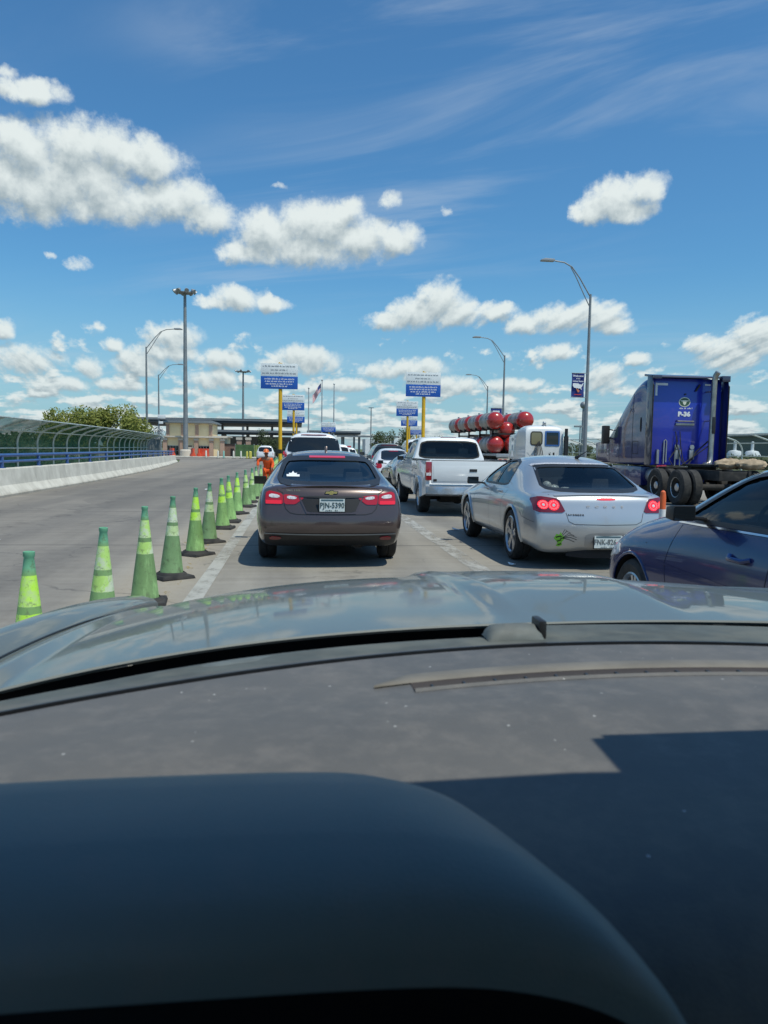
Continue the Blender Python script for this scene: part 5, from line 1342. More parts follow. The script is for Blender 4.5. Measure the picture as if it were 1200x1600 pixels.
    q = MB(); q.box(-.838, .838, .045, .10, .735, 1.235); tg_ = q.build('tailgate', paint, root, bevel=.014)
    q = MB(); q.box(-.79, .79, .040, .0445, .78, 1.12); q.build('pressed_panel', paint, tg_, bevel=.001)
    q = MB(); q.box(.015, .185, .028, .0395, 1.0, 1.06); q.build('handle', 'black_plastic', tg_, bevel=.008)
    q = MB(); q.box(-.845, .845, .05, .10, 1.237, 1.25); q.build('top_edge', 'black_plastic', tg_, bevel=.004)
    q = MB(); q.box(-.80, -.72, .038, .0395, .775, .83); q.build('small_badge', 'seam', tg_, 0)
    # chrome step bumper, dented in the middle right
    q = MB(); rows = []
    for i in range(29):
        x = lerp(-.96, .96, i/28); bow = .10*(x/.96)**4; dn = .05*math.exp(-((x-.35)/.25)**2)
        rows.append([(x, -.10+bow+.05, .46), (x, -.13+bow+dn, .50-.5*dn), (x, -.13+bow+dn*.6, .60-dn), (x, -.11+bow+dn, .665-dn*.6), (x, -.02+bow, .675-dn*.4), (x, .10, .67)])
    q.grid(rows); q.build('bumper', 'worn_chrome', root, 60, solid=.006)
    q = MB(); q.box(-.2, .2, -.05, .02, .40, .47); q.box(-.05, .05, -.16, .1, .36, .42); q.build('tow_bar', 'black_rubber', root, bevel=.008)
    q = MB(); q.box(-.16, .16, -.150, -.138, .42, .50); q.build('licence_plate', 'plate_white', root, 0)
    q = MB(); q.box(-.82, .82, .2, 4.3, .44, .52); q.box(-.45, .45, 1.0, 1.5, .25, .42); q.tube([(-.80, 1.22, .36), (.80, 1.22, .36)], .06, 10); q.ball((0, 1.22, .36), .16, 12, 8); q.tube([(.5, .15, .38), (.5, 1.0, .42)], .04, 8); q.build('chassis', 'black_rubber', root, 30)
    q = MB(); q.box(-.20, .20, 2.50, 2.535, 1.755, 1.80); q.build('cargo_light', 'red_dark', root, bevel=.01)
    wheels(root, .83, ax, Rw, .25, .21, 'alloy', 8, 'single'); mirrors(root, .93, 3.85, 1.24, 'black_plastic', sc=.85)
    q = MB(); q.box(-.76, .76, 2.55, 2.72, .75, 1.38); q.build('bench_back', 'seat', root, bevel=.05)
    for x in (-.42, .42):
        q = MB(); q.box(x-.13, x+.13, 2.62, 2.72, 1.36, 1.52); q.build('headrest', 'seat', root, bevel=.04)
    return root
M['worn_chrome'] = mat('worn_dented_chrome', (.52, .53, .53), .3, metal=.9, var=.2, scale=5, bump=.4, dirt=((.22, .20, .17), .6, 4))
M['red_dark_lit'] = mat('weathered_red_lens', (.30, .012, .018), .2, coat=1)
build_pickup()

# ---------- generic closed cars farther up the queue
def suv_stations(L, W, H, zs, hz, rake=.16, rf=None, cowl=None, zb=.26, xr=.70):
    h = W/2; c = H+.01; rf = rf or L*.60; cowl = cowl or L*.72
    def mid(y, xr_, zt, top): return (y, [(h*.94, zb), (h*.985, .48), (h, .72), (h*.99, .95), (h*.96, zs), (xr_, zt), (.38, top), (0, top+.008)])
    return [(.10, [(h*.90, zb+.10, .0), (h*.96, .50, -.07), (h*.975, .72, -.05), (h*.965, .95, -.02), (h*.94, zs, .0), (xr*.97, H-.10, rake+.02), (.36, H-.05, rake), (0, H-.045, rake-.01)]),
            mid(.36, xr+.005, H-.075, c-.02), mid(.9, xr, H-.06, c), mid(L*.42, xr, H-.055, c+.005), mid(rf, xr-.02, H-.10, c-.045),
            mid(lerp(rf, cowl, .5), lerp(xr, h*.8, .5), lerp(H-.08, hz+.06, .5), lerp(H, hz+.1, .5)), (cowl, [(h*.94, zb), (h*.985, .48), (h, .70), (h*.985, .92), (h*.93, zs-.05), (h*.78, hz+.03), (.42, hz+.07), (0, hz+.08)]),
            (lerp(cowl, L, .55), [(h*.93, zb), (h*.98, .46), (h*.99, .68), (h*.97, .86), (h*.90, zs-.12), (h*.74, hz-.02), (.40, hz+.02), (0, hz+.03)]),
            (L-.2, [(h*.86, .28), (h*.90, .44), (h*.91, .62), (h*.88, .78), (h*.82, .90), (h*.66, hz-.10), (.36, hz-.08), (0, hz-.075)])]
def far_suv(x, y, L, W, H, zs, paint, label, lamps, rake=.16, rz=0, wiper=True, xr=.70):
    root = thing('suv', label, 'car', (x, y, 0), rz)
    B = Body(loft_cage(suv_stations(L, W, H, zs, zs+.02, rake, xr=xr), 5, bow_r=.06, bow_f=.2, creases=((4, 0, 8, .5),)), 3)
    ax = (L*.20, L*.78); Rw = .37; arches(B, ax, .42, Rw); B.finish('body', [paint, 'seam', 'interior'], root)
    k = xr/.70
    B.patch(rounded([(-.80*k, zs+.10), (.80*k, zs+.10), (.70*k, H-.16), (-.70*k, H-.16)], 2, .12), 'rear', .016, .08, .006).build('rear_window', 'dark_glass', root, 60)
    for pl in ('left', 'right'):
        B.patch(rounded([(.45, zs+.08), (L*.70, zs+.05), (L*.62, H-.15), (.62, H-.15)], 2, .08), pl, .004, .08, .006).build('side_window', 'dark_glass', root, 60)
    for s in (-1, 1):
        B.patch(rounded([(s*a, b) for a, b in lamps], 1, .15), 'rear', .010, .05, .03).build('tail_light', 'red_lens', root, 40)
    B.patch(rounded([(-.40, H-.095), (.40, H-.095), (.40, H-.07), (-.40, H-.07)], 1), 'rear', .02, .08, .02).build('high_brake_light', 'red_dark', root, 40)
    B.patch(rounded([(-W*.44, .42), (W*.44, .42), (W*.45, .60), (-W*.45, .60)], 1, .1), 'rear', .02, .1, .04).build('bumper', 'black_plastic', root, 40)
    l, n = B.hit(0, .80, 'rear'); q = MB(); q.box(-.16, .16, l.y-.02, l.y-.004, .76, .9); q.build('licence_plate', 'plate_white', root, 0)
    for s in (-1, 1): q = MB(); q.tube([(s*xr*.88, .7, H-.02), (s*xr*.88, .75, H+.035), (s*xr*.88, L*.5, H+.04), (s*xr*.86, L*.55, H-.02)], .018, 6); q.build('roof_rail', 'black_plastic', root, 60)
    if wiper:
        q = MB(); l, n = B.hit(.05, zs+.13, 'rear'); q.tube([(.0, l.y-.02, zs+.10), (.45, l.y-.01, zs+.17)], .012, 6); q.build('rear_wiper', 'black_plastic', root, 60)
    wheels(root, W/2-.13, ax, Rw, .25, .23, 'alloy', 5, 'single'); mirrors(root, W/2+.02, L*.66, zs+.10, 'black_plastic', sc=1.2)
    return root
white_car = car_paint('clean_white_paint', (.74, .76, .77), 0, .35, .12); M['white_car'] = white_car
dark_car = car_paint('charcoal_paint', (.030, .033, .036), .4, .3, .2); M['dark_car'] = dark_car
grey_car = car_paint('gunmetal_grey_paint', (.12, .135, .14), .5, .32, .2); M['grey_car'] = grey_car
far_suv(.48, 24.3, 5.2, 2.02, 1.96, 1.22, white_car, 'large white SUV with black rear glass ahead of the brown saloon', [(.80, .86), (.97, .86), (.96, 1.36), (.86, 1.36)], .14, xr=.74)
far_suv(4.45, 37.5, 4.7, 1.86, 1.74, 1.12, dark_car, 'charcoal SUV with rounded roof ahead of the small white car', [(.68, .98), (.90, .98), (.89, 1.14), (.74, 1.12)], .34, xr=.64)
def far_sedan(x, y, L, W, H, paint, label, lamp_kind, name='sedan', fast=False, rz=0):
    root = thing(name, label, 'car', (x, y, 0), rz)
    if fast: st = sedan_stations(L, W, H, .90, .96, .90, .45, 1.75, 2.5, 3.3, xr=.55)
    else: st = sedan_stations(L, W, H, .92, .985, .93, .62, 1.42, 2.6, 3.4, xr=.58)
    B = Body(loft_cage(st, 5, bow_r=.10, bow_f=.3, creases=((4, 0, 4, .4),)), 3)
    ax = (1.0, L-1.05); Rw = .33; arches(B, ax, .37, Rw); B.finish('body', [paint, 'seam', 'interior'], root)
    t = H-.10
    B.patch(rounded([(-.60, 1.02), (.60, 1.02), (.50, t), (-.50, t)], 2, .12), 'rear', .004, .06, .006).build('rear_window', 'dark_glass', root, 60)
    for pl in ('left', 'right'):
        B.patch(rounded([(1.35, .98), (3.05, .97), (2.45, t), (1.75, t)], 2, .10), pl, .004, .06, .006).build('side_window', 'dark_glass', root, 60)
        B.strip([(1.3, .3), (3.3, .3)], pl, .02, .003).build('sill_trim', 'seam', root, 0)
    for s in (-1, 1):
        if lamp_kind == 'tall': P = rounded([(s*.84, .68), (s*.62, .70), (s*.60, .86), (s*.72, .93), (s*.84, .90)], 2, .2); B.patch(P, 'rear', .010, .04, .03).build('tail_light', 'red_lens', root, 40)
        else:
            for cx in (.70, .46):
                P = [(s*cx+.105*cos(2*pi*k/18), .76+.095*sin(2*pi*k/18)) for k in range(18)]
                tl = B.patch(P, 'rear', .012, .04, .02).build('tail_light', 'red_lens', root, 40)
                B.patch([(s*cx+.05*cos(2*pi*k/14), .76+.045*sin(2*pi*k/14)) for k in range(14)], 'rear', .018, .04, .006).build('lamp_centre', 'red_dark', tl, 40)
                pts = [];
                for k in range(19):
                    a = 2*pi*k/18; l, n = B.hit(s*cx+.115*cos(a), .76+.105*sin(a), 'rear'); pts.append(l+n*.008)
                MB().tube(pts, .010, 6).build('lamp_ring', 'clear_lens', tl, 60)
    l, n = B.hit(0, .62, 'rear'); q = MB(); q.box(-.16, .16, l.y-.03, l.y-.004, .55, .69); q.build('licence_plate', 'plate_white', root, 0)
    B.patch(rounded([(-.7, .24), (.7, .24), (.74, .36), (-.74, .36)], 1), 'rear', .006, .1, .03).build('lower_valance', 'seam', root, 40)
    if lamp_kind == 'tall': B.patch([(-.2, t-.045), (.2, t-.045), (.2, t-.02), (-.2, t-.02)], 'rear', .010, .06, .004).build('high_brake_light', 'red_lens', root, 40)
    else:
        q = MB(); q.grid([[(x_, .20, 1.03-.02*(x_/.8)**2), (x_, .08, 1.06-.03*(x_/.8)**2), (x_, .06, 1.05-.03*(x_/.8)**2), (x_, .12, 1.0)] for x_ in [lerp(-.8, .8, i/16) for i in range(17)]]); q.build('boot_spoiler', paint, root, 60)
    wheels(root, W/2-.10, ax, Rw, .22, .22, 'alloy', 5, 'twin'); mirrors(root, W/2-.02, 2.9, 1.0, 'black_plastic')
    return root
far_sedan(4.02, 24.9, 4.6, 1.90, 1.32, grey_car, 'gunmetal grey sports coupe with round tail lamps, hidden behind the white pickup', 'round', 'sports_coupe', True)
far_sedan(3.98, 31.0, 4.6, 1.80, 1.52, white_car, 'small white saloon with red tail lamp between grey coupe and charcoal SUV', 'tall')
# cars and vans far ahead, each a small bodied vehicle
M['red_car'] = car_paint('red_paint', (.35, .02, .02), 0, .35, .1)
def box_van(x, y, W, H, L, m, label, name='van', roof=None):
    root = thing(name, label, 'car' if name != 'van' else 'van', (x, y, 0))
    B = Body(loft_cage(suv_stations(L, W, H, H*.58, H*.60, .12, xr=W*.36), 5, bow_r=.05, bow_f=.2, creases=((4, 0, 8, .4),)), 2)
    ax = (L*.2, L*.78); arches(B, ax, .39, .34); B.finish('body', [m, 'seam', 'interior'], root)
    B.patch(rounded([(-W*.38, H*.62), (W*.38, H*.62), (W*.34, H*.9), (-W*.34, H*.9)], 2, .12), 'rear', .006, .1, .006).build('rear_window', 'dark_glass', root, 60)
    for pl in ('left', 'right'): B.patch(rounded([(.5, H*.62), (L*.68, H*.62), (L*.60, H*.9), (.6, H*.9)], 2, .1), pl, .006, .1, .006).build('side_window', 'dark_glass', root, 60)
    for s in (-1, 1): B.patch([(s*W*.40, H*.42), (s*W*.47, H*.42), (s*W*.465, H*.58), (s*W*.40, H*.58)], 'rear', .01, .1, .02).build('tail_light', 'red_lens', root, 40)
    wheels(root, W/2-.12, ax, .34, .23, .21, 'alloy', 5, 'single')
    if roof: q = MB(); q.box(-.4, .4, L*.4, L*.6, H, H+.16); q.build('roof_box', roof, root, bevel=.03)
    return root
box_van(2.35, 47, 1.9, 1.72, 4.6, white_car, 'white van with dark side glass just right of the big white SUV')
box_van(4.2, 66, 1.85, 1.55, 4.5, white_car, 'tiny far white car carrying something red on its roof', 'hatchback', 'red_car')
box_van(-3.4, 80, 1.85, 1.62, 4.5, white_car, 'far white car beyond the worker at the left road end', 'hatchback')
box_van(10.2, 66, 2.1, 2.35, 6.0, white_car, 'white box-like van far ahead, over the roof of the white pickup')

# ---------- cones along the lane
def cone_paint(name, low, top, band1, band2, dirt):
    m, t, b = principled(name)
    co = t.new('ShaderNodeTexCoord').outputs['Object']; x, y, z = t.sep(co)
    n = t.noise(co, 9, 6, .7, .4); n2 = t.noise(co, 30, 4, .7); oi = t.new('ShaderNodeObjectInfo').outputs['Random']
    shade = t.mix(oi, low, tuple(c*.72 for c in low))
    c = t.mix(t.ramp(z, .78, .84), shade, top)
    zz = t.math('ADD', z, t.math('MULTIPLY', t.math('SUBTRACT', n2, .5), .012))
    def band(a, b_): return t.math('MULTIPLY', t.ramp(zz, a, a+.004), t.ramp(zz, b_, b_+.004, 1, 0))
    c = t.mix(band(.625, .785), c, t.mix(t.ramp(n, .40, .62), band1, band2)); c = t.mix(band(.475, .585), c, t.mix(t.ramp(n, .36, .58), band2, band1))
    c = t.mix(t.math('MULTIPLY', t.ramp(n, .48, .70), t.ramp(z, .05, .60, dirt, dirt*.2)), c, (.055, .075, .035, 1))
    c = t.mix(t.ramp(n2, .54, .68, 0, .6), c, (.13, .17, .085, 1))
    sc = t.noise(t.vec('MULTIPLY', co, (14, 14, 2.2)), 1.0, 6, .75); c = t.mix(t.math('MULTIPLY', t.ramp(sc, .52, .70), .45), c, tuple(min(1, x*1.7+.03) for x in low))
    t.put(b.inputs['Base Color'], c); b.inputs['Roughness'].default_value = .65
    return m
cp = [cone_paint('faded_green_cone', (.23, .40, .155), (.15, .42, .25), (.46, .72, .18), (.60, .68, .50), .55),
      cone_paint('bright_lime_cone', (.24, .44, .145), (.15, .42, .25), (.50, .88, .07), (.52, .72, .28), .40),
      cone_paint('dirty_dark_green_cone', (.165, .29, .125), (.12, .34, .20), (.50, .66, .32), (.64, .68, .60), .85)]
protos = []
def cone_parts(t, m):
    q = MB(); q.lathe([(.137, .045), (.128, .06), (.099, .3), (.070, .52), (.046, .71), (.031, .83), (.0255, .882), (.0295, .888), (.0295, .912), (.022, .915), (.017, .87)], 28); q.build('cone_body', m, t, 50)
    q = MB(); q.hexa([(-.2, -.2, 0), (.2, -.2, 0), (.2, .2, 0), (-.2, .2, 0)], [(-.185, -.185, .04), (.185, -.185, .04), (.185, .185, .04), (-.185, .185, .04)]); q.lathe([(.175, .035), (.165, .055), (.14, .07)], 24); q.build('base', 'black_rubber', t, bevel=.01)
CX = [(-1.405, 4.15, 1, 'lime cone at the picture edge with torn top band, cut off by the bonnet'), (-1.35, 5.42, 0, 'pale banded green cone second from the picture edge'), (-1.42, 7.3, 0, 'green cone with streaked lime bands, third in the row'), (-1.41, 8.75, 2, 'dark dirty cone, fourth in the row, with white top band'),
      (-1.39, 10.6, 1, 'green cone with clear lime bands, fifth in the row'), (-1.37, 12.0, 2, 'dark mottled cone, sixth in the row'), (-1.35, 14.0, 1, 'lime banded cone seventh in the row'), (-1.32, 15.2, 1, 'cone tucked close behind the seventh one'), (-1.33, 17.1, 1, 'lime topped cone ninth in the row'), (-1.26, 19.1, 0, 'pale banded cone tenth in the row'), (-1.25, 20.7, 0, 'white banded cone eleventh in the row'), (-1.21, 22.3, 0, 'cone at the dark mirror, before the worker'), (-1.19, 24.4, 0, 'cone right by the arm of the orange-clad worker')]
y = 27.3
while y < 60: CX.append((-1.17-.0012*(y-24), y, 0, None)); y += 1.35
for i, (x, y, k, lab) in enumerate(CX):
    while len(protos) <= k: protos.append(None)
    if protos[k] is None:
        t = thing('traffic_cone', lab, 'traffic cone', group='green traffic cones along the lane'); cone_parts(t, cp[k]); protos[k] = t
    else: t = copy_tree(protos[k])
    t['label'] = lab or 'green traffic cone far along the row, beyond the orange-clad worker'
    t.location = (x, y, .001); t.rotation_euler = (R(rng.uniform(-2.2, 2.2)), R(rng.uniform(-2.4, 2.4)), rng.uniform(-.7, .7))
# orange and white tube post by the blue car
tp = thing('tube_delineator', 'orange and white banded tube post between silver and blue saloons', 'traffic post', (4.14, 8.35, 0))
M['orange_tube'] = mat('orange_tube_plastic', (.68, .12, .03), .5, var=.15); M['white_tube'] = mat('white_reflective_band', (.70, .70, .68), .5, var=.08)
q = MB(); q.lathe([(.075, .05), (.062, 1.0), (.05, 1.06), (.02, 1.08), (.001, 1.08)], 20); q.build('tube', 'orange_tube', tp)
for a, b_ in ((.62, .86), (.30, .50)):
    q = MB(); q.lathe([(.0785-.013*a, a), (.0785-.013*b_, b_)], 20); q.build('white_band', 'white_tube', tp)
q = MB(); q.lathe([(.24, 0), (.22, .04), (.08, .06)], 20); q.build('base', 'black_rubber', tp); tp.scale = (.55, .55, .98)

# ---------- blue tractor unit with sleeper, far right lane
def dual_wheel(root, first, x, y, Rr, s):
    if first is None:
        h = holder('wheel', root); q = MB()
        for o in (-.17, .17): q.lathe([(.29, o-.12), (.32, o-.135), (Rr-.05, o-.135), (Rr, o-.10), (Rr, o+.10), (Rr-.05, o+.135), (.32, o+.135), (.29, o+.12)], 36, axis='x')
        q.build('tyre', 'tyre', h, 30)
        q = MB(); q.lathe([(.295, -.29), (.28, -.285), (.25, -.20), (.24, -.12), (.16, -.10), (.13, -.14), (.12, -.24), (.09, -.26), (.001, -.26)], 30, axis='x')
        for k in range(10): a = 2*pi*k/10; q.tube([(-.10, .20*cos(a), .20*sin(a)), (-.135, .20*cos(a), .20*sin(a))], .018, 6)
        q.build('rim', 'alloy', h, 30)
        q = MB(); q.lathe([(.291, -.287), (.12, -.10), (.001, -.10)], 20, axis='x'); q.lathe([(.12, .3), (.12, -.1)], 12, axis='x'); q.build('hub', 'black_rubber', h, 30); o = h
    else: o = copy_tree(first, root)
    o.location = (x, y, Rr); o.rotation_euler = (0, 0, 0 if s < 0 else pi); return first or o
M['truck_blue'] = car_paint('cobalt_blue_truck_paint', (.006, .012, .11), .05, .38, .3, (.09, .09, .12))
M['panel_blue'] = car_paint('vivid_blue_back_panel', (.006, .022, .36), .0, .35, .1, (.10, .11, .2))
M['steel_pipe'] = mat('tarnished_exhaust_steel', (.40, .37, .33), .35, metal=.85, var=.25, scale=4)
M['tan_cloth'] = mat('tan_tarpaulin', (.40, .31, .21), .9, var=.3, scale=5, bump=.4)
def build_tractor():
    root = thing('tractor_unit', 'blue sleeper tractor unit marked P-36 with tall exhaust pipe and no trailer', 'truck', (11.98, 23.0, 0))
    root['label'] = 'cobalt blue sleeper tractor unit with tall exhaust pipe and no trailer'
    hw = 1.22
    def row(y, w, zt, zs=2.1, wt=1.0, zb=1.08, dt=0):
        return (y, [(w*.98, zb), (w, 1.4), (w, 1.9), (w, lerp(1.9, zt, .5)), (w*wt*1.0, lerp(1.9, zt, .85)), (w*wt*.86, zt-.02), (w*wt*.45, zt+.02), (0, zt+.03)])
    st = [row(0, hw, 3.84), row(.35, hw, 3.90), row(.75, hw, 3.84), row(1.35, hw, 3.46, wt=.99), row(1.95, hw, 3.02, wt=.97), row(2.5, hw*.985, 2.58, wt=.93), row(3.05, hw*.96, 1.98, wt=.97), row(3.5, hw*.90, 1.88), row(4.4, hw*.80, 1.74), row(5.0, hw*.72, 1.5)]
    B = Body(loft_cage(st, 5, bow_r=.0, bow_f=.12, creases=((4, 0, 3, .5), (4, 6, 8, .5)), cap_crease=1.0), 3)
    arches(B, (4.55,), .60, .53, x_in=.45)
    B.finish('cab', [M['truck_blue'], 'seam', 'interior'], root)
    # flat back panel, slightly proud, and the side extenders that reach past it
    q = MB(); q.box(-1.17, 1.17, -.03, .04, 1.12, 3.80); q.build('back_panel', 'panel_blue', root, bevel=.01)
    for s in (-1, 1):
        q = MB(); q.prism([(.04, 1.12), (-.34, 1.12), (-.36, 1.4), (-.36, 3.55), (-.28, 3.80), (.04, 3.86)], s*1.205, s*1.235, axis='x'); e = q.build('side_extender', 'truck_blue' if s > 0 else 'extender_dark', root, bevel=.006)
        q = MB(); q.prism([(-.35, 1.15), (-.40, 1.18), (-.40, 3.55), (-.35, 3.60)], s*1.208, s*1.232, axis='x'); q.build('rubber_edge', 'black_rubber', e, 0)
    q = MB(); q.prism([(-.30, 3.80), (-.28, 3.86), (.3, 3.95), (.3, 3.88)], -1.22, 1.22, axis='x'); q.box(-1.22, -.95, -.36, -.2, 3.76, 3.86); q.box(.98, 1.24, -.40, -.2, 3.70, 3.88); q.build('roof_fairing', 'extender_dark', root, bevel=.01)
    # left side details: door, window, vents, steps, tank
    B.patch(rounded([(2.15, 1.98), (2.78, 1.98), (2.62, 2.42), (2.15, 2.55)], 2, .12), 'left', .006, .08, .006).build('side_window', 'deep_glass_opaque', root, 60)
    B.patch(rounded([(2.15, 1.98), (2.78, 1.98), (2.62, 2.42), (2.15, 2.55)], 2, .12), 'right', .006, .08, .006).build('side_window', 'deep_glass_opaque', root, 60)
    B.patch(rounded([(-.95, 2.02), (.95, 2.02), (.86, 2.72), (-.86, 2.72)], 2, .12), 'front', .01, .1, .006).build('windscreen', 'deep_glass_opaque', root, 60)
    q = MB()
    for ln in ([(2.02, 1.15), (2.02, 2.6)], [(2.95, 1.15), (2.90, 2.0), (2.68, 2.5), (2.02, 2.66)], [(1.0, 1.15), (1.0, 3.5)]): q = B.strip(ln, 'left', .022, .003, mb=q)
    q = B.strip([(.55, 1.45), (.95, 1.45), (.95, 1.85), (.55, 1.85)], 'left', .02, .003, True, mb=q); q.build('panel_gap', 'seam', root, 0)
    B.patch(rounded([(.35, 2.15), (.45, 2.15), (.45, 2.6), (.35, 2.6)], 1), 'left', .01, .1, .01).build('side_vent', 'seam', root, 0)
    o = lettering('side_number', 'P-36', .17, 'white_faded', root, (-1.228, 1.1, 2.85), (pi/2, 0, -pi/2), bold=.004)
    q = MB(); q.box(-1.2, -.85, .3, 2.6, .45, 1.05); q.build('side_skirt', 'truck_blue', root, bevel=.03)
    q = MB(); q.box(.85, 1.2, .3, 2.6, .45, 1.05); q.build('side_skirt', 'truck_blue', root, bevel=.03)
    for s in (-1, 1):
        q = MB(); q.box(s*1.42-.12, s*1.42+.12, 2.62, 2.80, 1.78, 2.40); m_ = q.build('side_mirror', 'black_plastic', root, bevel=.03)
        q = MB(); q.tube([(s*1.15, 2.85, 2.0), (s*1.42, 2.74, 1.9)], .025, 8); q.tube([(s*1.12, 2.8, 2.25), (s*1.42, 2.74, 2.3)], .02, 8); q.build('mirror_arm', 'black_plastic', m_)
    # back panel: corner marks, badge, number, grab bar, connectors, hoses
    q = MB(); q.box(-1.0, -.60, -.036, -.031, 3.58, 3.65); q.box(-1.0, -.93, -.036, -.031, 3.26, 3.578); w_ = q.build('reflective_corner', 'white_print', root, 0)
    q = MB(); q.box(.62, .80, -.036, -.031, 3.60, 3.65); q.box(.86, .90, -.036, -.031, 3.30, 3.60); q.build('reflective_corner', 'white_print', root, 0)
    lettering('fleet_number', 'P-36', .19, 'white_print', root, (-.03, -.038, 2.70), sx=1.15, bold=.012)
    em = holder('bull_badge', root, (-.03, -.034, 3.08)); n = 24
    q = MB(); q.prism([(.19*cos(2*pi*k/n), .15*sin(2*pi*k/n)) for k in range(n)], -.003, 0); q.build('badge_ring', 'badge_white', em, 0)
    q = MB(); q.prism([(.165*cos(2*pi*k/n), .125*sin(2*pi*k/n)) for k in range(n)], -.006, -.0032); q.build('badge_field', 'badge_green', em, 0)
    q = MB(); q.prism([(-.15, .07), (-.11, .05), (-.05, .06), (.05, .06), (.11, .05), (.15, .07), (.12, .02), (.06, .01), (.045, -.06), (.0, -.10), (-.045, -.06), (-.06, .01), (-.12, .02)], -.009, -.0062); q.build('badge_bull', 'badge_white', em, 0)
    q = MB(); word_line(q, -.19, .23, 2.89, .05, -.032, random.Random(5)); q.build('badge_print', 'white_print', root, 0)
    q = MB(); q.tube([(-.27, -.03, 2.50), (-.27, -.12, 2.48), (.25, -.12, 2.48), (.25, -.03, 2.50)], .024, 8); q.box(-.31, .29, -.10, -.03, 2.36, 2.42); q.build('grab_bar', 'steel_pipe', root)
    q = MB()
    for x0, x1, zt in ((-.30, -.16, 2.16), (-.16, -.10, 2.16), (-.22, -.55, 1.9)):
        q.tube([(x0, -.08, zt), (lerp(x0, x1, .3), -.14, lerp(zt, 1.25, .5)), (x1, -.22, 1.3), (x1+.05, -.35, 1.12)], .016, 6)
    q.tube([(.05, -.3, 1.15), (.35, -.2, 1.55), (.75, -.3, 1.95)], .022, 6); q.tube([(-.2, -.35, 1.12), (.3, -.28, 1.45), (.66, -.4, 1.75)], .018, 6); q.build('air_hose', 'black_rubber', root)
    q = MB(); q.tube([(-.86, -.07, 1.15), (-.86, -.07, 1.55), (-.84, -.07, 1.58)], .05, 10); q.tube([(-.66, -.07, 1.15), (-.66, -.07, 1.86), (-.62, -.07, 1.9), (-.58, -.07, 1.86), (-.58, -.07, 1.2)], .022, 8)
    q.build('grab_handle', 'galv', root)
    for x in (-.22, .26):
        q = MB(); q.tube([(x, -.06, 1.68), (x, -.10, 1.68)], .075, 12); q.build('round_lamp', 'galv', root)
        q = MB(); q.box(x-.08, x+.08, -.09, -.035, 1.3, 1.6); q.build('junction_box', 'galv', root, bevel=.01)
    for x, zt in ((-.30, 1.75), (-.14, 1.6)): q = MB(); q.tube([(x, -.1, 1.1), (x, -.1, zt)], .022, 8); q.build('conduit', 'galv', root)
    q = MB(); q.tube([(.28, -.62, .98), (.42, -.66, 1.12), (.60, -.50, 1.14), (.68, -.42, 1.30), (.70, -.40, 1.6), (.72, -.40, 3.72), (.74, -.42, 3.88), (.78, -.48, 3.98)], [.10, .115, .105, .09, .085, .085, .085, .085], 14); q.tube([(.72, -.40, 2.5), (.66, -.03, 2.5)], .02, 6); q.tube([(.72, -.40, 3.4), (.66, -.03, 3.4)], .02, 6); q.build('exhaust_stack', 'steel_pipe', root)
    q = MB(); q.box(.665, .775, -.50, -.30, 2.1, 2.62); q.build('heat_shield', 'black_plastic', root, bevel=.02)
    q = MB(); q.box(-.05, .0, -.07, -.03, 3.3, 3.34); q.tube([(.30, -.05, 3.42), (.42, -.1, 3.62)], .03, 6); q.build('work_lamp', 'black_plastic', root)
    # frame, deck, fifth wheel, axles
    q = MB()
    for x in (-.43, .43): q.box(x-.04, x+.04, -3.0, 4.6, .74, 1.02)
    q.box(-.85, .85, -.60, -.03, 1.03, 1.07); q.box(-.43, .43, -2.95, -2.85, .74, 1.0); q.tube([(-.9, -.7, .52), (.9, -.7, .52)], .09, 10); q.tube([(-.9, -2.0, .52), (.9, -2.0, .52)], .09, 10); q.build('chassis', 'black_rubber', root, bevel=.006)
    q = MB(); q.prism([(-.46, -.9), (.46, -.9), (.46, -1.5), (.12, -1.9), (.05, -1.45), (-.05, -1.45), (-.12, -1.9), (-.46, -1.5)], 1.10, 1.17, axis='z'); q.box(-.4, .4, -1.3, -1.1, 1.0, 1.1); q.build('fifth_wheel', 'black_rubber', root, bevel=.01)
    q = MB(); q.tube([(-.8, -.2, .78), (-.8, .5, .78)], .26, 16); q.tube([(-.98, -.12, .75), (-.70, -.12, .75)], .17, 14); q.build('air_tank', 'galv', root)
    q = MB(); q.tube([(-.92, -.16, 1.06), (-.6, -.16, 1.08)], .04, 8); q.build('red_connector', 'red_dark_lit', root)
    first = None
    for y in (-.70, -2.0):
        for s in (-1, 1): first = dual_wheel(root, first, s*.93, y, .51, s)
    h = holder('wheel', root, (-1.02, 4.55, .51)); q = MB(); q.lathe([(.29, -.14), (.46, -.15), (.51, -.11), (.51, .11), (.46, .15), (.29, .14)], 32, axis='x'); q.build('tyre', 'tyre', h, 30); q = MB(); q.lathe([(.29, -.12), (.2, -.08), (.12, -.16), (.001, -.16)], 20, axis='x'); q.build('rim', 'alloy', h, 30)
    o = copy_tree(h, root); o.location = (1.02, 4.55, .51); o.rotation_euler = (0, 0, pi)
    return root
M['extender_dark'] = car_paint('weathered_navy_fairing', (.022, .026, .060), .1, .5, .4, (.10, .10, .12))
M['deep_glass_opaque'] = mat('reflective_cab_glass', (.10, .13, .13), .06, spec=.8)
M['white_faded'] = mat('faded_white_lettering', (.30, .30, .36), .7)
M['badge_white'] = mat('badge_cream', (.70, .72, .60), .6); M['badge_green'] = mat('badge_green', (.04, .10, .06), .6)
build_tractor()
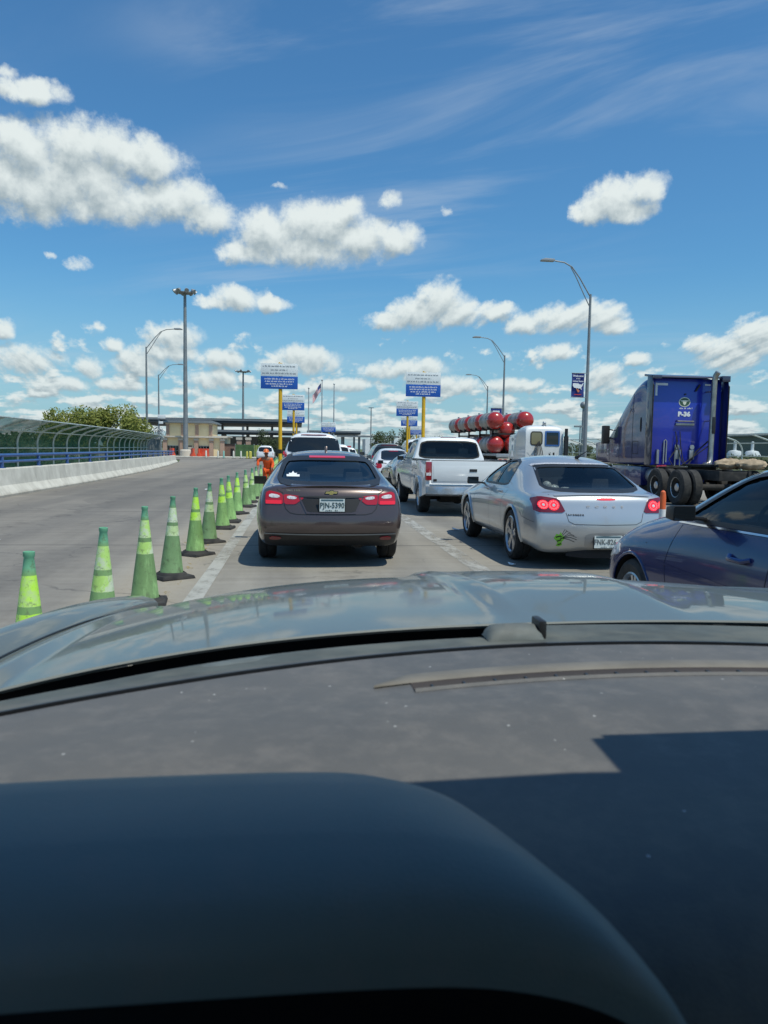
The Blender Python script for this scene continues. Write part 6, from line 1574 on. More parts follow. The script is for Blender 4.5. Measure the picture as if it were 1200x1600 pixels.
def tarp_bundle(x, y, z, label, seed):
    r = random.Random(seed); q = MB(); q.ball((0, 0, .16), .3, 18, 12, sc=(1.5, .8, .52))
    for v in q.bm.verts: v.co += Vector((r.gauss(0, .022), r.gauss(0, .02), r.gauss(0, .02))); v.co.z = max(v.co.z, 0)
    t = q.build('tarpaulin_bundle', 'tan_cloth', loc=(x, y, z), smooth=70); tag(t, label, 'tarpaulin', 'tan tarpaulin bundles on the truck frame'); return t
tarp_bundle(12.5, 21.25, 1.03, 'tan folded tarpaulin lying on the truck frame below the exhaust pipe', 1)
tarp_bundle(13.0, 20.9, 1.03, 'tan tarpaulin bundle at the outer end of the truck frame', 2)

# ---------- white day cab farther on and the flatbed of red-ended gas tanks
def build_daycab():
    root = thing('day_cab_truck', 'white day cab tractor seen from behind, one rear window edged with blue tape', 'truck', (11.42, 35.0, 0))
    hw = .91
    def row(y, zt, w=hw): return (y, [(w*.97, .95), (w, 1.2), (w, 1.6), (w*.995, 2.0), (w*.985, 2.5), (w*.92, zt-.02), (w*.5, zt+.012), (0, zt+.025)])
    B = Body(loft_cage([row(0, 2.64), row(.4, 2.70), row(1.2, 2.68), row(1.55, 2.2), row(1.9, 1.75), row(2.9, 1.6, hw*.85), row(3.6, 1.5, hw*.8)], 5, bow_r=.0, bow_f=.1, creases=((4, 0, 3, .5),), cap_crease=.85), 3)
    arches(B, (3.0,), .6, .5, .45); B.finish('cab', ['old_white', 'seam', 'interior'], root)
    B.patch(rounded([(-.66, 1.78), (-.12, 1.78), (-.12, 2.38), (-.66, 2.38)], 2, .12), 'rear', .012, .08, .02).build('rear_window', 'yellow_glass', root, 60)
    B.strip(rounded([(-.66, 1.78), (-.12, 1.78), (-.12, 2.38), (-.66, 2.38)], 2, .12), 'rear', .05, .016, True).build('window_seal', 'black_rubber', root, 60)
    B.patch(rounded([(.05, 1.76), (.70, 1.76), (.70, 2.40), (.05, 2.40)], 1, .08), 'rear', .012, .08, .02).build('rear_window', 'dark_glass', root, 60)
    q = B.strip([(.05, 1.76), (.70, 1.76), (.70, 2.40), (.05, 2.40)], 'rear', .07, .018, True); q.build('blue_tape', 'tape_blue', root, 0)
    for x0 in (-.82, .22): B.strip([(x0, 1.45), (x0+.28, 1.15), (x0+.5, 1.62)], 'rear', .03, .012).build('pressed_rib', 'old_white', root, 60)
    B.patch([(.22, 1.30), (.30, 1.30), (.32, 1.43), (.24, 1.43)], 'rear', .006, .08, 0).build('small_marking', 'seam', root, 0); B.patch([(.42, 1.30), (.50, 1.30), (.50, 1.43), (.42, 1.43)], 'rear', .006, .08, 0).build('small_marking', 'seam', root, 0)
    q = MB()
    for k in range(6): x = -.45+k*.05; q.tube([(-.28, -.10, 1.95), (x-.02, -.16, 1.75), (x-.10+k*.03, -.2, 1.45), (x+.02*k, -.25, 1.05)], .018, 6)
    q.build('air_hose', 'black_rubber', root)
    q = MB(); q.tube([(1.0, -.12, .9), (1.0, -.12, 2.55)], .075, 12); q.box(.92, 1.08, -.22, -.02, 1.3, 2.2); q.build('exhaust_stack', 'black_plastic', root)
    q = MB(); q.tube([(-.05, .25, 2.68), (.02, .2, 2.78), (.12, .2, 2.68)], .035, 6); q.ball((.03, .2, 2.80), .09, 10, 7); q.build('roof_horn', 'galv', root)
    q = MB()
    for x in (-.43, .43): q.box(x-.04, x+.04, -3.2, 3.2, .70, .98)
    q.box(-.8, .8, -.5, -.02, .985, 1.02); q.build('chassis', 'black_rubber', root)
    first = None
    for y in (-.9, -2.2):
        for s in (-1, 1): first = dual_wheel(root, first, s*.88, y, .51, s)
    for s in (-1, 1): o = copy_tree(first, root); o.location = (s*.9, 3.0, .51); o.rotation_euler = (0, 0, 0 if s < 0 else pi)
M['old_white'] = car_paint('ageing_white_truck_paint', (.70, .71, .69), 0, .45, .3, (.38, .35, .30))
M['yellow_glass'] = mat('yellowed_window', (.22, .20, .11), .12); M['tape_blue'] = mat('blue_masking_tape', (.03, .12, .35), .6)
build_daycab()
def build_flatbed():
    root = thing('flatbed_trailer', 'grey flatbed trailer loaded with red-ended gas tanks beyond the white cab', 'trailer', (12.9, 44.4, 0))
    q = MB(); q.box(-1.3, 1.5, 0, 15.5, 1.16, 1.30); q.box(-1.32, 1.52, -.06, -.002, 1.08, 1.30); q.build('deck', 'galv', root, bevel=.01)
    q = MB(); q.box(-1.25, 1.4, -.12, -.061, .80, 1.02); q.box(-.6, -.5, -.1, .05, 1.02, 1.14); q.build('rear_bumper', 'pale_trim', root, bevel=.01)
    for x in (-1.1, -.8, .9, 1.2): q = MB(); q.box(x-.09, x+.09, -.14, -.121, .86, .98); q.build('tail_light', 'red_lens', root, 0)
    q = MB()
    for x in (-.45, .55): q.box(x-.06, x+.06, .2, 15, .8, 1.155)
    q.build('chassis', 'black_rubber', root)
    for y in (1.2, 4.5, 7.7, 11):
        q = MB()
        for x in (-1.26, 1.46): q.box(x-.05, x+.05, y-.05, y+.05, 1.30, 2.95)
        q.box(-1.3, 1.5, y-.05, y+.05, 2.44, 2.54); q.build('load_rack', 'black_rubber', root)
    first = None
    for y in (2.0, 3.3):
        for s in (-1, 1): first = dual_wheel(root, first, .1+s*.95, y, .5, s)
build_flatbed()
M['tank_grey'] = mat('dull_tank_steel', (.36, .35, .33), .45, metal=.35, var=.2, scale=2, dirt=((.18, .13, .10), .5, 1.5)); M['tank_red'] = mat('red_tank_cap', (.40, .028, .022), .25, var=.1, coat=.6)
tank0 = None
def gas_tank(x, y, z, label, r=.52, L=2.75):
    global tank0
    if tank0 is None:
        t = thing('gas_tank', label, 'gas tank', group='red-ended gas tanks on the flatbed'); tank0 = t
        q = MB(); q.lathe([(r, .32), (r, L-.32)], 28, axis='y'); q.build('shell', 'tank_grey', t, 60)
        for e in (0, 1):
            prof = [(r*cos(a), .32-.40*sin(a)) for a in [pi/2*k/8 for k in range(9)]]
            if e: prof = [(a, L-b) for a, b in prof]
            q = MB(); q.lathe([(r+.006, prof[0][1]+(.12 if not e else -.12))]+[(max(a, .001), b) for a, b in prof], 28, axis='y'); q.build('end_cap', 'tank_red', t, 60)
        q = MB()
        for yy in (.7, L-.7): q.box(-.40, .40, yy-.06, yy+.06, -r-.02, -r*.72)
        q.build('saddle', 'black_rubber', t)
        for yy in (.8, 1.9): q = MB(); q.lathe([(r+.008, yy), (r+.008, yy+.05)], 28, axis='y'); q.build('band', 'steel_pipe', t, 60)
        q = MB(); q.tube([(0, 1.3, r-.02), (0, 1.3, r+.10)], .07, 10); q.build('valve', 'galv', t); o = t
    else: o = copy_tree(tank0); o['label'] = label
    o.location = (x, y, z)
for i in range(4): gas_tank(11.72, 45.0+3.25*i, 3.28, ('red-ended gas tank, upper left of the load, end cap fully seen', 'gas tank second in line in the upper left row', 'gas tank third in line in the upper left row', 'gas tank last in line in the upper left row')[i])
for i in range(2): gas_tank(13.55, 45.0+3.25*i, 3.34, ('red-ended gas tank, upper right, standing above the white cab roof', 'gas tank behind the upper right one')[i])
for i in range(3): gas_tank(11.80, 45.2+3.25*i, 1.84, ('red-ended gas tank, lowest left on the trailer deck', 'gas tank second in line in the lowest left row', 'gas tank third in line in the lowest left row')[i])
for i in range(2): gas_tank(12.90, 45.2+3.25*i, 1.84, ('red-ended gas tank on the deck half behind the white cab', 'gas tank second on the deck behind the white cab')[i])
gas_tank(12.58, 45.6, 2.72, 'red-ended gas tank wedged in the middle of the load')

# ---------- worker in orange by the cones
def skin_mesh(name, joints, bones, mats, parent, sub=2, loc=(0, 0, 0), root_i=0):
    me = bpy.data.meshes.new(name); me.from_pydata([j[0] for j in joints], bones, []); o = bpy.data.objects.new(name, me); COL.objects.link(o)
    o.modifiers.new('k', 'SKIN'); sk = me.skin_vertices[0].data
    for i, j in enumerate(joints): r = j[1]; sk[i].radius = (r, r) if not isinstance(r, tuple) else r; sk[i].use_root = (i == root_i)
    md = o.modifiers.new('s', 'SUBSURF'); md.levels = sub; md.render_levels = sub
    m2 = evaluated(o); bpy.data.objects.remove(o); return link(name, m2, mats, parent, 80)
M['skin'] = mat('tanned_skin', (.30, .15, .09), .55); M['hi_vis_orange'] = mat('hi_vis_orange_cloth', (.80, .10, .012), .75, var=.12, scale=8, bump=.2); M['hard_hat'] = mat('orange_hard_hat', (.75, .16, .02), .3, coat=.6); M['boot'] = mat('dark_boot', (.03, .028, .026), .7)
def build_worker():
    root = thing('person', 'person in bright orange work clothes and orange hard hat among the cones', 'person', (-1.0, 25.6, 0))
    J = [((0, 0, .84), (.125, .10)), ((-.01, -.04, 1.0), (.13, .095)), ((-.03, -.11, 1.17), (.14, .10)), ((-.045, -.16, 1.25), (.055, .055)), ((-.05, -.185, 1.31), (.05, .05)), ((-.055, -.20, 1.37), (.078, .092)), ((-.058, -.205, 1.45), (.07, .085)),
         ((-.19, -.12, 1.20), .055), ((-.345, -.10, 1.13), .045), ((-.35, -.20, .93), .036), ((-.352, -.215, .885), (.022, .036)),
         ((.13, -.13, 1.19), .055), ((.19, -.16, 1.0), .045), ((.15, -.33, .86), .036), ((.145, -.37, .83), (.022, .036)),
         ((-.085, .0, .80), .10), ((-.10, -.03, .45), .062), ((-.10, .03, .08), .045), ((-.105, -.12, .045), .04), ((.085, .02, .80), .10), ((.11, .02, .45), .062), ((.12, .08, .08), .045), ((.125, -.07, .045), .04)]
    Bn = [(0, 1), (1, 2), (2, 3), (3, 4), (4, 5), (5, 6), (2, 7), (7, 8), (8, 9), (9, 10), (2, 11), (11, 12), (12, 13), (13, 14), (0, 15), (15, 16), (16, 17), (17, 18), (0, 19), (19, 20), (20, 21), (21, 22)]
    JJ = list(J); BB = list(Bn)
    for hi, d in ((10, Vector((0, -.03, -1)).normalized()), (14, Vector((0, -.75, -.6)).normalized())):
        base = Vector(J[hi][0]); side = Vector((1, 0, 0)).cross(d).normalized(); sx = Vector((1, 0, 0))
        for k, (oy, ln) in enumerate(((-.030, .06), (-.011, .075), (.010, .070), (.028, .055))):
            a = base+side*oy+d*.02; b = a+d*ln*.55; c = b+(d*.8+sx*(.5 if hi == 10 else -.5)).normalized()*ln*.45
            n0 = len(JJ); JJ += [(tuple(a), .012), (tuple(b), .009), (tuple(c), .008)]; BB += [(hi, n0), (n0, n0+1), (n0+1, n0+2)]
        a = base-side*.036; b = a-side*.022+d*.035; n0 = len(JJ); JJ += [(tuple(a), .012), (tuple(b), .009)]; BB += [(hi, n0), (n0, n0+1)]
    body = skin_mesh('body', JJ, BB, 'skin', root)
    h = Vector((-.055, -.20, 1.40)); q = MB()
    q.prism([(-.012, 0), (.012, 0), (0, .04)], -.0, .03, o=(h.x, h.y-.115, h.z-.03)); q.build('nose', 'skin', root, 60, bevel=.004)
    for s in (-1, 1):
        q = MB(); q.ball((h.x+s*.03, h.y-.086, h.z+.005), .009, 8, 6); q.build('eye', 'seam', root); q = MB(); q.ball((h.x+s*.082, h.y, h.z-.005), .02, 8, 6, sc=(.4, .8, 1.3)); q.build('ear', 'skin', root)
    q = MB(); q.box(h.x-.02, h.x+.02, h.y-.088, h.y-.08, h.z-.058, h.z-.05); q.build('mouth', 'red_dark', root)
    G = lambda idx, add: [(J[i][0], (J[i][1][0]+add, J[i][1][1]+add) if isinstance(J[i][1], tuple) else J[i][1]+add) for i in idx]
    jk = G([0, 1, 2, 7, 8, 9, 11, 12, 13], .016); jk[0] = ((0, .0, .76), (.150, .125)); jk[2] = (jk[2][0], (.15, .12)); skin_mesh('jacket', jk, [(0, 1), (1, 2), (2, 3), (3, 4), (4, 5), (2, 6), (6, 7), (7, 8)], 'hi_vis_orange', root)
    tr = G([0, 15, 16, 17, 19, 20, 21], .018); skin_mesh('trousers', tr, [(0, 1), (1, 2), (2, 3), (0, 4), (4, 5), (5, 6)], 'hi_vis_orange', root)
    q = MB(); q.lathe([(.125, 1.435), (.118, 1.44), (.105, 1.455), (.098, 1.50), (.075, 1.54), (.04, 1.56), (.001, 1.565)], 22, o=(-.057, -.205, 0)); q.prism([(-.09, -.09), (.09, -.09), (.06, -.17), (-.06, -.17)], 1.432, 1.444, axis='z', o=(-.057, -.205, 0)); q.build('hard_hat', 'hard_hat', root, 60)
    for i in (17, 21): p = Vector(J[i][0]); q = MB(); q.prism([(.07, .0), (.07, .16), (-.0, .17), (-.06, .09), (-.19, .06), (-.20, .0)], p.x-.05, p.x+.05, axis='x', o=(0, p.y, 0)); q.build('boot', 'boot', root, bevel=.015)
    root.scale = (.91, .91, .91)
build_worker()
# small pieces of litter on the left road
for i, (x, y, s) in enumerate(((-4.55, 12.1, .10), (-2.0, 36, .12), (-3.1, 26.5, .08), (2.9, 13.9, .10), (2.75, 9.6, .09), (-1.62, 8.3, .07))):
    r = random.Random(50+i); q = MB(); s *= .6; q.grid([[(u*s+r.gauss(0, .01), v*s*.7+r.gauss(0, .01), .012+abs(r.gauss(0, .014))) for u in (-1, 0, 1)] for v in (-1, 0, 1)])
    o = q.build('paper_scrap', 'white_print', loc=(x, y, 0), smooth=0)
    tag(o, ('white paper scrap lying alone on the open left road', 'tiny pale scrap far along the left road', 'pale scrap on the left road near the cone row', 'white scrap beside the road line by the silver front wheel', 'white scrap on the road line below the silver rear wheel', 'pale scrap at the foot of the dark fourth cone')[i], 'litter')

# ================================================================== THE CAR ONE SITS IN
CXM = .42
def dash_material(name, c0, c1, rough, specks=True):
    m, t, b = principled(name)
    co = t.new('ShaderNodeTexCoord').outputs['Object']
    n = t.noise(co, 3.5, 5, .6); g = t.noise(co, 420, 2, .5); g2 = t.noise(co, 26, 6, .7)
    c = t.mix(t.ramp(n, .3, .7), c0, c1)
    c = t.mix(t.ramp(g2, .42, .72, 0, .34), c, (.22, .20, .18, 1))
    if specks:
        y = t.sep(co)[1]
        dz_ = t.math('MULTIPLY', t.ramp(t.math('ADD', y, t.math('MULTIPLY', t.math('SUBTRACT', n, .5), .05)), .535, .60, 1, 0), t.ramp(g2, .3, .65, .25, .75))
        c = t.mix(t.math('MULTIPLY', dz_, .6), c, (.20, .175, .14, 1))  # brownish reflected tone beside the instrument hood, put into the colour
        vo = t.new('ShaderNodeTexVoronoi'); vo.inputs['Scale'].default_value = 55; t.put(vo.inputs['Vector'], co)
        rad = t.math('MULTIPLY', t.ramp(t.sep(vo.outputs['Color'])[0], .45, 1.0, 0, 1, False), .095)
        c = t.mix(t.math('MULTIPLY', t.math('LESS_THAN', vo.outputs['Distance'], rad), .75), c, (.55, .54, .52, 1))
    t.put(b.inputs['Base Color'], c); t.put(b.inputs['Roughness'], t.ramp(n, .3, .7, rough-.06, rough+.08)); b.inputs['Specular IOR Level'].default_value = .45
    bn = t.new('ShaderNodeBump'); bn.inputs['Strength'].default_value = .22; bn.inputs['Distance'].default_value = .0015; t.put(bn.inputs['Height'], g); t.put(b.inputs['Normal'], bn.outputs[0])
    return m
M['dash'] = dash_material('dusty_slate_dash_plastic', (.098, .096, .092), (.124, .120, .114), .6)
M['binnacle'] = dash_material('soft_slate_binnacle_plastic', (.145, .172, .160), (.165, .192, .178), .45, False)
M['hood_paint'] = car_paint('grey_green_bonnet_paint', (.105, .120, .108), .0, .5, .4, (.20, .20, .17), coat=.6)
M['cowl'] = mat('dusty_grey_cowl_plastic', (.080, .090, .082), .7, var=.25, scale=12, dirt=((.20, .20, .17), .35, 9))
M['headliner'] = mat('grey_headliner', (.16, .16, .155), .9, var=.1); M['vent_bezel'] = mat('dusty_brown_grey_bezel', (.17, .155, .13), .7, var=.15, scale=14); M['vent_dark'] = mat('dark_vent_slot', (.045, .034, .028), .8, var=.2)
M['frit'] = mat('black_glass_border', (.006, .006, .007), .4)
def windscreen_material():
    m = bpy.data.materials.new('clear_windscreen'); m.use_nodes = True; nt = m.node_tree; nt.nodes.clear()
    o = nt.nodes.new('ShaderNodeOutputMaterial'); tr = nt.nodes.new('ShaderNodeBsdfTransparent'); tr.inputs[0].default_value = (.92, .965, .95, 1); nt.links.new(tr.outputs[0], o.inputs[0]); return m
M['windscreen'] = windscreen_material()
def build_own_car():
    root = thing('own_car', 'grey car one looks out of: dusty dashboard, instrument hood and shiny bonnet', 'car', (CXM, 0, 0))
    O = Vector((CXM, 0, 0))
    V = lambda x, y, z: Vector((x-CXM, y, z))
    yr = lambda x: 1.225-.30*(x-CXM)**2
    yd = lambda x: 1.03-.45*(x-CXM)**2
    sm = lambda a, b, v: (lambda t: t*t*(3-2*t))(min(1, max(0, (v-a)/(b-a))))
    def hz(x, v, crown=True):
        d = (x-CXM)/.92
        z = 1.196 - .112*v**1.9 - .02*v - .012*abs(d)**3 - .035*v*d*d + .008*d + .012*max(d, 0)
        if crown and d < 0: z -= .036*abs(d)**4*(1-.5*v)
        xl, xr2 = .37, lerp(.66, .86, v)
        dome = sm(xl-.018, xl+.018, x)*(1-sm(xr2-.02, xr2+.03, x)); z += .022*dome*(1-.4*v)*sm(-.02, .35, v)
        z += .013*sm(-.475, -.440, x)*(1-sm(-.425, -.395, x))      # rolled edge beside the wing
        z += .007*math.exp(-((x-.37)/.012)**2)*sm(0, .2, v)
        return z
    # bonnet
    q = MB(); rows = []; nu, nv = 90, 26
    for j in range(nv+1):
        v = j/nv; row = []
        for i in range(nu+1):
            x = lerp(-.455, 1.295, i/nu); xs = x - .03*v*((x-CXM)/.9)
            y = lerp(yr(x), 2.46-.20*(x-CXM)**2-.10*abs((x-CXM)/.9)**5, v); row.append(V(xs, y, hz(x, v)))
        rows.append(row)
    last = rows[-1]; rows += [[p+Vector((0, .03, -.012)) for p in last], [p+Vector((0, .045, -.04)) for p in last], [p+Vector((0, .045, -.12)) for p in last]]
    rear = rows[0]; rows = [[p+Vector((0, .035, -.014)) for p in rear], [p+Vector((0, .0, -.007)) for p in rear], [p+Vector((0, -.002, -.003)) for p in rear]] + rows
    q.grid(rows); q.build('bonnet', 'hood_paint', root, 50)
    # wings
    for s in (-1, 1):
        rows = []
        for j in range(31):
            v = lerp(-.25, 1.04, j/30); y = lerp(1.02, 2.40, v); e = .455+CXM-.028*max(0, v)
            zt = hz(CXM+s*.875, max(0, v), False)-.004
            pts = []
            sink = .036*.82*(1-.5*max(0, v))
            for dx, dz in (((.012, -.05-sink), (.012, -.010-sink), (.018, -.004-sink), (.028, .002-sink*.8), (.046, -.002-sink*.25), (.064, .0), (.084, -.008), (.10, -.034), (.112, -.09), (.116, -.2), (.11, -.5)) if s < 0 else ((.012, -.05), (.012, -.016), (.017, -.007), (.03, .002), (.055, -.006), (.078, -.030), (.095, -.075), (.105, -.16), (.108, -.32), (.10, -.50))):
                tap = 1-.25*max(0, v-.75)
                pts.append(Vector((s*(e+dx*tap), y, zt+dz)))
            rows.append(pts)
        q = MB(); q.grid(rows); q.build('wing', 'hood_paint', root, 50)
    for s in (-1, 1):
        q = MB(); P = []
        for j in range(25):
            v = j/24; x = CXM+s*(.875+.006)-s*.03*v; xe = CXM+s*.872; y = lerp(yr(xe), 2.46-.20*.76-.10*.85, v); P.append(Vector((x-CXM, y, hz(xe, v)+.002)))
        q.tube(P, .0022, 6); q.build('shut_line', 'frit', root)
    q = MB(); rows = []
    for i in range(31):
        x = lerp(-.50, 1.34, i/30); y = 2.50-.22*(x-CXM)**2; rows.append([V(x, y-.02, .98), V(x, y+.05, .85), V(x, y+.10, .62), V(x, y+.06, .40), V(x, y-.1, .28)])
    q.grid(rows); q.build('front_bumper', 'hood_paint', root, 50)
    c0 = lambda x: 1.204+.006*(x-CXM)
    cz = lambda x: 1.204+.006*(x-CXM)-(.046*abs((x-CXM)/.92)**4 if x < CXM else 0)
    # well under the bonnet edge, dusty cowl strip, black glass border
    X = [lerp(-.52, 1.36, i/160) for i in range(161)]
    q = MB(); q.grid([[V(x, yr(x)+.034, hz(x, 0)-.016) for x in X], [V(x, yr(x)+.030, 1.08) for x in X], [V(x, 1.155-.32*(x-CXM)**2, 1.09) for x in X], [V(x, 1.122+.055*sm(.355, .385, x)-.34*(x-CXM)**2, cz(x)-.045) for x in X], [V(x, 1.117+.060*sm(.355, .385, x)-.34*(x-CXM)**2, cz(x)-.012) for x in X]]); q.build('wiper_well', 'frit', root, 50)
    fx_ = lambda x: .062*sm(.355, .385, x)
    q = MB(); q.grid([[V(x, 1.116+fx_(x)-.34*(x-CXM)**2, cz(x)-.006) for x in X], [V(x, 1.108+fx_(x)-.34*(x-CXM)**2, cz(x)) for x in X], [V(x, 1.085-.38*(x-CXM)**2, lerp(cz(x), c0(x), .6)+.003) for x in X], [V(x, 1.040-.45*(x-CXM)**2, c0(x)+.006) for x in X]]); q.build('cowl_panel', 'cowl', root, 50)
    q = MB(); q.grid([[V(x, 1.040-.45*(x-CXM)**2, c0(x)+.0065) for x in X], [V(x, 1.034-.45*(x-CXM)**2, c0(x)+.007) for x in X], [V(x, 1.030-.45*(x-CXM)**2, c0(x)-.012) for x in X]]); q.build('glass_border', 'frit', root, 50)
    # wipers parked on the cowl
    w1 = holder('wiper', root); cy = lambda x: 1.085-.38*(x-CXM)**2
    q = MB(); xs_ = [.272, .275, .282, .295, .312, .332, .346, .353, .3565]; q.grid([[V(x, cy(x)+dy, cz(x)+.004+h*(1-abs((x-.3142)/.0425)**8)) for dy, h in ((-.022, .0), (-.018, .014), (0, .021), (.018, .017), (.026, .0))] for x in xs_]); q.build('arm_cap', 'cowl_dark', w1, 60)
    q = MB(); q.box(.350-CXM, .362-CXM, cy(.36)-.015, cy(.36)+.026, cz(.36)+.002, cz(.36)+.030); q.build('pivot_clip', 'black_plastic', w1, bevel=.004)
    q = MB(); P = [V(x, cy(x)+.046, cz(x)-.024) for x in [.27, .18, .10, .0, -.10, -.18]]; q.tube(P, [.010, .008, .007, .006, .006, .005], 8); q.build('arm', 'cowl_dark', w1)
    q = MB(); P = [V(x, cy(x)+.040, cz(x)-.030) for x in [lerp(.30, -.30, k/14) for k in range(15)]]; q.tube(P, .006, 6); q.build('blade', 'black_rubber', w1)
    q = MB(); q.grid([[V(x, cy(x)+dy, cz(x)+.003+h*(1-abs((x+.085)/.05)**4)) for dy, h in ((-.02, 0), (-.014, .004), (.004, .005), (.014, 0))] for x in (-.135, -.115, -.085, -.055, -.035)]); q.build('blade_joint', 'cowl_dark', w1, 60)
    w2 = holder('wiper', root); q = MB(); P = [V(x, cy(x)+.044, cz(x)-.012) for x in [lerp(.42, 1.12, k/14) for k in range(15)]]; q.tube(P, .009, 8); q.build('arm', 'black_plastic', w2)
    q = MB(); P = [V(x, cy(x)+.036, cz(x)-.022) for x in [lerp(.46, 1.20, k/14) for k in range(15)]]; q.tube(P, .006, 6); q.build('blade', 'black_rubber', w2)
    q = MB(); q.lathe([(.016, 0), (.015, .006), (.008, .011), (.001, .012)], 14, o=V(.62, yr(.62)-.06, 1.185)); q.build('washer_nozzle', 'cowl_dark', root)
    # dashboard
    dp = [(0.0, 1.2085), (.02, 1.2105), (.08, 1.211), (.16, 1.216), (.25, 1.222), (.30, 1.2215), (.36, 1.217), (.44, 1.214), (.52, 1.212), (.58, 1.207), (.63, 1.19), (.66, 1.15), (.67, 1.05), (.68, .80)]
    X = [lerp(-.54, 1.38, i/60) for i in range(61)]
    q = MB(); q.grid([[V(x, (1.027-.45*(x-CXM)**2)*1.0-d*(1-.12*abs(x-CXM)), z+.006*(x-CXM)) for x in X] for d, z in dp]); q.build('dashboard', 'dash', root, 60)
    dzv = lambda x, y: interp((1.027-.45*(x-CXM)**2-y)/(1-.12*abs(x-CXM)), [a for a, b in dp], [b for a, b in dp])+.006*(x-CXM)
    # defroster slot: raised bezel, sunk dark slot, fins
    va = lambda x: yd(x)-.118; vb = lambda x: yd(x)-.178
    XS = [lerp(.085, .95, i/40) for i in range(41)]
    def tp(x): return sm(.085, .125, x)
    q = MB(); q.grid([[V(x, lerp(va(x), vb(x), u*tp(x)+.5*(1-tp(x))), dzv(x, lerp(va(x), vb(x), u))+h) for x in XS] for u, h in ((-.06, .0005), (.04, .0055), (.40, .0040), (.46, .0015))]); ve = q.build('defroster_vent', 'vent_bezel', root, 60)
    XS2 = [x for x in XS if .125 < x < .60]
    q = MB(); q.grid([[V(x, lerp(va(x), vb(x), u), dzv(x, lerp(va(x), vb(x), u))+h) for x in XS2] for u, h in ((.46, .0014), (.62, .0008), (.95, .0011))]); q.build('slot', 'vent_dark', ve, 60)
    q = MB()
    for k in range(12):
        x = .15+k*.038; y0 = lerp(va(x), vb(x), .80); y1 = lerp(va(x), vb(x), 1.0); z = dzv(x, y0); q.hexa([V(x-.0016, y0, z+.0005), V(x+.0016, y0, z+.0005), V(x+.0016, y1, z+.0008), V(x-.0016, y1, z+.0008)], [V(x-.0014, y0, z+.0028), V(x+.0014, y0, z+.0028), V(x+.0014, y1, z+.0032), V(x-.0014, y1, z+.0032)])
    q.build('grille', 'frit', ve, 0)
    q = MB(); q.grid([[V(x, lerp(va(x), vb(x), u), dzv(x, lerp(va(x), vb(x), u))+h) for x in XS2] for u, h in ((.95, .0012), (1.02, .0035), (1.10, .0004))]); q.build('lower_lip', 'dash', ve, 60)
    # instrument hood
    prof = [(-.66, 1.10), (-.60, 1.19), (-.52, 1.235), (-.40, 1.256), (-.28, 1.264), (-.16, 1.268), (-.06, 1.269), (.0, 1.2685), (.04, 1.266), (.075, 1.258), (.10, 1.246), (.122, 1.228), (.140, 1.204), (.154, 1.175), (.164, 1.14), (.17, 1.09), (.172, 1.02)]
    # smooth the outline
    def catmull(P, n=5):
        out = []
        for i in range(len(P)-1):
            p0, p1, p2, p3 = P[max(i-1, 0)], P[i], P[i+1], P[min(i+2, len(P)-1)]
            for k in range(n):
                t = k/n; out.append(tuple(.5*((2*p1[a])+(-p0[a]+p2[a])*t+(2*p0[a]-5*p1[a]+4*p2[a]-p3[a])*t*t+(-p0[a]+3*p1[a]-3*p2[a]+p3[a])*t**3) for a in (0, 1)))
        return out+[P[-1]]
    pc = catmull(prof)
    rows = []
    for y, k, dzz in ((.535, .0, -.075), (.530, .1, -.045), (.522, .3, -.022), (.510, .5, -.009), (.492, .8, -.0025), (.47, 1.2, 0), (.44, 1.8, 0), (.41, 2.4, 0), (.405, 2.6, -.001), (.392, 2.9, -.003), (.380, 3.2, -.0065), (.369, 3.5, -.0115), (.360, 3.7, -.018), (.354, 3.9, -.026), (.351, 4.0, -.036), (.350, 4.0, -.050), (.352, 4.0, -.08), (.36, 4.0, -.11), (.44, 3.0, -.12)):
        rows.append([V(x+(.0165*k if x > -.2 else .0165*k*(x+.66)/.46)*(1 if x > -.66 else 0)*(.2 if x < -.2 else lerp(.2, 1, min(1, (x+.2)/.3))), y-.030*max(0, (x-.0)/.17)**2*(1 if y > .45 else .6)-.02*max(0, (-x-.25)/.4)**2, z+dzz*(1 if z > 1.1 else .3)) for x, z in pc])
    q = MB(); q.grid(rows[:16]); ih = q.build('instrument_hood', 'binnacle', root, 80)
    q = MB(); q.grid(rows[15:]); q.build('bezel', 'frit', ih, 80)  # black lip: the shade on the hood's unlit front is put into its colour
    q = MB(); q.box(-.55-CXM, .06-CXM, .44, .45, .95, 1.215); q.build('instrument_face', 'frit', root, 0)
    q = MB(); q.box(-.70-CXM, 1.5-CXM, .30, .36, .45, 1.0); q.build('lower_dash', 'frit', root, 0)
    # windscreen, pillars, roof, doors and rear wall: they shade the cabin
    hy = lambda x: .365-.05*((x-CXM)/.6)**2
    q = MB(); q.grid([[V(lerp(-.50, 1.34, i/30), lerp(1.035-.45*(lerp(-.5, 1.34, i/30)-CXM)**2, hy(lerp(-.30, 1.14, i/30)), t)+.03*sin(pi*t), lerp(1.212, 1.745-.02*((i-15)/15)**2, t)) + Vector((lerp(0, (lerp(-.30, 1.14, i/30)-lerp(-.5, 1.34, i/30)), t), 0, 0)) for i in range(31)] for t in [k/10 for k in range(11)]]); q.build('windscreen', 'windscreen', root, 80)
    q = MB(); R_ = []
    for y in (.375, .345, .15, -.4, -1.0, -1.6): R_.append([V(CXM+dx, y if y < .33 else hy(CXM+dx)+(y-.345), z) for dx, z in ((-.74, 1.62), (-.70, 1.70), (-.55, 1.745), (-.25, 1.765), (0, 1.78), (.25, 1.775), (.55, 1.75), (.70, 1.70), (.74, 1.62))])
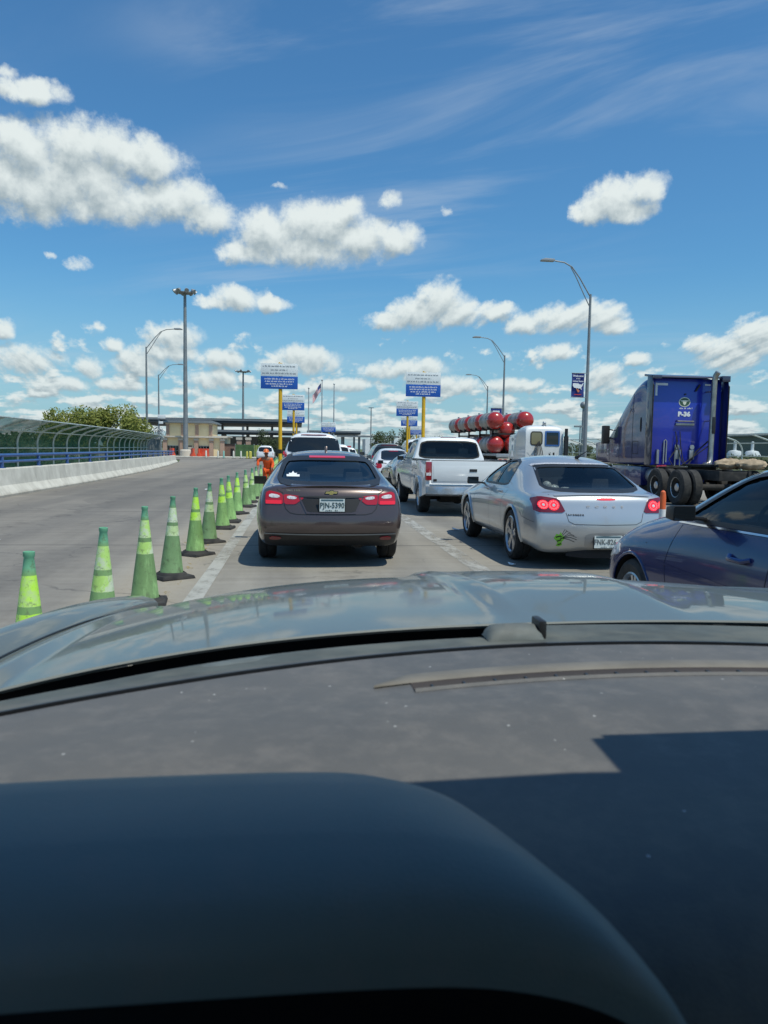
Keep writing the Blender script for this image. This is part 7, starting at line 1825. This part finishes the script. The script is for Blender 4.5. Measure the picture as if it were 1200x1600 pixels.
    q.grid(R_); q.build('roof', ['headliner'], root, 60, solid=.03)
    for s in (-1, 1):
        q = MB(); q.tube([(s*.965, .72, 1.14), (s*.90, .62, 1.34), (s*.80, .42, 1.58), (s*.74, .30, 1.69)], .045, 10); q.build('pillar', 'headliner', root)
        q = MB(); q.tube([(s*.97, -.45, 1.10), (s*.86, -.47, 1.45), (s*.75, -.5, 1.69)], .06, 10); q.tube([(s*.97, -1.5, 1.10), (s*.86, -1.5, 1.45), (s*.75, -1.5, 1.69)], .09, 10); q.build('rear_pillar', 'headliner', root)
        q = MB(); q.box(s*.90, s*1.0, -1.6, 1.0, .40, 1.12); q.build('door', 'hood_paint', root, bevel=.02)
        q = MB(); q.box(s*.86, s*.899, -1.5, .70, .45, 1.10); q.build('door_trim', 'frit', root, bevel=.01)
    q = MB(); q.box(-.9, .9, -1.66, -1.62, .40, 1.74); q.build('rear_wall', 'headliner', root, 0)
    q = MB(); q.box(-.9, .9, -1.6, .9, .36, .40); q.build('cabin_floor', 'frit', root, 0)
    q = MB(); q.box(-.9, .9, .95, 1.0, .40, 1.08); q.build('firewall', 'frit', root, 0)
    q = MB(); q.box(.01, .18, .48, .515, 1.585, 1.655); q.box(.02, .17, .34, .485, 1.64, 1.72); q.tube([(.10, .50, 1.65), (.10, .44, 1.72)], .012, 8); q.build('rear_view_mirror', 'black_plastic', root, bevel=.012)  # second box added between mirror and roof to fill out the dash shadow
    for y in (1.75, -1.25):
        for s in (-1, 1):
            h = holder('wheel', root, (s*.86, y, .38)); q = MB(); q.lathe([(.22, -.10), (.34, -.12), (.38, -.08), (.38, .08), (.34, .12), (.22, .10)], 28, axis='x'); q.build('tyre', 'tyre', h, 30); q = MB(); q.lathe([(.22, s*.08), (.10, s*.04), (.001, s*.07)], 20, axis='x'); q.build('rim', 'alloy', h, 30)
    return root
M['cowl_dark'] = mat('weathered_wiper_grey', (.11, .125, .12), .6, var=.25, scale=20, dirt=((.22, .22, .20), .4, 14))
build_own_car()
